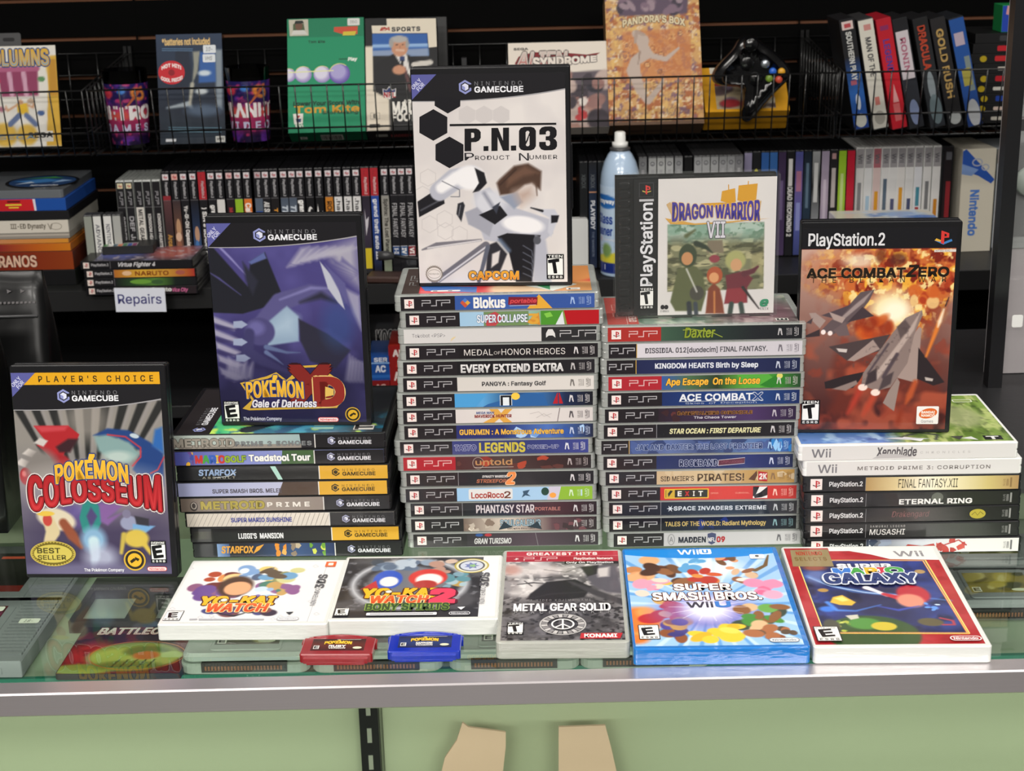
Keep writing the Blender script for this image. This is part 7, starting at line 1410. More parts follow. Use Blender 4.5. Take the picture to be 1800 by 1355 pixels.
def art_mosaic(w, h):
    c = Cov([(742, -60), (1318, -60), (1358, 785), (770, 792)], w, h, 2.2, '#c89a62')
    c.q.noise(12, 4, '#a8643c', .5, .6, 1).noise(8, 8, '#7a5a6c', .58, .68, .9).noise(6, 12, '#d8b06a', .58, .66, .9).noise(5, 16, '#e0cdb0', .64, .72, .8)
    c.poly([(850, 190), (1270, 170), (1280, 500), (860, 520)], '#c07a4a', 6, .75)
    g = random.Random(4)
    for _ in range(22):
        x, y, r_ = g.uniform(860, 1290), g.uniform(180, 760), g.uniform(14, 34)
        for k in (1, .6, .3): c.q.stroke(c.P([(x + r_ * k * math.cos(i * .7), y + r_ * k * math.sin(i * .7)) for i in range(10)]), .8, g.choice(['#6a3a2c', '#e8c68a', '#5a4a64']), 1.0, .8)
    c.st([(930, 200), (970, 260), (1000, 330), (930, 380), (920, 440), (960, 560), (1000, 640)], [40, 60, 76, 60, 84, 60, 26], '#b9a79c', 3).ell(985, 250, 32, 42, '#b9a79c', .3).st([(985, 210), (940, 190), (930, 260)], [20, 24, 16], '#a89488', 3).st([(1010, 340), (1120, 370), (1200, 300)], [40, 30, 14], '#b9a79c', 3).st([(1010, 640), (1090, 540), (1105, 500)], [40, 30, 16], '#b5a398', 3).st([(960, 320), (950, 400)], [10, 4], '#8a7468', 3)
    c.poly([(830, -60), (1260, -60), (1250, 80), (835, 90)], '#5a4a5c', 6); c.blobs(9, 835, -50, 1250, 70, ['#7a6474', '#3f3644', '#94808a'], 20, 40, .4); c.poly([(770, 770), (1358, 760), (1358, 790), (770, 795)], '#6a4f3c', 4)
    a = c.flush(); c.text("PANDORA'S BOX", 855, 88, 1235, 160, '#d8c8a4', bold=.05, out=('#4a3430', .06), warp=lambda u, v: (u, v * .6 + .4 * (2 * u - 1) ** 2 * -1 + .4))
    return a
t = carton('big_game_box', 'tall tan mosaic patterned box with a pale dancing figure in the middle basket', 'game box', (1071, 1238, -14, 220), 1.69, .055, ('#8a6a4c',), art_mosaic, GL, 0.3, 'long card game boxes in the middle basket', BZ + .022)
w_, h_ = t['wh']; b = Art(w_ * 1000, 52, '#5c4636', BS); b.rect(20, 14, 90, 8, '#3c2c24'); b.build('bottom_print', t, frame((0, -.00008, .001), (1, 0, 0), (0, 0, 1)), 'paper')

def art_yellow(w, h):
    a = Art(w, h, '#d89c1c', BS); q = Ras(w * .7, h * .6, 3, '#b9a88a', w * .14, h * .06); g = random.Random(2)
    for _ in range(20): q.ell(g.uniform(w * .14, w * .84), g.uniform(h * .06, h * .66), g.uniform(6, 20), g.uniform(5, 14), g.choice(['#a8343a', '#d8b46a', '#7a6a80', '#e0d6c0', '#5a4a4c']), .4)
    a.ras(q); a.rect(w * .14, h * .58, w * .36, 6, '#8a2a2c'); a.rect(w * .1, h * .86, 26, 14, '#d8d2c4'); return a
t = carton('big_game_box', 'yellow box with small pictures lying tilted under the black controller', 'game box', (1240, 1388, 118, 208), 1.712, .05, ('#c88e14',), art_yellow, 46, 0.3, 'long card game boxes in the middle basket', BZ + .0375)

# ---- game controller resting on the yellow box
def cp(x, y): return at(1220 + x / 6.161, 40 + y / 6.161, 1.690)
t = thing('game_controller', 'black game controller with coloured buttons resting on the yellow box', 'controller', cp(640, 520))
o0 = t.matrix_world.translation
outl = [(470, 210), (530, 160), (610, 150), (690, 185), (730, 235), (810, 275), (900, 350), (990, 440), (1045, 540), (1040, 590), (940, 680), (840, 790), (740, 900), (650, 1010), (590, 1065), (530, 1050), (500, 980), (515, 850), (530, 740), (500, 690), (400, 690), (280, 680), (215, 640), (205, 570), (260, 470), (350, 380), (430, 300)]
pts = [cp(x, y) - o0 for x, y in outl]
b = MB(); n = len(pts); cen = sum((Vector(p) for p in pts), Vector()) / n; v = []
for sc, dy in ((.72, .034), (.93, .031), (1.0, .024), (1.0, .016), (.94, .006), (.72, .0)):
    for p in pts:
        d = Vector(p) - cen; v.append((cen.x + d.x * sc * 1.05, dy - .014, cen.z + d.z * sc * 1.05))
f = [(a * n + k, a * n + (k + 1) % n, (a + 1) * n + (k + 1) % n, (a + 1) * n + k) for a in range(5) for k in range(n)] + [tuple(range(n)), tuple(range(6 * n - 1, 5 * n - 1, -1))]
b.add(v, f, 0, True); bo = b.obj('body', 'shiny', t)
md = bo.modifiers.new('round', 'SUBSURF'); md.levels = 1; md.render_levels = 2
def knob(nm, x, y, r, mt, hh=.008, dy=-.014, lbl_=None):
    p = cp(x, y) - o0; k = MB(); k.lathe([(0, hh), (r * .7, hh), (r, hh * .6), (r, -.006), (0, -.006)], 20, T=T(p.x, dy, p.z) @ RX(90)); return k.obj(nm, mt, t, None, lbl_)
knob('thumb_stick', 600, 225, .0125, 'shiny', .008); knob('direction_pad', 560, 430, .012, 'shiny', .003)
knob('thumb_stick', 650, 600, .0115, 'shiny', .006); knob('guide_button', 755, 435, .0075, 'silver', .006, lbl_='round silver button')
for x, y, c_, l_ in ((836, 515, '#2f68d0', 'blue button'), (930, 518, '#e0a52c', 'yellow button'), (797, 592, '#7fa03a', 'green button'), (900, 603, '#d0523c', 'red button')): knob('button', x, y, .0062, cm(c_, .3), .007, lbl_=l_)
t = thing('peg_clip', 'small black clip hooked on the basket back beside the tall white cover', 'clip', at(815, 122, 1.96)); MB().box(-.008, -.004, -.03, .008, .006, .0).box(-.003, -.012, -.004, .006, .006, .022).obj('clip_body', 'greyblack', t)

# ---- leaning tape cases in the right basket
def art_vhs(cols, items):
    a = Art(25, 186, None, BS); a.vgr(0, 0, 25, 186, *cols)
    for it in items:
        if it[0] == 'r': a.rect(it[1], it[2], it[3], it[4], it[5])
        elif it[0] == 'e': a.ell(it[1], it[2], it[3], it[4], it[5])
        elif it[0] == 'p': a.poly(it[1], it[2])
        else: a.text(it[0], it[1], it[2], it[3], it[4], it[5], rot=-90, bold=.04)
    return a
vhs = [
 (1470, ['#22408a', '#2a62b0', '#1c1c20', '#1c1c20'], [('r', 3, 170, 19, 14, '#d8c4c0'), ('r', 7, 173, 11, 7, '#b84a50'), ('SOUTHERN PLAY', 8, 84, 9, 82, '#d0d0cc'), ('e', 13, 46, 4, 14, '#d0d8e4'), ('e', 13, 14, 10, 12, '#c8c8c0'), ('r', 5, 76, 10, 8, '#a85a6c')], 'black topped tape case with blue foot'),
 (1504, ['#c9c5bc', '#d8d4c8', '#d8d4c8'], [('r', 8, 168, 12, 10, '#c88a84'), ('MAN OF THE', 8, 90, 9, 66, '#4a4a4c'), ('e', 13, 18, 9, 12, '#a09c94'), ('r', 9, 40, 8, 14, '#c87a70')], 'white tape case with dark lettering'),
 (1537, ['#c01c2c', '#c8202e', '#b81a2c'], [('LEGEND', 7, 96, 10, 56, '#5a3a8c'), ('r', 5, 168, 14, 8, '#8a2a5c'), ('p', [(8, 44), (18, 44), (13, 76)], '#e0a0a0'), ('r', 7, 12, 11, 30, '#d86a6c')], 'bright red tape case'),
 (1567, ['#26282e', '#2a2c34', '#1c1c20'], [('r', 2, 84, 21, 82, '#cfc6cc'), ('RONIN', 8, 96, 9, 58, '#b06a80'), ('e', 13, 26, 8, 22, '#7f8cb0')], 'black tape case with pale pink panel'),
 (1604, ['#2a2e34', '#26282c', '#1c1c1e'], [('DRACULA', 6, 100, 12, 74, '#b8442c'), ('e', 13, 70, 6, 26, '#8a949a'), ('e', 14, 30, 10, 26, '#6a7a80')], 'black tape case with orange red lettering'),
 (1636, ['#1c1c1e', '#222022', '#262426'], [('GOLD RUSH', 7, 50, 11, 118, '#b8975a'), ('e', 13, 14, 10, 11, '#b0b4b4')], 'black tape case with old gold lettering'),
 (1664, ['#1f3c7a', '#24529c', '#24529c'], [('r', 4, 140, 16, 22, '#b9a8b8'), ('r', 14, 60, 9, 60, '#7f8c8a'), ('r', 6, 70, 14, 30, '#a9a04a'), ('e', 14, 22, 10, 24, '#b9bcc0')], 'blue tape case'),
]
VY = 1.70
for i, (px, cols, its, txt) in enumerate(vhs):
    p = at(px + 32 + (i > 5) * 6, 228, VY)
    t = thing('video_tape_case', txt + ', %s of seven leaning in the right basket' % ('leftmost', 'second', 'third', 'fourth', 'fifth', 'sixth', 'rightmost')[i], 'tape case', T(p.x, VY, BZ + .001) @ Matrix.Rotation(R(-10.5 - .6 * i), 4, 'Y'), 'leaning tape cases in the right basket')
    body = {2: '#b01c2c', 1: '#3a3a3c', 6: '#23262c'}.get(i, '#1e1e21')
    put('case_body', MB().slab(.0262, .105, .19, .002, .0008).mesh('case_body', cm(body, .4)), t)
    art_vhs(cols, its).build('spine_print', t, frame((.0006, -.00008, .002), (1, 0, 0), (0, 0, 1)), 'paper')
# ---- flat cases piled at the right end
RY = 1.75
ends = [('#c9c4b8', 1), ('#c9b4a8', 1), ('#1c3f9a', 1), ('#c9c6be', 1), ('#b81c28', 1), ('#c9c2b8', 0), ('#c0262c', 1), ('#c0202c', 0), ('#3a3a3e', 0)]
for i, (c_, dot) in enumerate(ends):
    xa = at(1700 + (i % 3) * 3, 200, RY).x
    t = thing('flat_case', 'thin dark case with %s end label, %s from bottom of right end pile' % ({'#c9c4b8': 'cream', '#c9b4a8': 'pale tan', '#1c3f9a': 'blue', '#c9c6be': 'ivory', '#b81c28': 'scarlet', '#c9c2b8': 'white', '#c0262c': 'red', '#c0202c': 'bright red', '#3a3a3e': 'grey'}[c_], nth(i + 1)), 'case', T(xa, RY, BZ + .001 + .0172 * i), 'flat cases piled in the right basket')
    MB().slab(.17, .135, .0168, .001, .0006).obj('case_body', 'dark', t)
    a = Art(166, 14.6, '#151517', BS); a.rrect(40, 4.5 if 'c9' in c_ else 3, 70, 6 if 'c9' in c_ else 9, 2, c_)
    if dot: a.ell(20, 7.3, 6, 5.4, '#b8a01c')
    a.build('end_label', t, frame((.002, -.00008, .0011), (1, 0, 0), (0, 0, 1)), 'paper')
p = at(1762, 66, RY); t = thing('small_carton', 'small blue and green carton standing on top of the pile of flat cases', 'carton', T(p.x, RY + .01, BZ + .001 + .0172 * 9))
put('carton', MB().slab(.05, .05, .046, .001, .0006).mesh('carton', cm('#1c8a4a', .5)), t)
a = Art(49, 44, '#1f9a50', BS); a.rect(0, 0, 14, 44, '#2446b0'); a.poly([(6, 30), (18, 26), (20, 42), (8, 44)], '#d89a9c'); a.rect(34, 30, 15, 12, '#c8c83a'); a.build('front_print', t, frame((.0005, -.00008, .001), (1, 0, 0), (0, 0, 1)), 'paper')
# ================================================================ wall shelf: piles and loose things
# ---- pile of boxed sets at the left end
PY_ = 1.60
def pile_box(name, label, x0, x1, yt, yb, depth, colr, art=None, z=None, yaw=-1.0, Y=PY_, rough=.45, cat='box', matname=None, r=.001):
    xa, xb = at(x0, yb, Y).x, at(x1, yb, Y).x; zb = z; h = at((x0 + x1) / 2, yt, Y).z - at((x0 + x1) / 2, yb, Y).z
    t = thing(name, label, cat, T(xa, Y, zb) @ RZ(yaw), 'boxed sets piled on the wall shelf')
    m_ = M[matname] if matname else cm(colr, rough)
    put('carton', MB().slab(xb - xa, depth, h - .0004, r, .0007).mesh('carton', m_), t)
    if art:
        a = Art((xb - xa) * 1000 - 1, h * 1000 - 1.6, None, BS); art(a); a.build('side_print', t, frame((.0005, -.00008, .0008), (1, 0, 0), (0, 0, 1)), 'print')
    return t, zb + h, xb - xa, h
z = SHZ + .0004
def A0(a): a.rect(0, 0, a.w, a.h, '#141416'); a.rect(a.w * .42, a.h * .84, a.w * .2, a.h * .16, '#c9c6be')
_, z, _, _ = pile_box('clear_tray', 'clear acrylic tray at the bottom of the box pile', -60, 146, 502, 514, .19, '#8a8f94', None, z, -1, PY_, .15, 'tray', 'jewel')
_, z, _, _ = pile_box('boxed_set', 'black boxed set at the bottom of the left pile', -60, 136, 475, 502, .18, '#121214', A0, z)
def A1(a): a.hg(0, 0, a.w, a.h, '#5a1c14', '#7a2814', '#8a3a16'); a.text('SOPRANOS', a.w * .10, a.h * .18, a.w * .56, a.h * .62, '#d8b49c', bold=.03, out=('#3a1410', .04))
_, z, _, _ = pile_box('boxed_set', 'rust red boxed set with pale ornate lettering in the left pile', -60, 132, 442, 475, .175, '#5a2414', A1, z)
def A2(a): a.hg(0, 0, a.w, a.h, '#6a1c28', '#8a2c28', '#b85a1c', '#c8761c')
_, z, _, _ = pile_box('boxed_set', 'slim crimson to orange boxed set above the rust red one', -60, 126, 428, 442, .175, '#b06420', A2, z)
def A3(a): a.hg(0, 0, a.w, a.h, '#b08468', '#c8824a', '#d08a2c')
_, z, _, _ = pile_box('boxed_set', 'slim peach and amber boxed set in the left pile', -60, 122, 420, 428, .175, '#c08240', A3, z)
def A4(a): a.rect(0, 0, a.w, a.h, '#8f8880'); a.rect(0, a.h * .55, a.w, a.h * .3, '#b5aca0')
_, z, _, _ = pile_box('boxed_set', 'thin taupe boxed set under the off white one', -60, 124, 410, 420, .185, '#8f8a80', A4, z)
def A5(a): a.rect(0, 0, a.w, a.h, '#cfc8bc'); a.text('III-ED Dynasty', a.w * .44, a.h * .25, a.w * .34, a.h * .5, '#6a6256', bold=.03); a.ring(a.w * .88, a.h * .5, 10, 6, 1, '#8a8276'); a.text('V', a.w * .8, a.h * .25, a.w * .05, a.h * .5, '#6a6256')
_, z, _, _ = pile_box('boxed_set', 'off white boxed set with dark ornamental lettering in the left pile', -60, 123, 387, 410, .19, '#a9a69c', A5, z)
_, z, _, _ = pile_box('media_player', 'flat black device under the red and blue box in the left pile', -60, 123, 371, 387, .19, '#161518', None, z, -1, PY_, .35, 'device')
def A6(a): a.hg(0, 0, a.w * .7, a.h, '#b01c22', '#c8242a'); a.rect(a.w * .7, 0, a.w * .3, a.h, '#1c4c9c'); a.poly([(a.w * .685, 0), (a.w * .705, 0), (a.w * .70, a.h), (a.w * .675, a.h)], '#d8d4dc'); a.rect(a.w * .42, a.h * .72, a.w * .13, a.h * .16, '#5a1418'); a.rect(a.w * .40, a.h * .46, a.w * .16, a.h * .13, '#e0c83c'); a.rect(a.w * .43, a.h * .24, a.w * .1, a.h * .1, '#e0c83c')
_, z, _, _ = pile_box('boxed_set', 'red box with blue end and yellow stripes in the left pile', -60, 118, 349, 371, .19, '#1d4a98', A6, z)
t, z, w_, h_ = pile_box('disc_tin', 'silver disc tin on top of the left pile', -60, 112, 334, 349, .19, '#9aa4ac', None, z, -1, PY_, .3, 'tin', 'silver', .006)
a = Art(160, 120, None, BS); a.ell(70, 56, 62, 58, '#101216', 40); a.ell(70, 56, 56, 52, '#24406a', 36); a.poly([(20, 60), (70, 80), (110, 60), (60, 40)], '#3f7ab8'); a.poly([(30, 84), (80, 100), (100, 84)], '#4a9a4a'); a.poly([(90, 40), (120, 60), (100, 70)], '#8fb0d8'); a.poly([(30, 30), (60, 44), (50, 56)], '#b9cce0'); a.text('Nintendo', 60, 14, 46, 10, '#d8dce0', bold=.03)
d = thing('disc', 'dark disc with blue and green print lying on the silver tin', 'disc', T(at(-20, 330, PY_).x, PY_ + .012, z)); MB().lathe([(.006, 0), (.06, 0), (.06, .0012), (.006, .0012)], 48, T=T(.07, .06, 0)).obj('disc_body', 'shiny', d)
for k in range(len(a.V)): a.V[k][:, 0] = a.V[k][:, 0]
a.build('disc_print', d, T(0, .004, .00125), 'print')
# ---- four flat cases with the card label under them
QY = 1.565
flat = [(148, 345, ['#1b1a1e', '#2a2226'], [('grand theft auto', 60, 142, 3, 11, '#dcdad8', dict(bold=.08)), ('Vice City', 144, 170, 2, 10, '#d870a0', dict(bold=.02, shear=.3))], 'white blocky lettering and pink script', 'bottom'),
        (150, 342, ['#1b1a1e', '#2c4a2a', '#55803a', '#1b2420', '#1b1a1e'], [('e', 92, 7, 18, 4, '#6a9a3c'), ('e', 120, 6, 10, 4, '#3a5a34')], 'green glow on its spine', 'third from the top'),
        (149, 343, ['#b0682c', '#d8a83c', '#c8923a', '#a8342c'], [('e', 70, 7, 8, 4, '#e0b890'), ('e', 160, 7, 8, 4, '#a85a4c'), ('NARUTO', 84, 140, 3, 10, '#8a4a1c', dict(bold=.05))], 'golden orange spine', 'second from the top'),
        (142, 340, ['#1b1a1e', '#1b1a1e'], [('Virtua Fighter 4', 62, 124, 2, 11, '#d8d6d8', dict(bold=.02, shear=.35))], 'white brush script on black', 'topmost')]
for i, (x0, x1, cols, its, txt, wh) in enumerate(flat):
    a = ps2_back(cols, its, pl='#e0d0c8'); xm = at((x0 + x1) / 2, 480, QY).x
    fr = None
    if i == 3:
        fr = Art(126, 182, None, BS); q = Ras(126, 182, 3, '#3a3440'); q.noise(22, 3, '#6a6a8c', .5, .7).ell(60, 40, 50, 40, '#a85a54', .8).ell(50, 130, 40, 40, '#5a62a0', .8).noise(10, 9, '#b9aab0', .6, .75); fr.ras(q); fr.rect(0, 164, 126, 18, '#222'); 
    game_case('dvd', spine_up(xm, QY, SHZ + .0004 + .0148 * i, .19, -1.3 + (i % 2) * .8 + (i == 3) * -1.2), 'black game case, %s, %s of four lying flat' % (txt, wh), 'flat game cases at the shelf front', a, fr, mat_='print', h=.0146)
t = thing('tabbed_case', 'slim black case with coloured end tabs lying on the four flat game cases', 'game case', T(at(176, 434, 1.60).x, 1.61, SHZ + .0004 + .0148 * 4 + .0003) @ RZ(4))
MB().slab(.086, .05, .0135, .001, .0006).obj('case_body', 'dark', t)
a = Art(56, 24, '#b9b8b4', BS)
for k, c_ in enumerate(('#5a8a5a', '#d8d6d2', '#3f5a6a', '#c8622c', '#5a8a6a', '#3f5aa8', '#8a3a6c')): a.rect(8 * k, 0, 7, 20, c_)
a.build('tab_print', t, T(.002, .004, .01358), 'print')
t = thing('shelf_label', 'white card reading Repairs hanging from the shelf edge', 'label', T(at(199, 515, 1.545).x, 1.552, at(199, 550, 1.545).z) @ RX(90 + 3) @ Matrix.Rotation(R(-1.2), 4, 'Z'))
lw, lh = (at(288, 530, 1.545).x - at(199, 530, 1.545).x), .042
MB().slab(lw, lh, .0006, .0008, .0001).obj('card', 'white', t)
a = Art(lw * 1000, lh * 1000, '#dfe2ee', BS); a.text('Repairs', 5, 10, lw * 1000 - 12, 21, '#3c3c78', bold=.01); a.build('lettering', t, T(0, 0, .00065), 'paper')

# ---- spray can at the shelf front
p = on(1093, 489, SHZ); t = thing('spray_can', 'white and blue aerosol can with white nozzle on the wall shelf', 'spray can', T(p.x, 1.637, SHZ + .0004))
H = .212; rr = .0335
MB().lathe([(0, 0), (rr * .97, 0), (rr * 1.02, .003), (rr, .006), (rr, .16), (rr * .95, .176), (rr * .8, .194), (rr * .6, .207), (rr * .46, .2125), (rr * .46, .2145), (0, .2145)], 48).obj('can_body', mat('can_paint', '#b5cbe4', .22, coat=.6), t)
MB().lathe([(rr * .52, .2135), (rr * .52, .217), (rr * .44, .2185), (0, .2185)], 40).obj('rim', 'greyblack', t)
MB().lathe([(0, .2185), (rr * .40, .2185), (rr * .40, .2265), (rr * .28, .2275), (rr * .27, .243), (rr * .18, .2445), (0, .2445)], 32).obj('nozzle', 'white', t)
a = Art(200, 150, None, BS)
q = Ras(200, 150, 2.2, '#b5cbe4'); q.vg('#b5cbe4', '#c0d4ea'); q.poly([(0, 18), (200, 18), (200, 36), (150, 30), (110, 40), (70, 34), (40, 26), (0, 30)], '#d8cc3c', 3).ell(72, 40, 10, 12, '#7a9a5a', .5); q.poly([(0, 0), (200, 0), (200, 19), (0, 19)], '#1c2f7a', 1.5); q.ell(68, 124, 28, 12, '#2a6ab4', .15, -4).ell(136, 126, 22, 9, '#2a6ab4', .15, 8)
a.ras(q); a.text('Sprayway.', 46, 119, 44, 9, '#eef2f6', bold=.05); a.text('Glass', 50, 86, 34, 16, '#2c4a9c', bold=.06); a.text('Cleaner', 38, 66, 46, 15, '#2c4a9c', bold=.06); a.rect(58, 54, 36, 9, '#c0303c'); a.text('Foaming', 62, 56, 26, 5, '#f0e8e8'); a.rect(60, 46, 28, 2, '#5a6a8a'); a.rect(60, 41, 22, 2, '#5a6a8a'); a.rect(68, 6, 22, 9, '#c9d0e0'); a.text('21', 76, 7.5, 10, 6, '#1c2f7a')
def bend(x, y, z): an = (x - .1) / rr; k = (rr + .0004 + z); return (k * math.sin(an), -k * math.cos(an), y + .006)
a.build('wrap_print', t, None, 'print', None, bend)

# ---- things between the covers on the shelf front
t = carton('white_box', 'white upright box partly hidden behind the tall white cover', 'box', (1000, 1034, 327, 420), 1.655, .02, ('#d0d0ce',), None, 0, 0, None, None, (0, 0), .4, .004)
t.location.z = SHZ + .0004
t = thing('slim_case', 'silver slim case lying on the shelf under the number boxed spines', 'case', T(at(706, 476, 1.60).x, 1.60, SHZ + .0004) @ RZ(-1)); MB().slab(.07, .05, .010, .003, .001).obj('case_body', 'silver', t)
t = thing('leather_wallet', 'brown wallet lying on the shelf by the stone grey spine', 'wallet', T(at(640, 474, 1.60).x, 1.605, SHZ + .0004) @ RZ(-8)); MB().slab(.062, .045, .012, .006, .003).obj('wallet_body', cm('#3c2620', .5), t)
t = thing('power_cable', 'black cable with plug lying across the shelf under the spines', 'cable', at(668, 452, 1.62)); o0 = t.matrix_world.translation
cb = MB(); cb.tube([Vector(p) - o0 for p in (at(693, 450, 1.62), at(715, 453, 1.62), at(745, 455, 1.63), at(790, 460, 1.635), (.0, 1.65, SHZ + .01), (.06, 1.66, SHZ + .006))], .003, 8); cb.obj('cord', 'dark', t)
cb = MB(); cb.tube([Vector(p) - o0 for p in (at(665, 450, 1.62), at(680, 449, 1.62), at(693, 450, 1.62))], [.008, .0085, .005], 8); cb.obj('plug', 'greyblack', t)
# open white case lying in front of the right row
p0, p1 = at(1466, 392, 1.66), at(1640, 392, 1.66)
t = thing('white_carton', 'low white carton with blue wave print lying before the white spines', 'carton', T(p0.x, 1.62, SHZ + .0004) @ RZ(-1)); wd = p1.x - p0.x; hh = at(1540, 385, 1.64).z - SHZ
MB().slab(wd, .095, hh, .002, .001).obj('carton', 'white', t)
a = Art(wd * 1000, 92, '#ddd8c8', BS); q = Ras(wd * 1000, 92, 3, '#ddd8c8'); q.poly([(30, 20), (110, 90), (60, 92), (10, 60)], '#d8d8d4', 4).ell(70, 50, 30, 14, '#6f98d0', .5, 30).ell(120, 50, 34, 30, '#8fb0e0', .6).noise(14, 5, '#c8d8ec', .55, .7).ell(150, 30, 30, 14, '#4a7ac8', .6).ell(30, 40, 30, 30, '#ddd8c8', .5); a.ras(q); a.build('top_print', t, T(.0005, .001, hh + .0001), 'print')
# white console boxes at the right end
def art_con(w, h):
    a = Art(w, h, '#d6cfbe', BS); a.poly([(0, h * .98), (w * .1, h), (w, h * .7), (w * .9, h * .66), (w * .5, h * .74), (0, h * .80)], '#2a56b0'); a.poly([(0, h * .86), (w * .5, h * .8), (w * .3, h * .74), (0, h * .76)], '#7f9cd0'); a.ring(w * .45, h * .87, w * .16, w * .12, w * .04, '#aeb4c4'); a.ring(w * .7, h * .82, w * .12, w * .1, w * .04, '#aeb4c4'); a.text('Nintendo', w * .3, h * .16, w * .26, h * .44, '#4f7cc8', bold=.05, rot=-90); return a
carton('console_box', 'tall cream console box with blue swoosh at the right of the shelf', 'box', (1681, 1740, 262, 452), 1.735, .13, ('#cfc8b8',), art_con, 0, 4, None, SHZ + .0004)
def art_c2(w, h): a = Art(w, h, '#c4ccd2', BS); a.rect(0, h * .86, w, h * .14, '#9a9088'); a.rect(w * .1, h * .6, w * .2, h * .3, '#8a8f8a'); a.ell(w * .5, h * .12, w * .2, w * .2, '#6a6e74'); return a
carton('console_box', 'pale grey console box behind the cream one, beside black tower post', 'box', (1742, 1800, 262, 446), 1.76, .12, ('#b9bfc4',), art_c2, 0, 2, None, SHZ + .0004)

# ---- lower shelf: card boxes seen between the stacks
LZ = -.285 + .0004
def low_box(label, x0, x1, yt, yb, Y, depth, colr, art, z=None):
    a0, a1 = at(x0, yb, Y), at(x1, yb, Y); h = at((x0 + x1) / 2, yt, Y).z - at((x0 + x1) / 2, yb, Y).z
    t = thing('card_box', label, 'box', T(a0.x, Y, z if z is not None else LZ), 'card boxes on the lower shelf')
    put('carton', MB().slab(a1.x - a0.x, depth, h - .0004, .001, .0006).mesh('carton', cm(colr, .4)), t)
    a = Art((a1.x - a0.x) * 1000, h * 1000, None, BS); art(a); a.build('side_print', t, frame((0, -.00008, 0), (1, 0, 0), (0, 0, 1)), 'print'); return (z if z is not None else LZ) + h
def B1(a):
    a.rect(0, 0, a.w, a.h, '#8a1c1c')
    for k in range(5): a.poly([(12 + 16 * k, 0), (20 + 16 * k, 0), (34 + 16 * k, a.h), (26 + 16 * k, a.h)], '#c03a2c')
    a.text('GAMER', a.w * .4, a.h * .55, a.w * .5, a.h * .24, '#e0d0cc', bold=.05, rot=180) if False else a.text('AER', a.w * .15, a.h * .5, a.w * .5, a.h * .3, '#e0d0cc', bold=.06)
zz = low_box('red striped card box on the lower shelf, bottom right of the small group', 687, 740, 645, 692, 1.64, .1, '#8a1c1c', B1)
low_box('red striped card box stacked on another like it on the lower shelf', 684, 738, 608, 645, 1.64, .1, '#a8281e', B1, zz)
def B2(a): a.rect(0, 0, a.w, a.h, '#7a1a1c'); a.text('AC', a.w * .3, a.h * .3, a.w * .5, a.h * .4, '#c89a94', bold=.04)
zz = low_box('dark red card box under the blue one on the lower shelf', 650, 686, 668, 692, 1.64, .1, '#7a1a1c', B2)
def B3(a): a.rect(0, 0, a.w, a.h, '#1c4a94'); a.rect(0, a.h * .1, a.w, a.h * .12, '#2a62b0'); a.text('AC', a.w * .35, a.h * .34, a.w * .45, a.h * .26, '#d8dce6', bold=.05); a.rect(0, a.h * .68, a.w, a.h * .05, '#8ab0dc'); a.text('SER', a.w * .3, a.h * .76, a.w * .6, a.h * .16, '#d8dce6', bold=.04)
low_box('blue card box with white lettering on the lower shelf', 648, 686, 625, 668, 1.64, .1, '#1c4a94', B3, zz)
def B4(a): a.rect(0, 0, a.w, a.h, '#101012'); a.text('KOOKI', a.w * .12, a.h * .5, a.w * .5, a.h * .24, '#101012', bold=.08, out=('#c9c6c4', .05)); a.text('PIG', a.w * .26, a.h * .3, a.w * .24, a.h * .22, '#101012', bold=.08, out=('#c9c6c4', .05)); a.rect(0, a.h * .02, a.w, a.h * .02, '#3a3a3c')
low_box('black card box with white outlined lettering behind the red and blue ones', 655, 745, 552, 660, 1.75, .12, '#101012', B4)
t = thing('cable_heap', 'black cables heaped in the dark behind the right stack', 'cables', T(.42, 1.66, LZ)); cb = MB()
g = random.Random(8)
for k in range(5): cb.tube([(.02 * k + .05 * math.cos(a * .5 + k), .05 * math.sin(a * .5 + k) + .02 * k, .008 + .012 * k + .03 * abs(math.sin(a * .22 + k))) for a in range(16)], .0055, 6)
cb.obj('cord', 'dark', t)

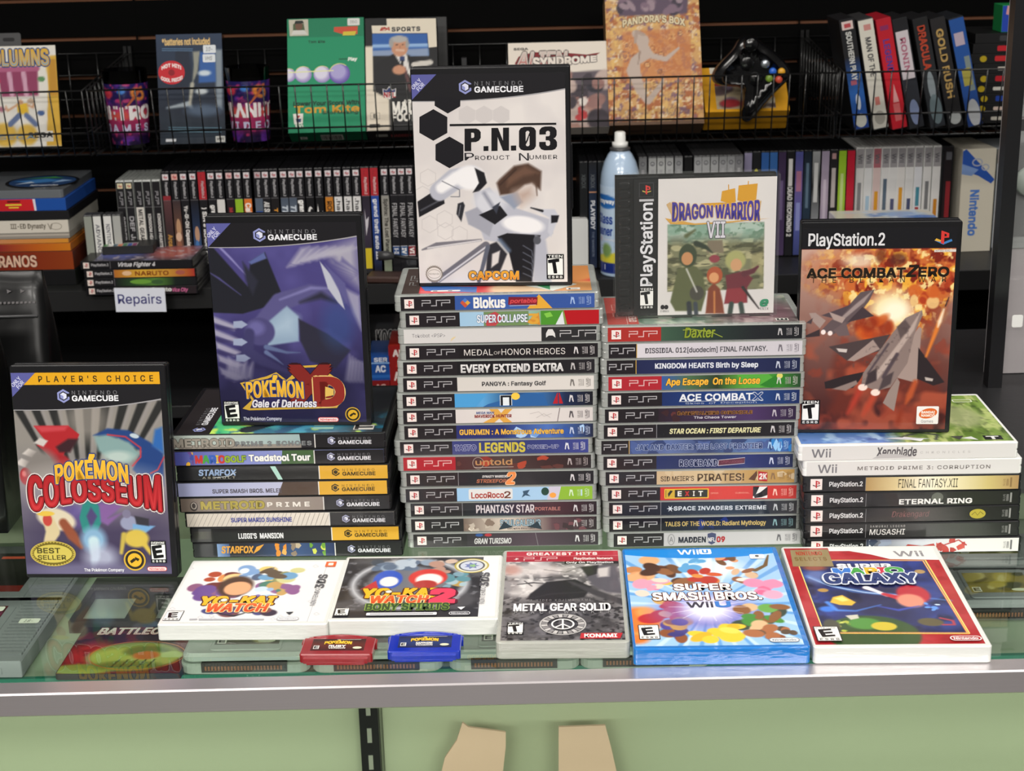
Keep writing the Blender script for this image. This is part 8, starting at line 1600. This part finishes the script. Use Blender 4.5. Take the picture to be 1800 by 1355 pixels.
# ================================================================ black foil bags at the left
def bag(name, label, p, w, d, h, zip_):
    t = thing(name, label, 'bag', T(*p)); n = 10; rows = []
    for j in range(13):
        v = j / 12; hw = w / 2 * (1 - .10 * v ** 2); dd = d / 2 * max(0.02, (1 - v ** 1.6)) + .0015
        row = []
        for k in range(4 * n):
            u = k / n; s_, f_ = int(u), u % 1
            x, y = ((-1 + 2 * f_, -1), (1, -1 + 2 * f_), (1 - 2 * f_, 1), (-1, 1 - 2 * f_))[s_]
            pinch = 1 - .28 * (1 - abs(x)) * 0 - .1 * (abs(y) < .9) * (1 - abs(y)) * math.sin(PI * min(v * 1.3, 1))
            wob = .0022 * math.sin(7 * x + 9 * v + p[0] * 40) * math.sin(5 * v * PI)
            row.append((x * hw * pinch, y * dd + (wob if abs(y) > .9 else 0) + .012 * v, h * v))
        rows.append(row)
    N = 4 * n; v = sum(rows, []); f = [(a * N + k, a * N + (k + 1) % N, (a + 1) * N + (k + 1) % N, (a + 1) * N + k) for a in range(12) for k in range(N)] + [tuple(range(N - 1, -1, -1)), tuple(range(12 * N, 13 * N))]
    MB().add(v, f, 0, True).obj('pouch', 'bag', t)
    if zip_:
        yv = lambda v: -d / 2 * max(.02, 1 - v ** 1.6) + .012 * v - .0035
        z_ = MB(); z_.tube([(-w * .42, yv(.80), h * .80), (w * .42, yv(.80), h * .80)], .0016, 6); z_.obj('seal_strip', 'greyblack', t)
        e = MB()
        for k in range(30): e.box(-w * .42 + w * .84 * k / 30, yv(.86) - .001, h * .858, -w * .42 + w * .84 * k / 30 + .0022, yv(.86) + .001, h * .866)
        for k in range(9): e.add([(-w * .4 + w * .8 * k / 9, yv(.91) - .001, h * .905), (-w * .4 + w * .8 * k / 9, yv(.91) - .001, h * .925), (-w * .4 + w * .8 * k / 9 + .0045, yv(.91) - .001, h * .915)], [(0, 2, 1)])
        e.obj('tear_marks', 'alu', t)
    return t
p = on(0, 925, 0); bg = bag('foil_bag', 'tall black foil bag with pink mark at the left edge of the counter', (-.535, .40, .0004), .128, .075, .212, False)
s = Art(20, 12, None, BS); s.ell(10, 6, 9, 5, '#b83a78'); s.build('pink_mark', bg, frame((.030, -.0385, .075), (1, 0, 0), (0, 0, 1)), 'print')
p = on(50, 760, 0); bag('foil_bag', 'black foil bag with zip seal and row of tear marks behind the leaning case', (-.528, .515, .0004), .15, .07, .214, True)

# ================================================================ display tower at the right
tw = thing('display_tower', 'black framed glass display tower standing on the counter at right', 'display case', T(0, 0, 0))
BZ0 = .028
p1 = at(1749, 682, .47)
b = MB(); b.box(.425, .40, 0.0005, .95, .88, BZ0); b.obj('plinth', 'shelf', tw)
x0 = on(1733, 679, BZ0).x; y0 = on(1748, 682, BZ0).y
post = MB(); post.box(x0, y0, BZ0, x0 + .0155, y0 + .018, .62); post.obj('post', 'black', tw)
MB().box(x0 + .0165, y0 + .009, BZ0 + .001, .95, y0 + .012, .62).obj('glass_pane', 'clearpane', tw)
MB().box(x0 + .012, y0 + .05, BZ0 + .001, .95, y0 + .058, .62).obj('back_board', cm('#aca6a8', .6), tw)
for k, (zc, hh, lab_) in enumerate(((.33, .12, 'clear blister pack with white pad, upper of two in the tower'), (.185, .11, 'clear blister pack with grey pad, lower of two in the tower'))):
    t = thing('blister_pack', lab_, 'blister pack', T(x0 + .020, y0 + .018, zc), 'blister packs hanging in the display tower')
    MB().box(-.001, .029, -.01, .05, .031, hh + .01).obj('backing_card', cm('#9a9c9c', .6), t)
    MB().slab(.048, .02, hh, .006, .003, 0, 0, .009).obj('blister', 'jewel', t)
    MB().lathe([(0, 0), (.014, 0), (.017, .006), (.015, .012), (0, .013)], 24, T=T(.022, .027, hh * .6) @ RX(90)).obj('pad', 'white' if k == 0 else 'cartl', t)
    MB().box(-.002, .028, hh + .0102, .03, .0315, hh + .022).obj('hook', 'greyblack', t)
t = thing('price_sticker', 'white price sticker on the tower glass near its foot', 'sticker', T(x0 + .024, y0 + .0085, .095)); MB().slab(.012, .014, .0004, .002, .0001, 0, T=RX(90)).obj('sticker', 'white', t)
